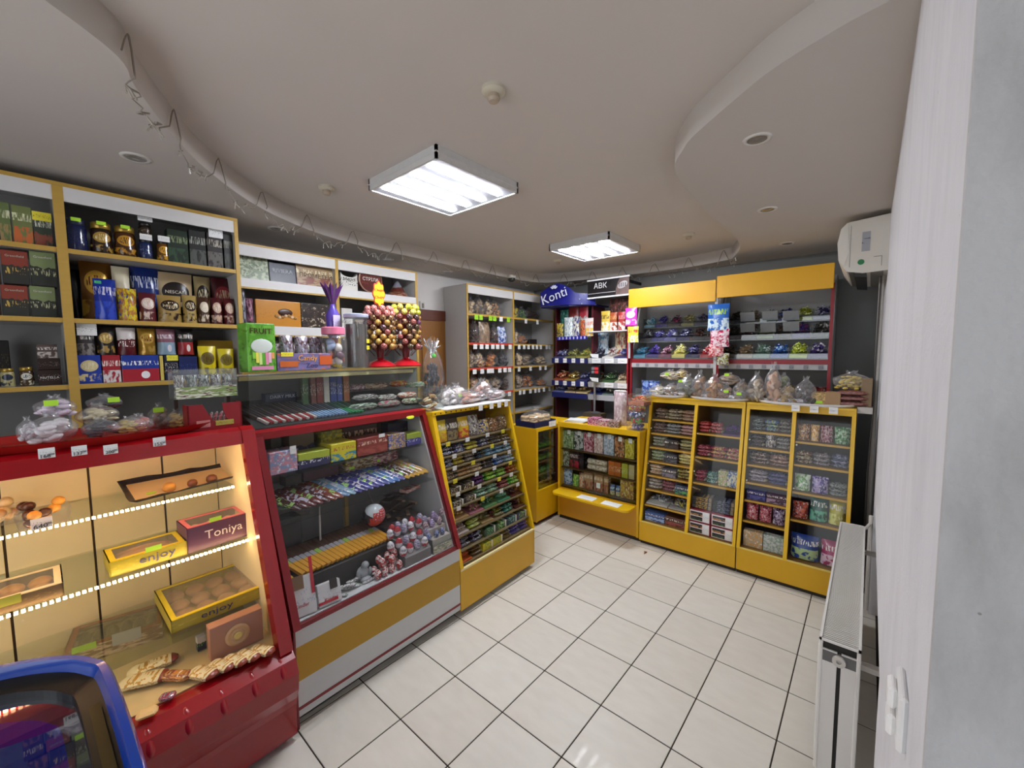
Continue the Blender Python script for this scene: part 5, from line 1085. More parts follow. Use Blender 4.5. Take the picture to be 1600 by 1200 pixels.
# giant purple twist candy behind the jar
s, z0 = onT(522, 512, TT+.16); _, z1 = onT(522, 442, TT+.16); t = thing('giant_candy', 'giant purple twist-wrapped candy standing behind the pink-lid jar', 'candy', LW(s, TT+.17, ZT), RA)
H_ = z1-ZT; b = MB(); b.lathe([(.012,0),(.03,H_*.1),(.012,H_*.3),(.038,H_*.4),(.042,H_*.62),(.016,H_*.72),(.014,H_*.75)], 14); b.build('wrapped_body', pkg('3a2460','5a48a8','c8c0e8',5,.2), t, smooth=True)
b = MB(); n = 22; b.add([(.014*math.cos(6.283*i/n), .014*math.sin(6.283*i/n), H_*.75) for i in range(n)]+[(.06*math.cos(6.283*i/n)*(1.2 if i%2 else .7), .04*math.sin(6.283*i/n)*(1.2 if i%2 else .7), H_*(1.0 if i%2 else .93)) for i in range(n)], [(i,(i+1)%n,n+(i+1)%n,n+i) for i in range(n)]); b.build('twisted_end', M('4a2258',.2,var=.3,scale=60), t)
MB().cbox(-.022,.022,-.046,-.043,H_*.42,H_*.62,.001).build('label', pkg('c8c0e0','6a58a0','8a80b0',3,.4), t)
# tall canister
s = ts(569); r = (ts(586)-ts(553))/2; hh = onT(569, 490, TT)[1]-ZT; t = thing('canister', 'tall clear cylinder of stick candy with grey lid', 'canister', LW(s, TT+.07, ZT), RA)
MB().lathe([(r*.94,0),(r*.98,.01),(r*.98,hh*.95),(0,hh*.95)], 24).build('cylinder', ACRYL, t, smooth='auto')
MB().lathe([(r,hh*.93),(r*1.03,hh*.94),(r*1.03,hh*.99),(r*.98,hh),(0,hh)], 24).build('lid', M('b0b4cc',.35), t, smooth='auto')
for i in range(22):
    a = 6.283*i/22; link('candy_stick', SH['carton'], t, (r*.78*math.cos(a), r*.78*math.sin(a), .004), a+1.57, scale=(.022,.012,hh*(.80 if i % 3 else .5)), mat=pkg('5a5450','8a7a70' if i % 2 else '7a4040','3a3430',3,.3))
for k, zz in enumerate((.34,.46)): link('price_sticker', SH['carton'], t, (r*.5,-r*.9,hh*zz), .5, scale=(.03,.002,.024), mat=YTAG)
# lollipop stands with single lollipops
LOL = [pkg(c, d, c, 4, .2) for c, d in (('7a3430','a86a60'),('4a2028','8a6a48'),('c09a48','8a5a30'),('5a3420','a08050'),('2c2220','6a5838'),('9a6428','c09a50'),('5a2444','8a5a7a'),('382430','7a5a58'))]
LOLY = [pkg('d8d428','90a828','e8e8a0',4,.2), pkg('e0dc60','c8b020','f0f0c0',4,.2)]; LOLR = [pkg('a83830','d89a90','f0d8d0',4,.2)]
stick = MB().tube([(0,0,0),(0,0,1)], .002, 5).mesh('stick', [M('5a2428')])
ballm = MB().ball((0,0,0), 1, n=10, k=7).mesh('ball', [M('ffffff')], True)
def lolly_stand(px, py0, py1, wpx, label, grp, lbl, sign=False, topm=LOLR):
    s = ts(px); z1 = onT(px, py1, TT)[1]; R_ = (ts(px+wpx/2)-ts(px-wpx/2))/2; base = LW(s, TT+.07, ZT); H = z1-ZT
    t = thing('lollipop_stand', label, 'lollipop stand', base, RA)
    MB().lathe([(R_*.95,0),(R_*.98,.008),(R_*.7,.03),(R_*.25,.05),(R_*.2,.06)], 24).build('red_base', M('b01420',.25), t, smooth='auto')
    MB().lathe([(R_*.2,.05),(R_*.25,H*.3),(R_*.25,H*.9),(0,H*.93)], 12).build('column', M('7a1c20',.4), t, smooth='auto')
    rr = random.Random(px); rows = 9
    for k in range(rows):
        zz = .13+(H-.155)*k/(rows-1); nn = 9; fl = .72 if k > 1 else .8
        for i in range(nn):
            a = 6.283*(i+.5*(k % 2))/nn+.2
            if math.cos(a-1.5708) > .75: continue          # back side unseen against the shelf
            rad = R_*(.82 if k else .9)*(1-.1*(k == rows-1)); c = Vector((rad*math.cos(a), rad*math.sin(a), zz))
            o = thing('lollipop', lbl, 'lollipop', base+Matrix.Rotation(RA,3,'Z') @ c, 0, grp)
            m_ = rr.choice(topm if k >= rows-2 else [LOL[2],LOL[5]] if k in (1,2) and topm is LOLR else LOL)
            link('wrapped_ball', ballm, o, scale=(.0205,)*3, mat=m_)
            d = Vector((-rad*.6*math.cos(a), -rad*.6*math.sin(a), -.06)) if k < 2 else Vector((-rad*.58*math.cos(a), -rad*.58*math.sin(a), -.02))
            st_ = link('stick', stick, o, (0,0,0), scale=(1,1,d.length)); st_.rotation_mode = 'QUATERNION'; st_.rotation_quaternion = Vector((0,0,1)).rotation_difference(Matrix.Rotation(RA,3,'Z') @ d)
    if sign:
        za = onT(px-2, 478, TT)[1]-ZT; zb = onT(px-2, 438, TT)[1]-ZT; hw = R_*.44; cz = (za+zb)/2; hh_ = (zb-za)/2
        for sc_, yy, m_, nm in ((1.0,-.004,M('c0381c',.5),'sign_rim'),(.88,-.008,M('e0ac10',.5),'sign_face')):
            pts = [(sc_*hw*(1+.09*math.cos(8*a))*math.cos(a), cz+sc_*hh_*(1+.09*math.cos(8*a))*math.sin(a)) for a in [6.283*i/48 for i in range(48)]]
            b = MB(); b.prism(pts, yy, yy+.003, 1); b.build(nm, m_, t)
        text('Chupa', hw*1.5, t, (0,-.0095,cz+hh_*.28), M('b01c18'), roll=.1, hmax=.03); text('Chups', hw*1.5, t, (0,-.0095,cz-hh_*.28), M('b01c18'), roll=.1, hmax=.03)
lolly_stand(605, 574, 476, 42, 'lollipop stand with red base and yellow flower-shaped sign', 'lollipops on the stand with the sign', 'ball lollipop on the stand with the yellow sign', True)
lolly_stand(645, 574, 474, 40, 'lollipop stand with red base and yellow lollipops at the top', 'lollipops on the stand without a sign', 'ball lollipop on the stand topped with yellow lollipops', False, LOLY)
# ================================================================== YELLOW SWEETS COUNTER (left row, far end)
ORD = ['first','second','third','fourth','fifth','sixth','seventh','eighth','ninth','tenth','eleventh','twelfth','thirteenth','fourteenth','fifteenth','sixteenth','seventeenth','eighteenth','nineteenth','twentieth']
t = Lroot('sweets_counter', 'yellow slant-fronted counter packed with rows of bars and gum', 'counter')
A0, A1 = 1.006, 1.795
def gy(z): return .0+.245*(z-.30)/.97
MB().box(A0, A1, 0, .015, .035, .30).build('front_panel', YEL, t); MB().box(A0, A1, .05, .5, 0, .035).build('plinth', M('3a2c14',.6), t)
MB().box(A0, A1, -.004, .012, .295, .308).build('bottom_edge', M('e8d8a0',.4), t)
for a, c in ((A0, A0+.028), (A1-.016, A1)):
    b = MB(); b.prism([(gy(.3)-.004,.3),(gy(.3)+.02,.3),(gy(1.27)+.02,1.27),(gy(1.27)-.004,1.27)], a, c, 0); b.build('corner_post', YEL2, t)
b = MB(); b.prism([(0,.035),(.5,.035),(.5,1.27),(.27,1.27),(.02,.3),(0,.3)], A1-.014, A1-.004, 0); b.build('side_panel', YEL, t)
b = MB(); b.prism([(.02,.3),(.5,.3),(.5,1.27),(.265,1.27)], A0+.002, A0+.010, 0); b.build('side_panel', YEL, t)
MB().box(A0, A1, .49, .5, .035, 1.27).build('back_panel', M('6a4c1c',.6), t)
b = MB(); b.box(A0, A1, .232, .5, 1.262, 1.285); b.build('top_board', YEL2, t)
for i in range(17): MB().lathe([(.005,0),(.004,.003),(0,.003)], 6).xf(Matrix.Translation((A0+.02+i*.046, .231, 1.273)) @ Matrix.Rotation(math.pi/2,4,'X')).build('black_dot', M('1c1a14'), t)
b = MB(); b.prism([(gy(.31)+.004,.31),(gy(.31)+.007,.31),(gy(1.26)+.007,1.26),(gy(1.26)+.004,1.26)], A0+.028, A1-.016, 0); b.build('front_glass', GLASS, t)
STP = {}
RZ = [1.07,.985,.91,.83,.745,.66,.575,.485,.40,.318]
for z in RZ[:-1]: STP[z] = MB().box(A0+.012, A1-.018, gy(z)+.012, .47, z-.008, z).build('step_shelf', M('7a6a4a',.5), t)
MB().box(A0+.012, A1-.018, .02, .49, .30, .318).build('deck', M('7a6a4a',.5), t)
rr = random.Random(4)
rows = [
 [('pouch','d8c028','c88a2c','yellow'),('pouch','4a3a2c','8a7a50','brown'),('pouch','e0b818','c84a28','yellow'),('pouch','a8a4a0','5a504c','grey and white'),('pouch','2c3c80','c8b060','blue'),('pouch','8a5a24','6a4018','tan'),('pouch','7a5a2c','4a3418','brown')],
 [('pillow','222858','d8dce8','navy and white'),('pillow','262a5c','e0e0e8','navy and white'),('pillow','c0b43c','5a4a3a','yellow'),('pillow','2a2a58','d8d8e0','navy and white'),('pillow','2c2a2c','8a8888','black'),('pillow','4a3c38','c8c0b8','dark brown')],
 [('pillow','20284c','d0d4e4','navy'),('pillow','b8a838','7a5a48','yellow-grey'),('pillow','6a605c','b8b0a8','grey'),('pillow','262a30','6a8aa8','black'),('pillow','5a8aa8','b8d0e0','light blue'),('pillow','5a90b0','c8dce8','light blue'),('pillow','6a9ab8','d0e0e8','light blue')],
 [('pillow','3a241c','d8c8b0','dark brown'),('pillow','b08a60','7a5238','tan'),('pillow','b89870','e8dcc8','beige'),('pillow','2c2a34','8a8a98','black'),('pillow','2a5aa0','c8d4e8','blue'),('pillow','78a0b8','d8e4ec','pale blue')],
 [('carton','1e1614','c8b8a0','black'),('carton','241a16','d8c8a8','black'),('pillow','4a2058','8a5a98','purple'),('pillow','4a9a28','b8d868','green'),('pillow','58a030','c8e080','green'),('pillow','8a2c20','d8a868','red')],
 [('carton','1a1412','d8d0c0','black'),('carton','2a2220','c8b898','dark brown'),('pillow','5a8a6a','b8d8c0','sea-green'),('pillow','6a9a7a','c8e0d0','sea-green'),('pillow','7a2c38','c88a80','dark red'),('pillow','58b030','d0e890','green')],
 [('lump','b89468','d8c090','tan nuts'),('lump','b07080','8aa048','pink and green'),('lump','5a8a58','a8d0b0','green mint'),('lump','4a9068','b0d8c0','green foil'),('lump','5a2c28','8a4a40','dark red')],
 [('lump','c8b8b4','b04858','white and red'),('pillow','98a838','e0e0a0','lime'),('lump','a89060','5a7a38','mixed green'),('pillow','5a2c20','6ab040','brown and green'),('pillow','2a6a60','8ad0b0','teal'),('lump','5a3030','8a5a58','red-brown')],
 [('pillow','262a40','a8acc0','navy'),('pillow','303450','d0d4e0','navy'),('carton','20402c','70b070','dark green'),('carton','24502c','88c880','dark green'),('carton','1e3c50','7ab8a0','teal blue'),('carton','263050','88c070','dark blue')],
 [('lump','c85a28','e88a4a','orange'),('pillow','3a2418','6a4028','brown'),('carton','c8b820','5a8a40','yellow'),('carton','c0b428','7a9a48','yellow'),('pillow','4a3820','6a5030','brown'),('pillow','3a2c88','5a48a8','purple'),('pillow','40308c','6048a8','purple')]]
for k, (z, row) in enumerate(zip(RZ, rows)):
    n = len(row); W_ = A1-A0-.06; wd = W_/n
    for i, (kd, c1, c2, nm) in enumerate(row):
        s = A0+.036+wd*(i+.5); tt = gy(z)+.02; where = '%s row of the sweets counter' % ORD[k]
        hgt = (.145 if k == 0 else .055)
        if kd == 'pouch':
            tx = [("m&m's",0,.62,.8,'e8e0d0')] if i < 3 else []
            pack('pouch','candy_bag','%s candy bag, %s' % (nm, where),'candy bag',LW(s,tt+.04,z+.001),(wd*.95,.06,hgt*(1 if i < 4 else .7)),RA,pkg(c1,c2,'e8e0d0',4 if i > 2 else 1,.25),texts=tx,tilt=-.12)
        elif kd == 'pillow':
            for j in range(2):
                pack('pillow','candy_bar','%s %s bar, %s' % (('lower','upper')[j], nm, where),'candy bar',LW(s,tt+.035+.012*j,z+.001+.026*j),(wd*1.02,.045,.027),RA+rr.uniform(-.12,.12),pkg(c1,c2,'d8d4c8',2,.22),tilt=0)
        elif kd == 'carton':
            pack('carton','gum_carton','%s small carton, %s' % (nm, where),'carton',LW(s,tt+.04,z+.001),(wd*.96,.06,.035 if k < 6 else .05),RA,pkg(c1,c2,'e0dcd0',2,.3))
        else:
            candy_heap('heap of %s sweets, %s' % (nm, where),(-wd*.46,wd*.46,0,.09,0,.05),34,(c1,c2,c1),.022,loc=LW(s,tt+.005,z+.001),rz=RA,slope=1)
    if k < 6:
        for i in range(4):
            s = A0+.1+i*.19+rr.uniform(-.03,.03); MB().box(s, s+.036, gy(z)+.004+.006, gy(z)+.0075+.006, z-.02, z+.008).build('price_tag', TAGM if (i+k) % 3 else YTAG, STP[z])
# ---- white tray of bagged buns on top
zt2 = 1.2855; t = thing('serving_tray', 'white tray of bagged buns on the yellow sweets counter', 'tray', LW(1.45, .37, zt2), RA)
b = MB(); b.cbox(-.34,.34,-.15,.15,0,.012,.004); b.build('tray_base', M('dcdcda',.4), t)
for i, (x, y) in enumerate(((751,632),(768,631),(780,629),(791,626))):
    s, z = onT(x, y, .218); MB().box(s-1.45-.02, s-1.45+.02, -.153, -.151, -.035, .012).build('price_tag', TAGM, t)
for i, (x, y1, wpx, m_, st, lk) in enumerate(((716,596,34,M('dccfc6',.5,var=.15),(-.1,.4,STK),'white and pink marshmallow rings'),(703,600,26,M('d8d0cc',.5,var=.1),None,'white frosted cookies'),(735,607,40,M('b8826a',.5,var=.4,scale=14),None,'cream and cocoa buns'),(748,612,34,M('7a4030',.45,var=.5,scale=18),None,'chocolate-drizzled buns'),
     (757,588,30,M('c89888',.5,var=.3,scale=14),None,'pinkish glazed buns'),(766,603,26,M('6a3428',.45,var=.5,scale=18),None,'dark drizzled buns'),(778,606,30,M('b89a98',.5,var=.3,scale=14),None,'violet glazed buns'))):
    tt = .30+.07*(i in (4,0))+.03*(i % 2); s, z1 = onT(x, y1, tt); sw = onT(x+wpx/2, 620, tt)[0]-onT(x-wpx/2, 620, tt)[0]
    bagged('bun_bag','clear knotted bag of %s on the white tray' % lk,'pastry bag',LW(s,tt+.03,zt2+.0125),(sw,min(sw,.13),max((z1-zt2)*.8,.07)),m_,RA,'lumps',i,sticker=st)
s0 = onT(670,620,.27)[0]; t = thing('cookie_box', 'clear acrylic box of cookies lettered LAKITO at the counter corner', 'display box', LW(s0+.065, .33, 1.2855), RA)
b = MB(); b.box(-.065,.065,-.06,-.058,0,.16); b.box(-.065,.065,.058,.06,0,.16); b.box(-.065,-.063,-.058,.058,0,.16); b.box(.063,.065,-.058,.058,0,.16); b.box(-.063,.063,-.058,.058,0,.003); b.build('acrylic_shell', ACRYL, t)
text('LAKITO', .085, t, (-.005,-.0615,.125), INK)
for i in range(14):
    g = MB(); g.lathe([(.012,0),(.024,.004),(.024,.01),(.012,.014)], 12); o = g.build('cookie', M(('c8a878','7a4a38','d8c8a8')[i%3],.5,var=.2), t, (rr.uniform(-.035,.035), rr.uniform(-.025,.03), .006+.0095*i*.75), smooth='auto'); o.rotation_euler = (rr.uniform(-.5,.5),rr.uniform(-.5,.5),0)
# dark gift bag with silver tie
s, z1 = onT(676, 530, .55); t = thing('gift_bag', 'tied cellophane bag of dark sweets with silver ribbon', 'gift bag', LW(s, .56, 1.30), RA); H_ = z1-1.30
link('dark_sweets', SH['smalls1'], t, (0,0,.0), scale=(.19,.16,H_*.8), mat=M('2c2c30',.3,var=.3))
link('bag_film', SH['film1'], t, scale=(.19,.16,H_*1.0), mat=FILM2)
b = MB(); 
for i in range(14):
    a = 6.283*i/14; b.tube([(0,0,H_*.72),(.03*math.cos(a),.03*math.sin(a),H_*.86),(.05*math.cos(a)*(.5+rr.random()),.05*math.sin(a),H_*(.9+.12*rr.random()))], .004, 4)
b.build('ribbon_tuft', M('c8ccd0',.2,.5), t); MB().ball((0,-.02,H_*.74), .016, n=8, k=5).build('green_tie', M('4ac828',.4), t)
b = MB(); b.box(1.03,1.16,.5,.62,1.285,1.2995); b.build('card_base', M('8a8884',.5), None, LO, RA); tag(bpy.data.objects['card_base'],'grey board under the tied gift bag','board')

# ================================================================== SMALL CORNER CABINET (faces the customers along -y)
gx0, gx1, gy0, gy1, gz = 1.072, 1.80, .80, 1.16, .935
t = thing('corner_cabinet', 'narrow yellow corner cabinet with green packs behind glass', 'cabinet', (0,0,0))
MB().box(gx0, gx0+.018, gy0, gy1, .04, gz).build('side_panel', YEL, t); MB().box(gx0, gx1, gy1-.012, gy1, .04, gz).build('back_panel', M('7a5414',.6), t)
MB().box(gx0+.018, gx1, gy0, gy0+.016, .045, .335).build('front_panel', YEL, t); MB().box(gx0+.03, gx1, gy0+.03, gy1, 0, .045).build('plinth', M('4a1c10',.6), t)
MB().box(gx0, gx1, gy0, gy1, gz-.0, gz+.016).build('top_board', YEL2, t)
b = MB(); b.box(gx0+.018, gx0+.03, gy0, gy0+.016, .335, gz); b.box(gx0+.03, gx1, gy0, gy0+.016, gz-.02, gz); b.box(gx0+.03, gx1, gy0-.002, gy0+.016, .335, .345); b.build('door_frame', YEL2, t)
MB().box(gx0+.03, gx1-.4, gy0+.005, gy0+.008, .345, gz-.02).build('door_glass', PANE, t)
for z in (.36,.48,.60,.72): MB().box(gx0+.02, 1.42, gy0+.03, gy1-.012, z-.008, z).build('shelf', M('6a4c1c',.5), t)
for k, z in enumerate((.36,.48,.60,.72)):
    for i in range(3):
        pack('pillow','snack_pack',('green' if k else 'brown')+' snack pack on the %s shelf of the corner cabinet' % ('lowest','second','third','top')[k],'snack pack',(gx0+.085+i*.1,gy0+.09,z+.001),(.12,.09,.06),random.uniform(-.3,.3),pkg(*(('3a6a1c','5a8a30','8ab050') if k else ('6a4830','a88a60','8a9a70')),4,.3))
t = thing('display_tray', 'navy cardboard tray of bagged bread rings on the corner cabinet', 'tray', (1.235, .93, gz+.0165), -.05)
NAV = M('141c48',.4)
b = MB(); b.box(-.16,.16,-.125,-.12,0,.055); b.box(-.16,.16,.12,.125,0,.055); b.box(-.16,-.155,-.12,.12,0,.055); b.box(.155,.16,-.12,.12,0,.055); b.box(-.155,.155,-.12,.12,0,.004); b.build('tray_walls', NAV, t)
for i in range(3): MB().box(.05+i*.036,.082+i*.036,-.131,-.127,-.012,.04).build('price_tag', TAGM, t)
for i in range(18):
    g = MB(); n1, n2 = 12, 6; vs = []; fs = []
    for a in range(n1):
        for c in range(n2): A = 6.283*a/n1; C = 6.283*c/n2; vs.append(((.032+.013*math.cos(C))*math.cos(A), (.032+.013*math.cos(C))*math.sin(A), .013*math.sin(C))); fs.append((a*n2+c, ((a+1)%n1)*n2+c, ((a+1)%n1)*n2+(c+1)%n2, a*n2+(c+1)%n2))
    g.add(vs, fs); o = g.build('bread_ring', M('d8bc90',.5,var=.2,scale=30), None, (1.235+(i%3-1)*.1+rr.uniform(-.004,.004), .93+((i//3)%2-.5)*.105+rr.uniform(-.004,.004), gz+.037+.033*(i//6)), smooth=True); o.rotation_euler = (rr.uniform(-.12,.12), rr.uniform(-.12,.12), 0)
    tag(o, 'pale bread ring in the bag on the navy tray', 'bread ring', 'bread rings on the navy tray')
link('bag_film', SH['film2'], None, (1.235,.93,gz+.0215), scale=(.36,.28,.17), mat=FILM2); tag(bpy.data.objects['bag_film'] if not bpy.data.objects[-1].get('x') else None, 'x', 'x') if False else None
fo = [o for o in bpy.data.objects if o.name.startswith('bag_film') and o.parent is None][-1]; fo.name = 'plastic_bag'; tag(fo, 'open clear plastic bag around the bread rings', 'bag')

# ================================================================== LOW YELLOW COUNTER facing the room (front at x = 1.38)
hx, hy0, hy1, hz = 1.38, -.085, .765, .965
t = thing('low_counter', 'low yellow counter with a glass window and a small ledge', 'counter', (0,0,0))
for y_ in ((hy1-.022, hy1), (hy0, hy0+.022)): MB().box(hx, 1.83, y_[0], y_[1], .04, hz).build('side_panel', YEL, t)
MB().box(hx+.002, hx+.018, hy0+.022, hy1-.022, .045, .325).build('front_panel', M('c8900c',.35,var=.05,scale=6), t)
MB().box(hx+.03, 1.8, hy0, hy1, 0, .045).build('plinth', M('2c2014',.6), t); MB().box(hx, 1.83, hy0, hy1, hz, hz+.018).build('top_board', YEL2, t)
b = MB(); b.box(hx, hx+.016, hy0+.022, hy1-.022, hz-.03, hz); b.build('top_rail', YEL2, t); MB().box(1.80, 1.815, hy0, hy1, .045, hz).build('back_panel', M('5a3c14',.6), t)
b = MB(); R_ = .06
pts = [(hx+.01, hy0+.03), (hx+.01, hy1-.02), (hx-.10, hy1-.02)]+[(hx-.10-R_*math.sin(a), hy1-.02-R_+R_*math.cos(a)) for a in [i*math.pi/16 for i in range(1,9)]]+[(hx-.10-R_*math.cos(a), hy0+.03+R_-R_*math.sin(a)) for a in [i*math.pi/16 for i in range(9)]]
b.prism([(p[0], p[1]) for p in pts], .298, .316, 2); b.build('ledge', YEL2, t)
for i, yy in enumerate((.30, .05)): MB().box(hx-.13, hx-.03, yy, yy+.17, .3165, .3175).build('price_paper', TAGM, t)
MB().box(hx+.006, hx+.009, hy0+.022, hy1-.022, .33, hz-.03).build('window_glass', PANE, t)
HZ = (.345, .53, .715)
for z in HZ: MB().box(hx+.03, 1.8, hy0+.022, hy1-.022, z-.012, z).build('shelf', M('4a3214',.5), t)
def rowX(Xf, z, specs, where, dep=.06):
    for q in specs:
        kind, a, c, top, look, cat, mat = q[:7]; op = dict(q[7]) if len(q) > 7 else {}
        xx = Xf+op.pop('dx', 0); dz = op.pop('dz', 0); d_ = op.pop('d', dep); nm = op.pop('name', cat.replace(' ', '_'))
        ym = (top+pix_y((xx, (onX(a, top, xx).y+onX(c, top, xx).y)/2, z+dz)))/2
        y0, y1 = onX(a, ym, xx).y, onX(c, ym, xx).y; hh = onX((a+c)/2, top, xx).z-(z+dz)
        if kind in ('jar', 'can'): d_ = y0-y1
        pack(kind, nm, look+(' '+where if where else ''), cat, (xx+d_/2, (y0+y1)/2, z+dz+.0005), (y0-y1-.002, d_, hh), -math.pi/2+op.pop('rz', 0), mat, **op)
S_ = [WS(.82,.1,.035,.04)]
X0 = hx+.06; wh = 'in the low counter window'
rowX(X0, HZ[2], [('carton',879,896,673,'green gift box with price card','box',pkg('5a7a50','98a878','d0d0b8',4),dict(stickers=S_)),('carton',897,911,675,'black and white box with price card','box',pkg('2c2c2a','b8b8b4','e0e0dc',4),dict(stickers=S_)),('carton',912,927,677,'crimson patterned box with price card','box',pkg('9a3a50','d8a0a8','e0d0c8',4),dict(stickers=S_)),
 ('carton',928,942,679,'pale pink box with price card','box',pkg('c8a8a0','e0d0c8','a85a60',4),dict(stickers=S_)),('carton',943,959,680,'silver-blue box with price card','box',pkg('98a4b4','c8ccd8','6a7a98',4),dict(stickers=S_)),('carton',960,975,684,'brown mosaic box with price card','box',pkg('5a3020','b87850','d8c0a0',4),dict(stickers=S_)),('carton',976,991,687,'yellow box with price card','box',pkg('b8a030','d8c858','6a6a20',4),dict(stickers=S_))], 'on the top shelf '+wh)
rowX(X0, HZ[1], [('carton',877,889,702,'pale green box with black swirls','box',pkg('a8b098','3a3c34','d8d8c8',4)),('carton',890,904,705,'red berry box','box',pkg('3a2a2c','a82c38','d8c0c0',1)),('carton',905,912,708,'thin dark box','box',pkg('2a2024','8a8088','c0b8b8',3)),
 ('carton',950,960,721,'orange biscuit pack, left one','box',pkg('b8602c','e8d0a8','d89a50',3)),('carton',960,970,723,'orange biscuit pack, right one','box',pkg('b05a28','e8d0a8','d89a50',3)),('carton',971,981,725,'lime biscuit pack','box',pkg('a8a838','e8e8d0','5a6a28',3)),('carton',982,991,727,'white biscuit pack','box',pkg('b8a878','e8e4d8','4a4438',3))], 'on the middle shelf '+wh)
for k, nm in ((0,'lower'),(1,'upper')):
    yy = (onX(914,720,X0).y+onX(949,725,X0).y)/2; o = link('biscuit_roll', SH['can'], None, (X0+.035, yy+.1-.0, HZ[1]+.032+k*.056), scale=(.055,.055,.2), mat=pkg('b8a890','d8ccb8','8a4a3c',4,.3)); o.rotation_euler = (math.pi/2, 0, 0); tag(o, nm+' beige biscuit roll lying on the middle shelf '+wh, 'biscuit roll')
rowX(X0, HZ[0], [('pouch',878,892,732,'blue and white snack bag','bag',pkg('3a5aa0','a8c0d8','e0e0e8',4)),('pouch',893,902,742,'green snack bag','bag',pkg('6aa83c','b8d868','3a5a20',4)),('pouch',903,911,740,'orange and white snack bag','bag',pkg('c8683c','d8d0b8','e8c0a0',4)),
 ('carton',912,926,736,'tan cookie box, first of three','box',pkg('b08868','8a4a38','e0d0b8',1)),('carton',928,942,739,'tan cookie box, second of three','box',pkg('b08868','8a4a38','e0d0b8',1),dict(stickers=[(0,.2,.04,.05,TAGM)])),('carton',943,950,742,'tan cookie box, third of three','box',pkg('a88060','8a4a38','e0d0b8',1)),
 ('pouch',951,959,758,'blue cone snack bag, left one','bag',pkg('4a6a98','d8c890','e8e8e0',1)),('pouch',960,968,760,'blue cone snack bag, right one','bag',pkg('4a6a98','d8c890','e8e8e0',1)),('carton',969,990,750,'yellow and brown cookie carton','box',pkg('b89838','8a5a38','d8c890',4))], 'on the bottom shelf '+wh)
# ---- on the low counter top
zt3 = hz+.0185
t = thing('paper_stack', 'white folded papers at the left end of the low counter', 'paper', (1.5, .63, zt3), -1.45)
for i in range(4): MB().box(-.1+.008*i,.1+.01*i,-.075,.075,.006*i,.006*i+.005).build('sheet', M('dfe2e2',.5), t, rz=.06*i)
PKC = [('d890a8','8a2c58','f0d8e0','pink'),('c8b0b0','a03050','e8e0e0','pale pink'),('b89a8a','5a3a3a','e0d8d0','brown and white')]
for i, (c1,c2,c3,nm) in enumerate(PKC): pack('carton','candy_box',nm+' patterned sweets box on the low counter','box',(1.47,.40-.1*i,zt3),(.10,.12,.055+.01*(i==0)),-1.5+.1*i,pkg(c1,c2,c3,4,.3))
p = onX(970,648,1.55); t = thing('paper_bag', 'tall crumpled pink-white paper bag on the low counter', 'bag', (1.58, p.y+.02, zt3), -1.5); link('bag_body', SH['pouch'], t, scale=(.13,.1,onX(972,611,1.58).z-zt3), mat=pkg('d8c8c8','b8a0a4','efe8e8',4,.6)); link('folded_rim', SH['pillow'], t, (0,0,onX(972,611,1.58).z-zt3-.012), scale=(.12,.03,.02), mat=M('e4dcdc',.6))
zz = zt3
for i, (c1,c2,nm,hh) in enumerate((('3a3c80','c8b8d0','violet and white',.055),('58a038','d84038','green and red',.05),('2a4a98','d0d8e8','blue',.05),('c85038','e8d040','red and yellow',.05))):
    t = thing('candy_tub', 'stacked clear tub of %s sweets on the low counter' % nm, 'candy tub', (1.46, -.02, zz), -1.57); zz += hh+.003
    b = MB(); b.cbox(-.065,.065,-.07,.07,0,hh,.004); b.build('tub_shell', FILM2, t); b = MB()
    rq = random.Random(i)
    for k in range(40): b.ball((rq.uniform(-.052,.052), rq.uniform(-.056,.056), rq.uniform(.01,hh-.012)), .011, n=6, k=4, mi=k % 2)
    o = b.build('sweets', [M(c1,.3), M(c2,.3)], t, smooth=True); o['kind'] = 'stuff'
t = thing('candy_bin', 'open clear bin of orange sweets on top of the stacked tubs', 'candy bin', (1.47,-.04,zz), -1.57)
b = MB(); b.box(-.075,.075,-.08,-.078,0,.07); b.box(-.075,.075,.078,.08,0,.14); b.box(-.075,-.073,-.078,.078,0,.1); b.box(.073,.075,-.078,.078,0,.1); b.box(-.073,.073,-.078,.078,0,.002); b.build('acrylic_shell', ACRYL, t)
candy_heap('', (-.07,.07,-.075,.075,.003,.06), 40, ('d87848','e8b060','c85040','e0d0c0'), .022, t, name='sweets')

# ================================================================== BLUE CHEST FREEZER, lower left corner
fz = .92; BLU = M('0c3c9c', .22, var=.04, coat=.4)
outl = [(-1.90,-1.05),(-1.893,-.6),(-1.905,-.22),(-1.925,-.13),(-1.98,-.05),(-2.085,.02),(-2.3,.085),(-2.55,.11),(-2.9,.12),(-2.9,-1.05)]
cx, cy = -2.35, -.45
_o = [Vector(q) for q in outl]; outl = []
for i in range(len(_o)):
    p0, p1, p2, p3 = _o[i-1], _o[i], _o[(i+1) % len(_o)], _o[(i+2) % len(_o)]
    for k in range(5 if 0 < i < 7 else 1):
        u = k/5; q = .5*((2*p1)+(p2-p0)*u+(2*p0-5*p1+4*p2-p3)*u*u+(3*p1-p0-3*p2+p3)*u**3) if 0 < i < 7 else p1
        outl.append((q.x, q.y))
t = thing('ice_freezer', 'blue chest freezer with rounded rim and glass top', 'freezer', (0,0,0))
def sc(k, dx=0, dy=0): return [(cx+(x-cx)*k, cy+(y-cy)*k) for x, y in outl]
b = MB(); b.prism([(x, y) for x, y in sc(.96)], .04, .60, 2); b.build('body', M('1a3f8c',.35), t)
n = len(outl); b = MB(); lay = [(.985,.60),(1.0,.86),(1.0,.905),(.985,.92),(.955,.922),(.94,.90),(.94,.86)]
vs = []
for k, z in lay: vs += [(x, y, z) for x, y in sc(k)]
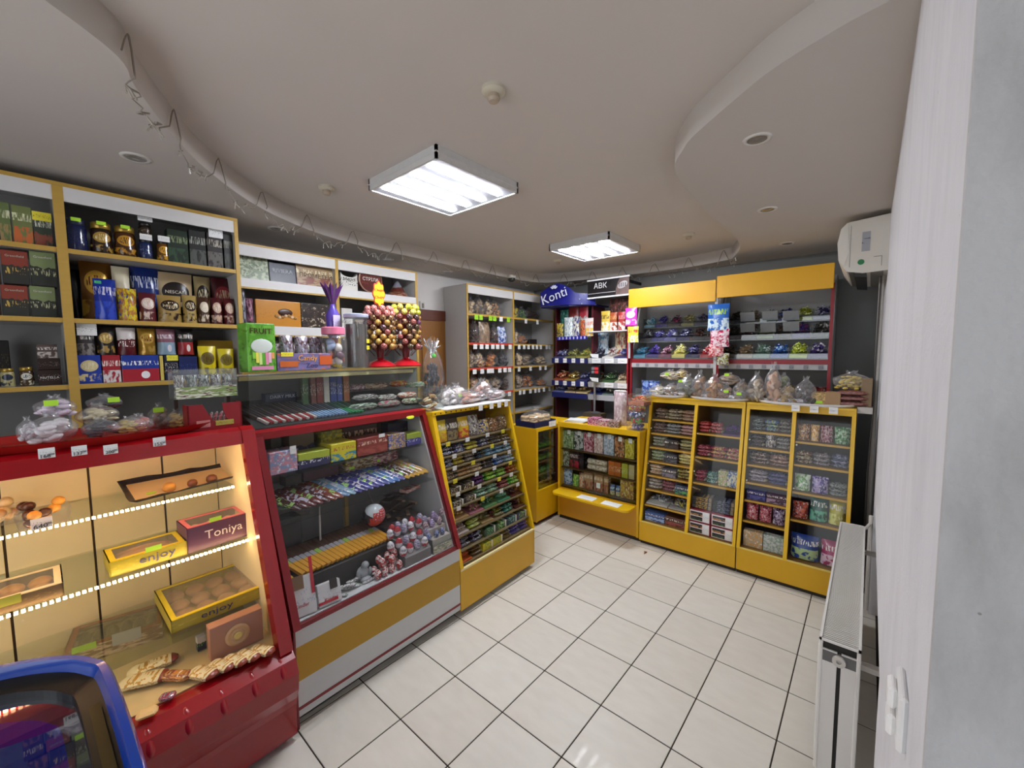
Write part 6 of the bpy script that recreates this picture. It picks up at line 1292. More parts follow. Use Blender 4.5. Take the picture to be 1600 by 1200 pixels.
b.add(vs, [(i*n+j, i*n+(j+1)%n, (i+1)*n+(j+1)%n, (i+1)*n+j) for i in range(len(lay)-1) for j in range(n)]); o = b.build('rim', BLU, t, smooth='auto')
b = MB(); lay = [(.94,.895),(.86,.885),(.86,.86),(.80,.84)]; vs = []
for k, z in lay: vs += [(x, y, z) for x, y in sc(k)]
b.add(vs, [(i*n+j, i*n+(j+1)%n, (i+1)*n+(j+1)%n, (i+1)*n+j) for i in range(len(lay)-1) for j in range(n)]); b.build('gasket', M('14120e',.3), t)
b = MB(); q0, q1 = sc(.925), sc(.885); b.add([(*q0[0],.899),(*q0[1],.899),(*q0[5],.899),(*q1[5],.899),(*q1[1],.899),(*q1[0],.899)], [(0,1,4,5),(1,2,3,4)]); b.build('sliding_rail', M('4a3c1c',.3,.4), t)
b = MB(); b.add([(x, y, .868) for x, y in sc(.86)], [tuple(range(n))]); b.build('glass_lid', glass((.72,.76,.95),.02,'freezer_glass'), t)
b = MB(); lay = [(.80,.84),(.76,.35)]; vs = []
for k, z in lay: vs += [(x, y, z) for x, y in sc(k)]
b.add(vs, [(j, (j+1)%n, n+(j+1)%n, n+j) for j in range(n)]+[tuple(range(n,2*n))]); b.build('inner_liner', M('1c2470',.4), t)
b = MB(); b.tube([(-2.08,-.75,.82),(-2.08,-.28,.82),(-2.12,-.24,.8),(-2.12,-.24,.65),(-2.16,-.24,.6),(-2.5,-.24,.6)], .008, 8); b.build('wire_basket', M('c8ccd8',.3), t, smooth='auto')
b = MB(); b.tube([(-2.06,-.75,.7),(-2.06,-.4,.7),(-2.10,-.37,.68),(-2.10,-.37,.5),(-2.4,-.37,.5)], .008, 8); b.build('wire_basket', M('d0d4e0',.3), t, smooth='auto')
for i in range(10): pack('pillow','ice_cream_pack','grey-blue ice cream pack inside the blue freezer','ice cream',(-2.5+.11*(i%4)+rr.uniform(-.02,.02),-.55+.13*(i//4),.42+.03*(i%3)),(.13,.07,.03),rr.uniform(-.6,.6),pkg('5a6278','8a90a8','a8b0c0',4,.3),group='ice creams in the freezer')
# ================================================================== TALL YELLOW CABINETS (front leans back, bottom nearer)
def fx(z): return 1.366+.2*(max(z, .21)-.21)/1.06
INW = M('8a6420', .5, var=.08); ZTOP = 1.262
def cabinet(label, ya, yb, ym, cols, zs):
    t = thing('glass_cabinet', label, 'cabinet', (0,0,0))
    b = MB(); b.box(1.372, 1.386, yb, ya, .035, .205); b.build('front_panel', YEL, t); MB().box(1.40, 1.95, yb, ya, 0, .035).build('plinth', M('2c2014',.6), t)
    MB().box(1.368, 1.372, yb, ya, .2, .212).build('bottom_edge', M('e0c868',.4), t)
    for a, c, nm in ((ya-.022, ya, 'corner_post'), (ym-.012, ym+.012, 'middle_post'), (yb, yb+.022, 'corner_post')):
        b = MB(); b.prism([(fx(.205)-.002,.205),(fx(.205)+.022,.205),(fx(ZTOP)+.022,ZTOP),(fx(ZTOP)-.002,ZTOP)], a, c, 1); b.build(nm, YEL2, t)
    b = MB(); b.prism([(fx(1.225),1.225),(fx(1.225)+.02,1.225),(fx(ZTOP)+.02,ZTOP),(fx(ZTOP),ZTOP)], yb+.022, ya-.022, 1); b.build('top_rail', YEL2, t)
    for a in (ya-.012, ym-.006, yb):
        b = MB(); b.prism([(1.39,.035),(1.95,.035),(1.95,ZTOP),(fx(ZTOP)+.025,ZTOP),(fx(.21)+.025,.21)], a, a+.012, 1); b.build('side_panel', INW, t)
    MB().box(1.93, 1.945, yb, ya, .035, ZTOP).build('back_panel', M('5a4420',.6), t); MB().box(1.555, 1.96, yb, ya, ZTOP, ZTOP+.014).build('top_board', YEL2, t)
    for (a, c) in ((ya-.024, ym+.014), (ym-.014, yb+.024)):
        b = MB(); b.prism([(fx(.215)+.006,.215),(fx(.215)+.009,.215),(fx(1.225)+.009,1.225),(fx(1.225)+.006,1.225)], c, a, 1); d_ = b.build('door', GLASS, t)
        for z in (.7, 1.0): MB().ball((fx(z)-.003, a-.012, z), .006, n=8, k=5).build('door_knob', M('d8d0b8',.3), d_)
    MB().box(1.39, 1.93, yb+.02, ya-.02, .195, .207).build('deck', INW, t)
    for (a, c), zz in zip(((ya-.024, ym+.014), (ym-.014, yb+.024)), zs):
        for z in zz:
            if z > .22:
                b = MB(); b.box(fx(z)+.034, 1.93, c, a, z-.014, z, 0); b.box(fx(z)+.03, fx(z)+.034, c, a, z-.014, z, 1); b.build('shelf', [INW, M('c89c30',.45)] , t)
    return t
zl1 = [1.075,.955,.835,.715,.595,.475,.345,.208]; zr1 = [onX(1110,679,1.53).z, onX(1108,717,1.49).z, onX(1105,757,1.47).z, .208]
zl2 = [1.06,.94,.81,.68,.55,.40,.208]; zr2 = [1.02,.86,.67,.48,.208]
cabinet('tall yellow glass cabinet left of its twin, full of sweets', -.095, -.848, -.49, None, (zl1, zr1))
cabinet('tall yellow glass cabinet nearest the radiator', -.856, -1.50, -1.16, None, (zl2, zr2))
def cabrow(ya, yb, z, items, where, n_stack=1):
    W_ = ya-yb; tot = sum(q[4] for q in items); y = ya
    for kd, c1, c2, nm, wt in items:
        wd = W_*wt/tot; yc = y-wd/2; y -= wd; x = fx(z)+.05
        if kd == 'flat':
            for j in range(3): pack('pillow','candy_pack','%s %s flat pack, %s' % (('lowest','middle','top')[j], nm, where),'candy pack',(x+.05+random.uniform(0,.02),yc,z+.001+.028*j),(wd*random.uniform(.98,1.14),.1,.034),-math.pi/2+random.uniform(-.14,.14),pkg(c1,c2,c1 if j else 'b8a890',4 if j % 2 else 2,.25))
        elif kd == 'bag':  pack('pouch','snack_bag','%s snack bag, %s' % (nm, where),'snack bag',(x+.04,yc,z+.001),(wd*.93,.07,.115),-math.pi/2,pkg(c1,c2,'d8d8d0',4,.25),tilt=-.1)
        elif kd == 'tall': pack('pouch','snack_bag','large %s bag, %s' % (nm, where),'snack bag',(x+.05,yc,z+.001),(wd*.93,.09,.165),-math.pi/2,pkg(c1,c2,'e0e0d8',1,.25),tilt=-.12)
        elif kd == 'box':  pack('carton','sweets_carton','%s carton, %s' % (nm, where),'carton',(x+.05,yc,z+.001),(wd*.96,.09,.075),-math.pi/2,pkg(c1,c2,'e0dcd0',1,.3))
        elif kd == 'upbox':  pack('carton','sweets_carton','upright %s carton, %s' % (nm, where),'carton',(x+.04,yc,z+.001),(wd*.96,.06,.12),-math.pi/2,pkg(c1,c2,'e0dcd0',4,.3))
        elif kd == 'heap': candy_heap('heap of %s sweets, %s' % (nm, where),(-wd*.47,wd*.47,0,.16,0,.06),40,(c1,c2,c1),.024,loc=(x,yc,z+.001),rz=-math.pi/2,slope=1)
A, B_ = -.12, -.475
C1 = 'left bay of left cabinet'
shn = lambda k: ('top','second','third','fourth','fifth','sixth','seventh','bottom')[k]
for k, (z, it) in enumerate(zip(zl1, [
 [('flat','6a4a3c','a89888','brown',1),('flat','b8a888','5a4a40','beige',1),('flat','b09878','8a5a48','tan',1)],
 [('flat','5a3c34','8a7a70','dark brown',1),('flat','a8a8a4','4a4a48','silver',1),('flat','a88a78','d8a8b8','pinkish',1)],
 [('flat','a8a894','5a6450','pale green',1),('box','2a2220','4a403c','black',1),('flat','8a8a60','c8b880','olive',1)],
 [('flat','7a8a60','b8c0a0','green',1),('box','3a3a40','6a6870','dark grey',1),('flat','c0b060','e0d8a0','yellow',1)],
 [('flat','b89878','e0d0b0','peach',1),('box','4a444c','8a8490','grey',1),('flat','a8a050','5a3c34','olive',1)],
 [('flat','8a8078','c8c0b0','grey-beige',1),('flat','6a3038','a86a70','dark red',1),('box','2a3a58','58a858','blue and green',1)],
 [('heap','c8c8c0','6a7a9a','white and blue foil',1.2),('heap','a8a8a4','c8c060','silver foil',1)],
 [('box','3a5a98','a8c0e0','blue',1),('box','5a3028','a05048','red-brown',1)]])): cabrow(A, B_, z, it, '%s shelf, %s' % (shn(k), C1))
for k, (z, it) in enumerate(zip(zr1, [
 [('flat','a02c2c','d87068','red',1),('flat','a83434','c8a098','red',1),('heap','4a2068','7a48a0','purple foil',1.6)],
 [('flat','8a3040','c88088','crimson',1),('flat','983448','b8a050','pink',1),('flat','a04050','c0c080','pink',1)],
 [('flat','7a2c38','b8586a','dark red',1),('flat','3a6a60','a8c8b8','teal',1),('upbox','c8b098','8aa050','beige',.7),('upbox','4a6aa0','c8c8b0','blue and white',.9)],
 [('box','1e1a1c','b08a40','black and gold',1),('box','20202a','7a6a50','black',1)]])): cabrow(-.50, -.83, z, it, '%s shelf, right bay of left cabinet' % ('top','second','third','bottom')[k])
# red and white framed cartons in the bottom of the right bay
for i in range(2):
    for j in range(2):
        t = thing('wafer_carton', ('upper ' if j else 'lower ')+('left ' if i == 0 else 'right ')+'black and white framed wafer carton at the cabinet bottom', 'carton', (fx(.21)+.045, -.578-i*.165, .209+j*.098), -math.pi/2)
        MB().cbox(-.08,.08,0,.1,0,.095,.002).build('body', M('8a2030',.4), t)
        MB().box(-.074,.074,-.002,0,.006,.089).build('white_frame', M('e8e0e0',.5), t)
        for q in range(2): MB().box(-.068,.022,-.004,-.002,.012+.038*q,.042+.038*q).build('dark_picture', pkg('1e1c1e','c88a40' if q else '4a6a3c','3a3430',1,.4), t)
        MB().box(.028,.07,-.004,-.002,.01,.085).build('white_label', TAGM, t)
for i in range(2):
    for j in range(3): pack('carton','chocolate_carton','black and gold chocolate carton stacked above the framed cartons, %s pile' % ('left' if i == 0 else 'right'),'carton',(fx(.41)+.09,-.58-i*.16,.409+.032*j),(.145,.11,.03),-math.pi/2+.04*j,pkg('1e1a1a','b8923c' if i == 0 else '6a7088','8a7a60',2,.3),group='black cartons above the framed ones')
C2 = 'left bay of radiator-side cabinet'
for k, (z, it) in enumerate(zip(zl2, [
 [('flat','3a3a3c','8a9a90','dark grey',1),('flat','4a6a90','a8b870','slate blue',1),('flat','4a4648','8a8468','grey',1)],
 [('flat','3c3434','6a6058','charcoal',1),('bag','b8aca0','4a4a50','white and grey',.8),('flat','6a6868','a8a498','silver-grey',1)],
 [('flat','5a4440','b0a090','dull brown',1),('flat','7a5a54','c8a890','rosy brown',1)],
 [('flat','8a8088','b8b0b8','lilac grey',1),('flat','3a3a68','6a6a98','indigo',1)],
 [('box','2a2868','5a5898','deep blue',1),('box','4a2840','a890a0','plum',1)],
 [('bag','a02430','c88080','red',1),('bag','8a2430','b86068','dark red',1),('bag','4a3058','98809a','violet',1)],
 [('upbox','b8a888','c89858','cream',1),('upbox','c8ccc8','8aa090','white and grey',1)]])): cabrow(-.886, -1.145, z, it, '%s shelf, %s' % (shn(k) if k < 6 else 'bottom', C2))
C3 = 'right bay of radiator-side cabinet'
for k, (z, it) in enumerate(zip(zr2, [
 [('bag','7a5030','c89a60','brown',1),('bag','c88830','e8c070','orange',.7),('bag','7a2434','b89098','wine red',1),('bag','3a7a3c','98c898','green',1.2)],
 [('flat','6a4a38','c8b890','tan',1),('flat','6a6264','b0a8a8','grey',1),('flat','5a5a70','98a0b8','blue-grey',1)],
 [('bag','6aa858','d8e8d0','light green',1),('bag','4a3a80','b0a0d0','violet',1),('flat','98a098','4a4a50','pale grey',1)],
 [('bag','8a3020','c86040','rust',1),('tall','1c5a48','60b090','dark green',1.1),('tall','b8b020','e0e080','yellow-green',1)],
 [('tall','26448c','b0c890','blue',1.6),('tall','a02058','e0c0d0','magenta',1.2)]])): cabrow(-1.175, -1.478, z, it, '%s shelf, %s' % (shn(k) if k < 4 else 'bottom', C3))
# ---- white trays with bagged cookies on the cabinets
def tray(y0, y1, lab):
    t = thing('serving_tray', lab, 'tray', (1.66, (y0+y1)/2, ZTOP+.0145)); a = (y0-y1)/2
    b = MB(); b.lathe([(.90,0),(.96,.003),(1,.018),(1.0,.021),(.97,.018),(.93,.008),(0,.008)], 32, sx=.15, sy=a); b.build('tray_shell', M('e4e2e2',.35), t, smooth='auto'); return t
tray(-.075,-.40,'white oval tray at the left end of the cabinets'); tray(-.405,-.87,'white oval tray in the middle of the cabinets'); t3 = tray(-.90,-1.50,'white oval tray at the right end of the cabinets')
for i, x in enumerate((1244,1273,1303)):
    p = onX(x, 632, 1.53); MB().box(-.002,.002,-.024,.024,-.022,.022).build('price_tag', TAGM, t3, Vector((1.505, p.y, ZTOP+.0))-t3.location)
T_ = ZTOP+.024
def cook(x, y0, y1, wpx, m_, kd, lk, xx=1.62, st=None, cat='cookie bag'):
    p = onX(x, y1, xx); q = onX(x, y0, xx); wd = onX(x-wpx/2, y1, xx).y-onX(x+wpx/2, y1, xx).y
    bagged('cookie_bag','clear bag of %s on the white cabinet trays' % lk,cat,(xx+.02,p.y,max(p.z,T_) if y1 < 606 else T_),(wd*1.2,min(wd*1.1,.14),max(q.z-max(p.z,T_) if y1 < 606 else q.z-T_,.04)*.92),m_,-math.pi/2,kd,int(x),sticker=st)
CK = lambda c, v=.25: M(c,.55,var=v,scale=40)
for a in ((1028,600,612,24,CK('c8bca0'),'flats','white pale cookies',None),(1048,598,612,24,CK('8a6a44',.5),'smalls','brown granola cookies',None),(1046,577,593,26,CK('d0c0a0'),'flats','cream layered cookies',(0,.5,STK)),(1064,575,590,18,CK('c8b060'),'flats','yellow wafers',None),
          (1073,584,612,28,CK('5a5a44'),'flats','dark green cookies',(-.2,.7,STK)),(1092,578,612,22,CK('98714a'),'lumps','tan round cookies',None),(1115,584,612,28,CK('a8763c'),'lumps','golden oat cookies',None),(1138,582,600,28,CK('a88a6a'),'flats','speckled ring cookies',(0,.8,STK)),
          (1134,600,613,22,CK('a07a60'),'lumps','small brown cookies',(.1,.5,STK)),(1158,592,609,24,CK('8a7250'),'flats','folded straw cookies',None),(1156,607,616,20,CK('6a6858'),'smalls','grey seeds',(0,.5,STK)),(1181,580,610,24,CK('b8a688'),'flats','sand cookies in a tall knotted bag',None),(1180,608,617,22,CK('787468'),'smalls','grey-green sunflower seeds',None),
          (1207,566,612,24,CK('c8a080'),'flats','peach biscuits in a pointed bag',None),(1224,582,604,16,CK('98a070'),'lumps','greenish cookies',None),(1230,597,618,24,CK('b89a60'),'flats','stacked tan oat cookies',None),(1258,588,619,30,CK('5a544e'),'lumps','dark grey gingerbread',None)):
    x, y0, y1, wpx, m_, kd, lk, st = a; cook(x, y0, y1, wpx, m_, kd, lk, 1.60 if y1 > 606 else 1.67, st)
p = onX(1281,620,1.6); pack('carton','cookie_box','kraft box of yellow straw cookies with green sticker on the tray','box',(1.66,p.y,T_),(.10,.1,.085),-1.57,pkg('b8945a','d8b878','8a6a3a',4,.5),stickers=[(-.1,.1,.05,.018,STK)])
p = onX(1301,622,1.6); pack('carton','cookie_box','plain kraft cardboard box on the tray','box',(1.66,p.y,T_),(.085,.1,.09),-1.57,M('a88660',.7))
for j in range(3):
    p = onX(1332,622,1.6); pack('pillow','date_pack','%s brown packet of pressed dates on the tray' % ('lowest','middle','topmost')[j],'packet',(1.65,p.y,T_+j*.036),(.17,.1,.036),-1.57,pkg('6a3630','8a5048','b08a80',4,.3))
p = onX(1330,600,1.62); bagged('pasta_bag','large clear bag of yellow corn sticks at the right end','snack bag',(1.69,p.y,T_+.11),(.22,.13,.12),CK('d8c058',.2),-1.57,'smalls',1)
p = onX(1361,622,1.62); tag(MB().cbox(-.05,.05,-.028,.028,0,.19,.003).build('cardboard_box', M('8a7458',.7), None, (1.68, -1.545, T_)), 'narrow upright cardboard box at the end of the cabinet trays', 'box')
tag(MB().box(1.62,1.75,-1.58,-1.502,ZTOP-.02,T_-.001).build('end_board', M('c8c4bc',.5), None), 'white end board between the cabinets and the right wall', 'board')

# ================================================================== CANDY RACKS on the far wall (front x = 2.2)
RX = 2.2; GR = M('9a9a98',.5,var=.03); RP = M('8c1420',.4,var=.05); DK = M('1e1c1c',.6)
SIGN = M('e4aa0c',.35,var=.03,scale=5)
def bins(y0, y1, n, tiers, where, heaps, t):
    """three sloping tiers of clear bins"""
    for k, (x, z) in enumerate(tiers):
        bs_ = MB().box(x, 2.58, y1, y0, z-.012, z).build('bin_shelf', GR, t)
        MB().box(x-.003, x, y1, y0, z-.012, z+.04).build('bin_front', ACRYL, bs_)
        wd = (y0-y1)/n
        for i in range(n+1): MB().box(x, x+.15, y0-i*wd-.001, y0-i*wd+.001, z, z+.1).build('bin_divider', ACRYL, bs_)
        for i in range(n):
            c = heaps[k][i]; candy_heap('%s sweets in bin %s of the %s tier, %s' % (c[2], ORD[i], ('lowest','middle','upper')[k], where), (-wd*.46,wd*.46,.004,.14,.002,.125), 62, (c[0],c[1],c[0]), .027, loc=(x+.004,y0-(i+.5)*wd,z+.001), rz=-math.pi/2, slope=1)
TI = [(2.22,1.60),(2.36,1.775),(2.47,1.93)]
def rack(label, ya, yb, zb, n, heaps, where, sgn):
    t = thing('candy_rack', label, 'rack', (0,0,0))
    for a in (ya-.02, yb): 
        b = MB(); b.prism([(2.23,0),(2.6,0),(2.6,2.3),(2.45,2.3),(2.21,1.55)], a, a+.018, 1); b.build('side_panel', GR, t)
    for a in (ya-.022, yb-.002): MB().box(RX-.002, RX+.022, a, a+.022, 0, 1.9 if a > yb else 2.2).build('red_post', RP, t)
    MB().box(2.58, 2.6, yb, ya, 0, 2.3).build('back_panel', GR, t)
    bins(ya-.022, yb+.022, n, TI, where, heaps, t)
    MB().box(RX, RX+.012, yb+.02, ya-.02, 1.552, 1.59).build('red_rail', RP, t); prl = MB().box(RX-.004, RX+.002, yb+.02, ya-.02, 1.505, 1.55).build('price_rail', M('b0aeb0',.4), t)
    for i in range(n+2):
        y = ya-.06-i*(ya-yb-.1)/(n+1.5); MB().box(RX-.006, RX-.004, y-.045, y-.012, 1.51, 1.546).build('price_slot', pkg('8a8a90','3a3a44','202028',3,.5), prl)
    for z in (1.2,.8): MB().box(2.24, 2.58, yb+.02, ya-.02, z-.02, z).build('shelf', GR, t)
    s = MB(); s.cbox(RX-.06, RX-.035, yb+.002, ya-.002, zb, zb+.197, .003); s = s.build('sign_board', SIGN, t)
    for a in (ya-.08, yb+.08): MB().box(RX-.035, 2.5, a-.01, a+.01, zb+.09, zb+.11).build('sign_arm', DK, s)
    return t
H2 = [[('5ab0d8','b8e0f0','light blue'),('3a2878','6a58b8','deep violet'),('7a4058','d8b0c0','pinkish'),('e0d878','f4f0d0','pale yellow'),('1c1c48','8a88b8','navy'),('b82c34','f0d0d0','red')],
      [('4a4a50','d8d8d8','black and white'),('38347a','a8a8d8','violet'),('5a5898','e0e0f0','lilac'),('2a2a58','c8c8e0','navy and white'),('2c1c18','6a4a40','dark brown'),('3a2420','8a7068','brown')],
      [('68a8c0','c0e0e8','cyan'),('40388c','8a80c8','blue-violet'),('301828','b04878','black and pink'),('8a8448','e8e4b8','olive and cream'),('2c2848','9890b0','dark violet'),('3a2c30','b8a8a0','dull brown')]]
H3 = [[('2c2420','6a5848','dark brown'),('a08868','d0c0a0','tan'),('6a8a78','d0e0d8','silver-green'),('2858a8','a8d0f0','bright blue'),('a8b828','e8f080','yellow-green'),('4a3878','e8e4f0','violet and white')],
      [('201a18','4a3c34','black-brown'),('3a1c1c','7a4844','dark red'),('6a7a38','8a4430','green and red'),('3a2c28','6a5850','cocoa'),('4a3a80','8a3a58','violet and crimson'),('30302c','e0e0dc','black and white')],
      [('1c1a18','484440','black'),('7a6448','b8a078','caramel'),('3c4c40','c8d8c8','green and white'),('18246a','6078c0','royal blue'),('98a028','e8f0a0','lime'),('3c3468','d0d0e0','indigo and white')]]
rack('candy rack with the left, lower yellow sign board', .395, -.458, 2.124, 6, H2, 'left candy rack', 0)
rack('candy rack with the right, longer yellow sign board', -.463, -1.315, 2.152, 6, H3, 'right candy rack', 0)
# paper-covered bins and bags lying over the right rack
for i, (x, y, wpx) in enumerate(((1168,495,30),(1203,493,34),(1236,493,32),(1168,512,32),(1200,512,34),(1236,510,36))):
    p = onX(x, y, 2.35); o = MB().cbox(-.002,.002,-.06,.06,-.045,.045,.001).build('bin_cover', M('8a8e90',.35,var=.1), None, p); o.rotation_euler = (0,-.5,0); tag(o, 'grey see-through cover hanging on the right rack, '+('upper row ' if i < 3 else 'lower row ')+('left','middle','right')[i%3], 'cover')
# lower compartment goods
for i, (y, c1, c2, nm) in enumerate(((.22,'2848a0','8aa8e0','blue'),(-.72,'2c2020','5a4038','dark'),(-1.0,'6a5a28','3a2c18','olive'),(-1.2,'5a1c1c','8a4038','dark red'))):
    pack('pouch','candy_bag','large %s candy bag below the candy racks' % nm,'candy bag',(2.33,y,1.201),(.2,.12,.16),-1.57,pkg(c1,c2,'a8a8b0',4,.25))
# hanging bags between the racks and at the corner
def hang(x, y0, y1, wpx, c1, c2, c3, lab, xx, st=1, cat='bag'):
    p, q = onX(x, y1, xx), onX(x, y0, xx); wd = onX(x-wpx/2, y1, xx).y-onX(x+wpx/2, y1, xx).y
    pack('pouch','hanging_bag',lab,'bag',(xx,p.y,p.z),(wd,.04,q.z-p.z),-1.57,pkg(c1,c2,c3,st,.2))
t = thing('hanger_strip', 'grey hanging strip carrying sweets bags between the candy racks', 'hanger', (2.155,-.462,0)); MB().box(-.002,.002,-.012,.012,1.45,2.16).build('strip', M('b8b8b8',.4), t)
for i in range(4): MB().tube([(-.002,0,2.1-.17*i),(-.035,0,2.1-.17*i)], .003, 6).build('hook', ALU, t)
hang(1122,475,516,34,'2868c0','d8ecf4','a8d048','blue bag of white sweets hanging topmost between the racks',2.125); hang(1124,514,542,30,'c01850','f0d8e0','f8f0f0','crimson and white bag hanging under the blue one',2.12,4); hang(1119,538,556,24,'c83038','e8c0c0','f0e8e0','small red bag hanging under the crimson bag',2.115,4); hang(1129,552,570,20,'c8c8b8','6a5a40','c0c838','small white and lime bag hanging lowest between the racks',2.12,4)
t = thing('hanger_strip', 'hanging strip carrying pink and yellow bags by the left sign board', 'hanger', (2.155,.385,0)); MB().box(-.002,.002,-.012,.012,1.6,2.12).build('strip', M('b8b8b8',.4), t)
for i in range(2): MB().tube([(-.002,0,2.08-.2*i),(-.035,0,2.08-.2*i)], .003, 6).build('hook', ALU, t)
hang(986,481,509,18,'e040c0','f8d0f0','f0f0ff','bright pink sweets bag hanging by the left sign board',2.125,0); hang(989,510,535,17,'e8e048','f0ece0','c83030','yellow and white sweets bag hanging under the pink bag',2.12,1)

# ================================================================== CORNER CANDY STAND with blue and black signs
t = thing('corner_candy_stand', 'corner candy stand with open shelves under the blue and black signs', 'display stand', (0,0,0))
ca, cb, cm = 1.44, .415, .915
MB().box(2.58, 2.6, cb, ca, 0, 2.25).build('back_panel', M('8e8e90',.5), t)
for a in (ca-.02, cm-.01, cb): MB().box(2.3 if a != cb else RX, 2.58, a, a+.02, 0, 2.2 if a != cb else 1.95).build('side_panel', M('5a1c24',.5) if a != cb else RP, t)
LV = [onX(900,561,RX).z, onX(900,597,RX).z, 1.17]
for k, z in enumerate(LV):
    for h_, (a, c) in enumerate(((ca-.02, cm+.01), (cm-.01, cb+.02))):
        MB().box(RX+.01, 2.58, c, a, z-.015, z).build('shelf', GR, t)
        MB().box(RX-.002, RX+.01, c, a, z-.05, z+.012).build('shelf_front', M('1e2460' if h_ == 0 else 'b0b0b4',.4), t)
        if k < 2:
            for i in range(4 if h_ == 0 else 3):
                y = a-.05-i*(.12 if h_ == 0 else .16); w2 = .05 if h_ == 0 else .11
                MB().box(RX-.006, RX-.003, y-w2, y, z-.045, z+.008).build('price_tag', TAGM, t)
heapc = [[('4a4a78','c8c8e0','navy and white'),('8a8a4a','d8d8a0','olive and cream'),('b0a850','5a6a38','yellow-green'),('2c2c38','8a8a98','black'),('e0d8d0','7a3038','white and red'),('3a3870','a0a0c8','violet')],
         [('b05838','e8c8a0','orange'),('a8883c','d8d0a0','gold'),('3a3c68','9090b0','slate'),('5a5a48','c8a870','green and tan'),('4a6a40','a8c0a0','green'),('d8c8a8','8a6a50','cream')],
         [('6870a0','d0d0e8','blue-grey'),('c8b088','7a5a48','cream and brown'),('e0c890','8a6a48','honey'),('3a4a90','a8b0d8','deep blue'),('708078','d8d8d0','grey-green'),('d8c8a0','6a5848','pale cream')]]
for k, z in enumerate(LV):
    for i in range(6):
        a, c = ((ca-.02, cm+.01), (cm-.01, cb+.02))[i//3]; wd = (a-c)/3; yc = a-(i%3+.5)*wd; q = heapc[k][i]
        candy_heap('heap of %s sweets on the %s shelf of the corner stand' % (q[2], ('upper','middle','lower')[k]), (-wd*.45,wd*.45,.004,.2,.002,.115), 48, (q[0],q[1],q[0]), .03, loc=(RX+.014,yc,z+.001), rz=-math.pi/2, slope=1)
zL = onX(895,526,RX).z; MB().box(RX, RX+.16, cm+.01, ca-.1, zL-.012, zL).build('upper_shelf', GR, t)
b = MB(); b.box(RX-.004, RX, cm+.01, ca-.1, zL-.035, zL+.005); b.build('striped_front', M('28289c',.4), t)
for i in range(8): MB().box(RX-.006,RX-.004,cm+.03+i*.05,cm+.045+i*.05,zL-.03,zL).build('stripe', M('d0d0e8',.4), t)
zR = onX(960,516,RX).z; MB().box(RX, RX+.16, cb+.02, cm-.01, zR-.012, zR).build('upper_shelf', M('d8d8d8',.4), t)
rowX(RX+.02, zL, [('pouch',868,879,505,'yellow and dark snack pack','bag',pkg('b8a028','3a3428','e8e0a0',4)),('pouch',874,887,484,'dark teal snack pack at the back','bag',pkg('1c5a50','2a8070','8ab8a8',4),dict(dx=.05)),('pouch',880,894,496,'white and pale blue snack pack','bag',pkg('b8ccd8','e8ece8','2c2c30',4)),('pouch',893,904,496,'violet and white snack pack','bag',pkg('3a3880','d8d8d0','c8b040',4)),('pouch',887,903,470,'grey and red pack at the back, left','bag',pkg('a8a4a0','8a3030','d0c8c0',5),dict(dx=.06)),('pouch',903,918,472,'grey and red pack at the back, right','bag',pkg('a8a4a0','a02c38','d0c8c0',5),dict(dx=.06)),('pouch',905,913,500,'orange snack pack','bag',pkg('d85a28','6a2c20','f0c890',4)),('pouch',912,926,497,'white and orange snack pack with yellow foot','bag',pkg('e8dcd8','e8b838','d86a30',1))], 'on the shelf under the blue sign', dep=.04)
rowX(RX+.02, zR, [('pouch',938,952,486,'yellow and white snack pack','bag',pkg('d8b848','ece4d0','5a4020',1)),('pouch',951,963,488,'brown-orange and white snack pack','bag',pkg('a8502c','e4dcd8','d8a060',1)),('pouch',964,976,487,'red and white snack pack','bag',pkg('a83430','e8dcd0','d0a0a0',1)),('carton',952,984,466,'dark brown carton at the back','box',pkg('2c1a18','5a3028','8a6058',4),dict(dx=.08))], 'on the shelf under the black sign', dep=.04)
zz = LV[0]+.001
for x, y0, c1, c2, nm in ((940,518,'5a8ab0','c8d8e0','light blue'),(967,517,'b8604a','e8d8b0','red and cream')):
    p = onX(x, 540, RX+.18); pack('pouch','candy_bag','%s bag standing behind the sweets of the corner stand' % nm,'candy bag',(RX+.22,p.y,zz),(.14,.06,onX(x,y0,RX+.2).z-zz),-1.57,pkg(c1,c2,'e0e0d8',4,.25))
# small price checker on a pole in the middle of the stand
p = onX(930, 580, 2.12); t = thing('price_checker', 'small black terminal with grey and red panels on a pole', 'terminal', (2.13, p.y, 0))
MB().cbox(-.02,.02,-.055,.055,1.37,1.52,.004).build('case', M('18181a',.3), t)
for i, z in enumerate((1.485,1.445)): MB().box(-.024,-.02,-.045,.0,z-.015,z+.015).build('red_key', M('d8343c',.4), t); MB().box(-.024,-.02,.005,.04,z-.015,z+.015).build('grey_key', M('7a7c80',.4), t)
MB().tube([(0,.012,.98),(0,.012,1.37)], .012, 10).build('pole', M('8a8a8c',.4,.3), t, smooth='auto'); MB().lathe([(.06,.984),(.06,.99),(.015,1.0)], 16).build('foot', M('5a5a5c',.4), t)
for i, z in enumerate((1.60,1.335)): b = MB(); b.prism([(-.05,z),(.03,z+.01),(.06,z+.05),(-.05,z+.045)], -.03, -.027, 0); b.build('paper_arrow', M('e4e6e6',.5), t)
b = MB(); b.box(2.07,2.2,p.y-.1,p.y+.12,0,.983); tag(b.build('pole_base', M('5a4c3a',.6), None), 'brown block behind the low counter under the black terminal', 'pedestal')
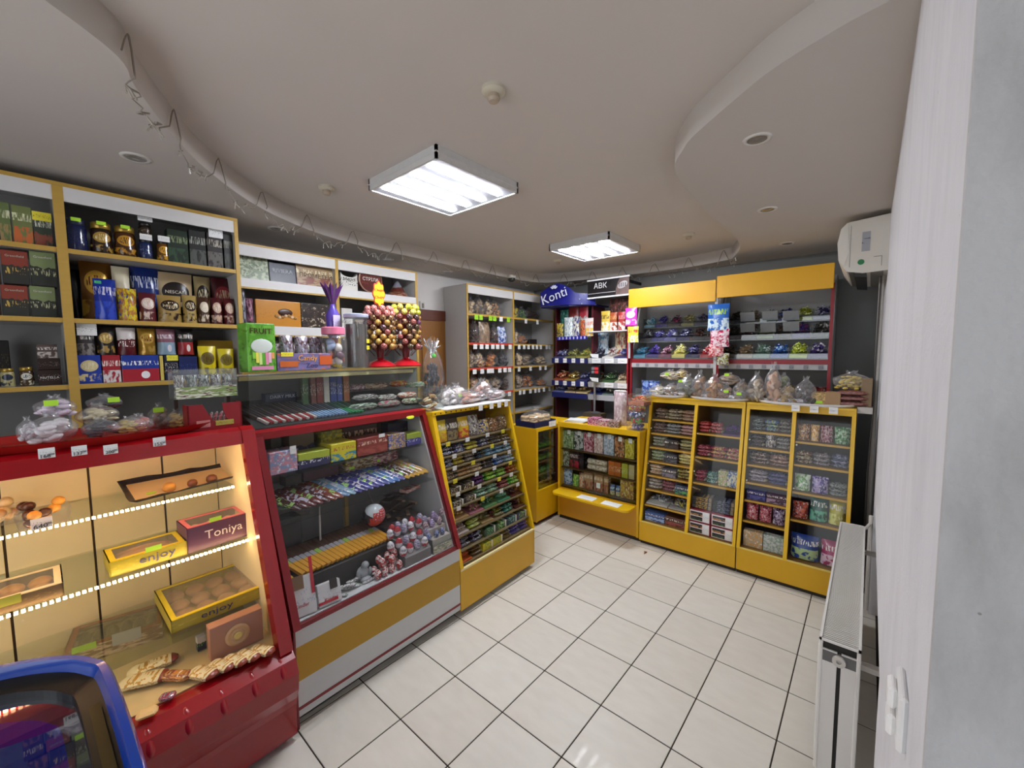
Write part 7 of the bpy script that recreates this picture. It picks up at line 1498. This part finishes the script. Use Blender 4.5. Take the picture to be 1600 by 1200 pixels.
# ---- blue curved header
t = thing('header_sign', 'curved dark blue header sign with white script lettering', 'sign', (0,0,0)); BL = M('141878',.3,var=.08)
q0, q1, q2 = [onX(x, y, v) for x, y, v in ((844,455,2.04),(889,455,2.08),(930,470,2.24))]
def bez(f):
    a, b2, c = (1-f)*(1-2*f), 4*f*(1-f), f*(2*f-1); return Vector((a*q0.x+b2*q1.x+c*q2.x, a*q0.y+b2*q1.y+c*q2.y, 0))
n = 20; b = MB(); vs = []
for i in range(n+1):
    f = i/n; q = bez(f)
    top = 2.375+.105*math.sin(math.pi*min(1, f/.62))-.05*f; bot = 2.225-.02*f
    vs += [(q.x, q.y, bot), (q.x, q.y, top), (q.x+.02, q.y+.01, top), (q.x+.02, q.y+.01, bot)]
b.add(vs, [(i*4+k, (i+1)*4+k, (i+1)*4+(k+1)%4, i*4+(k+1)%4) for i in range(n) for k in range(4)]+[(0,1,2,3),(n*4,n*4+1,n*4+2,n*4+3)]); b.build('banner', BL, t, smooth='auto')
a_, c_ = bez(.04), bez(.5); mid = bez(.26); dr = (c_-a_); an = math.atan2(dr.y, dr.x)
nrm = Vector((dr.y, -dr.x, 0)).normalized()
o = text('Konti', dr.length*.95, t, mid+nrm*.035+Vector((0,0,2.325)), M('e4e6f2',.4), rz=an, roll=.28)
for i in range(5):
    ang = -.9+i*.45; g = MB(); g.ball((0,0,0), .009, .004, .022, 10, 6); g.xf(Matrix.Translation(mid+nrm*.035+Vector((0,0,2.395))) @ Matrix.Rotation(an,4,'Z') @ Matrix.Rotation(ang,4,'Y') @ Matrix.Translation((0,0,.035))); g.build('petal', M('d8daea',.4), t, smooth=True)
for f, z in ((.7,2.27),(.78,2.33),(.74,2.22),(.88,2.3)): g = MB(); g.ball(bez(f)+Vector((-.006,0,z)), .008, .008, .008, 8, 5); g.build('white_dot', M('c8cce0',.4), t)
b = MB(); b.prism([(q0.x+.02,q0.y),(q1.x+.01,q1.y),(q2.x+.02,q2.y),(2.56,q2.y),(2.56,q0.y)],2.20,2.215,2); b.build('underside', M('10145a',.4), t)
# ---- black banner
t = thing('banner_sign', 'black rectangular banner with white logo beside the blue sign', 'sign', (RX-.02, 0, 0))
y0, y1, z0, z1 = .905, .405, 2.275, 2.47
MB().box(-.004, .004, y1, y0, z0, z1).build('banner', M('1a1618',.35), t)
for z in (z0, z1): MB().box(-.01, .01, y1-.005, y0+.005, z-.008, z+.008).build('white_rail', M('e8e8ea',.3), t)
text('АВК', .16, t, (-.006, .745, z1-.065), M('e8e8e8',.4), rz=-math.pi/2)
b = MB(); b.prism([(y1,z0+.012),(y1+.15,z0+.012),(y1+.155,z0+.06),(y1+.13,z1-.05),(y1+.105,z1-.01),(y1,z1-.01)], -.006, -.004, 0); b.build('photo_panel', M('6a5450',.4,var=.3,scale=20), t)
g = MB(); g.ball((0,0,0), .004, .06, .035, 16, 8); g.xf(Matrix.Translation((-.007, y1+.075, z0+.11)) @ Matrix.Rotation(-.4,4,'X')); g.build('grey_oval', M('b0acac',.3,var=.2,scale=60), t, smooth=True)
for i in range(4): b = MB(); b.box(-.012,-.009,y1+.035+i*.024,y1+.045+i*.024,z0+.09,z0+.13); b.build('oval_stroke', M('5a5050'), t)
b = MB(); b.box(-.006,-.004,y1+.16,y0-.005,z0+.045,z0+.05); b.build('white_line', M('c8c8c8'), t)
MB().box(.004, .35, y1+.02, y1+.035, z1-.06, z1-.03).build('bracket', DK, t)

# ================================================================== finishing: every thing gets a label of its own
seen = {}
for o in bpy.data.objects:
    if o.parent is None and o.get('label') and not o.get('group') and o.get('kind') != 'structure': seen.setdefault(o['label'], []).append(o)
for lab, obs in seen.items():
    if len(obs) > 1:
        bpy.context.view_layer.update() if False else None
        obs.sort(key=lambda q: (round(pixx(q.location)/3), q.location.z))
        for i, q in enumerate(obs): q['label'] = '%s, %s from left' % (lab, ORD[i] if i < 20 else str(i))
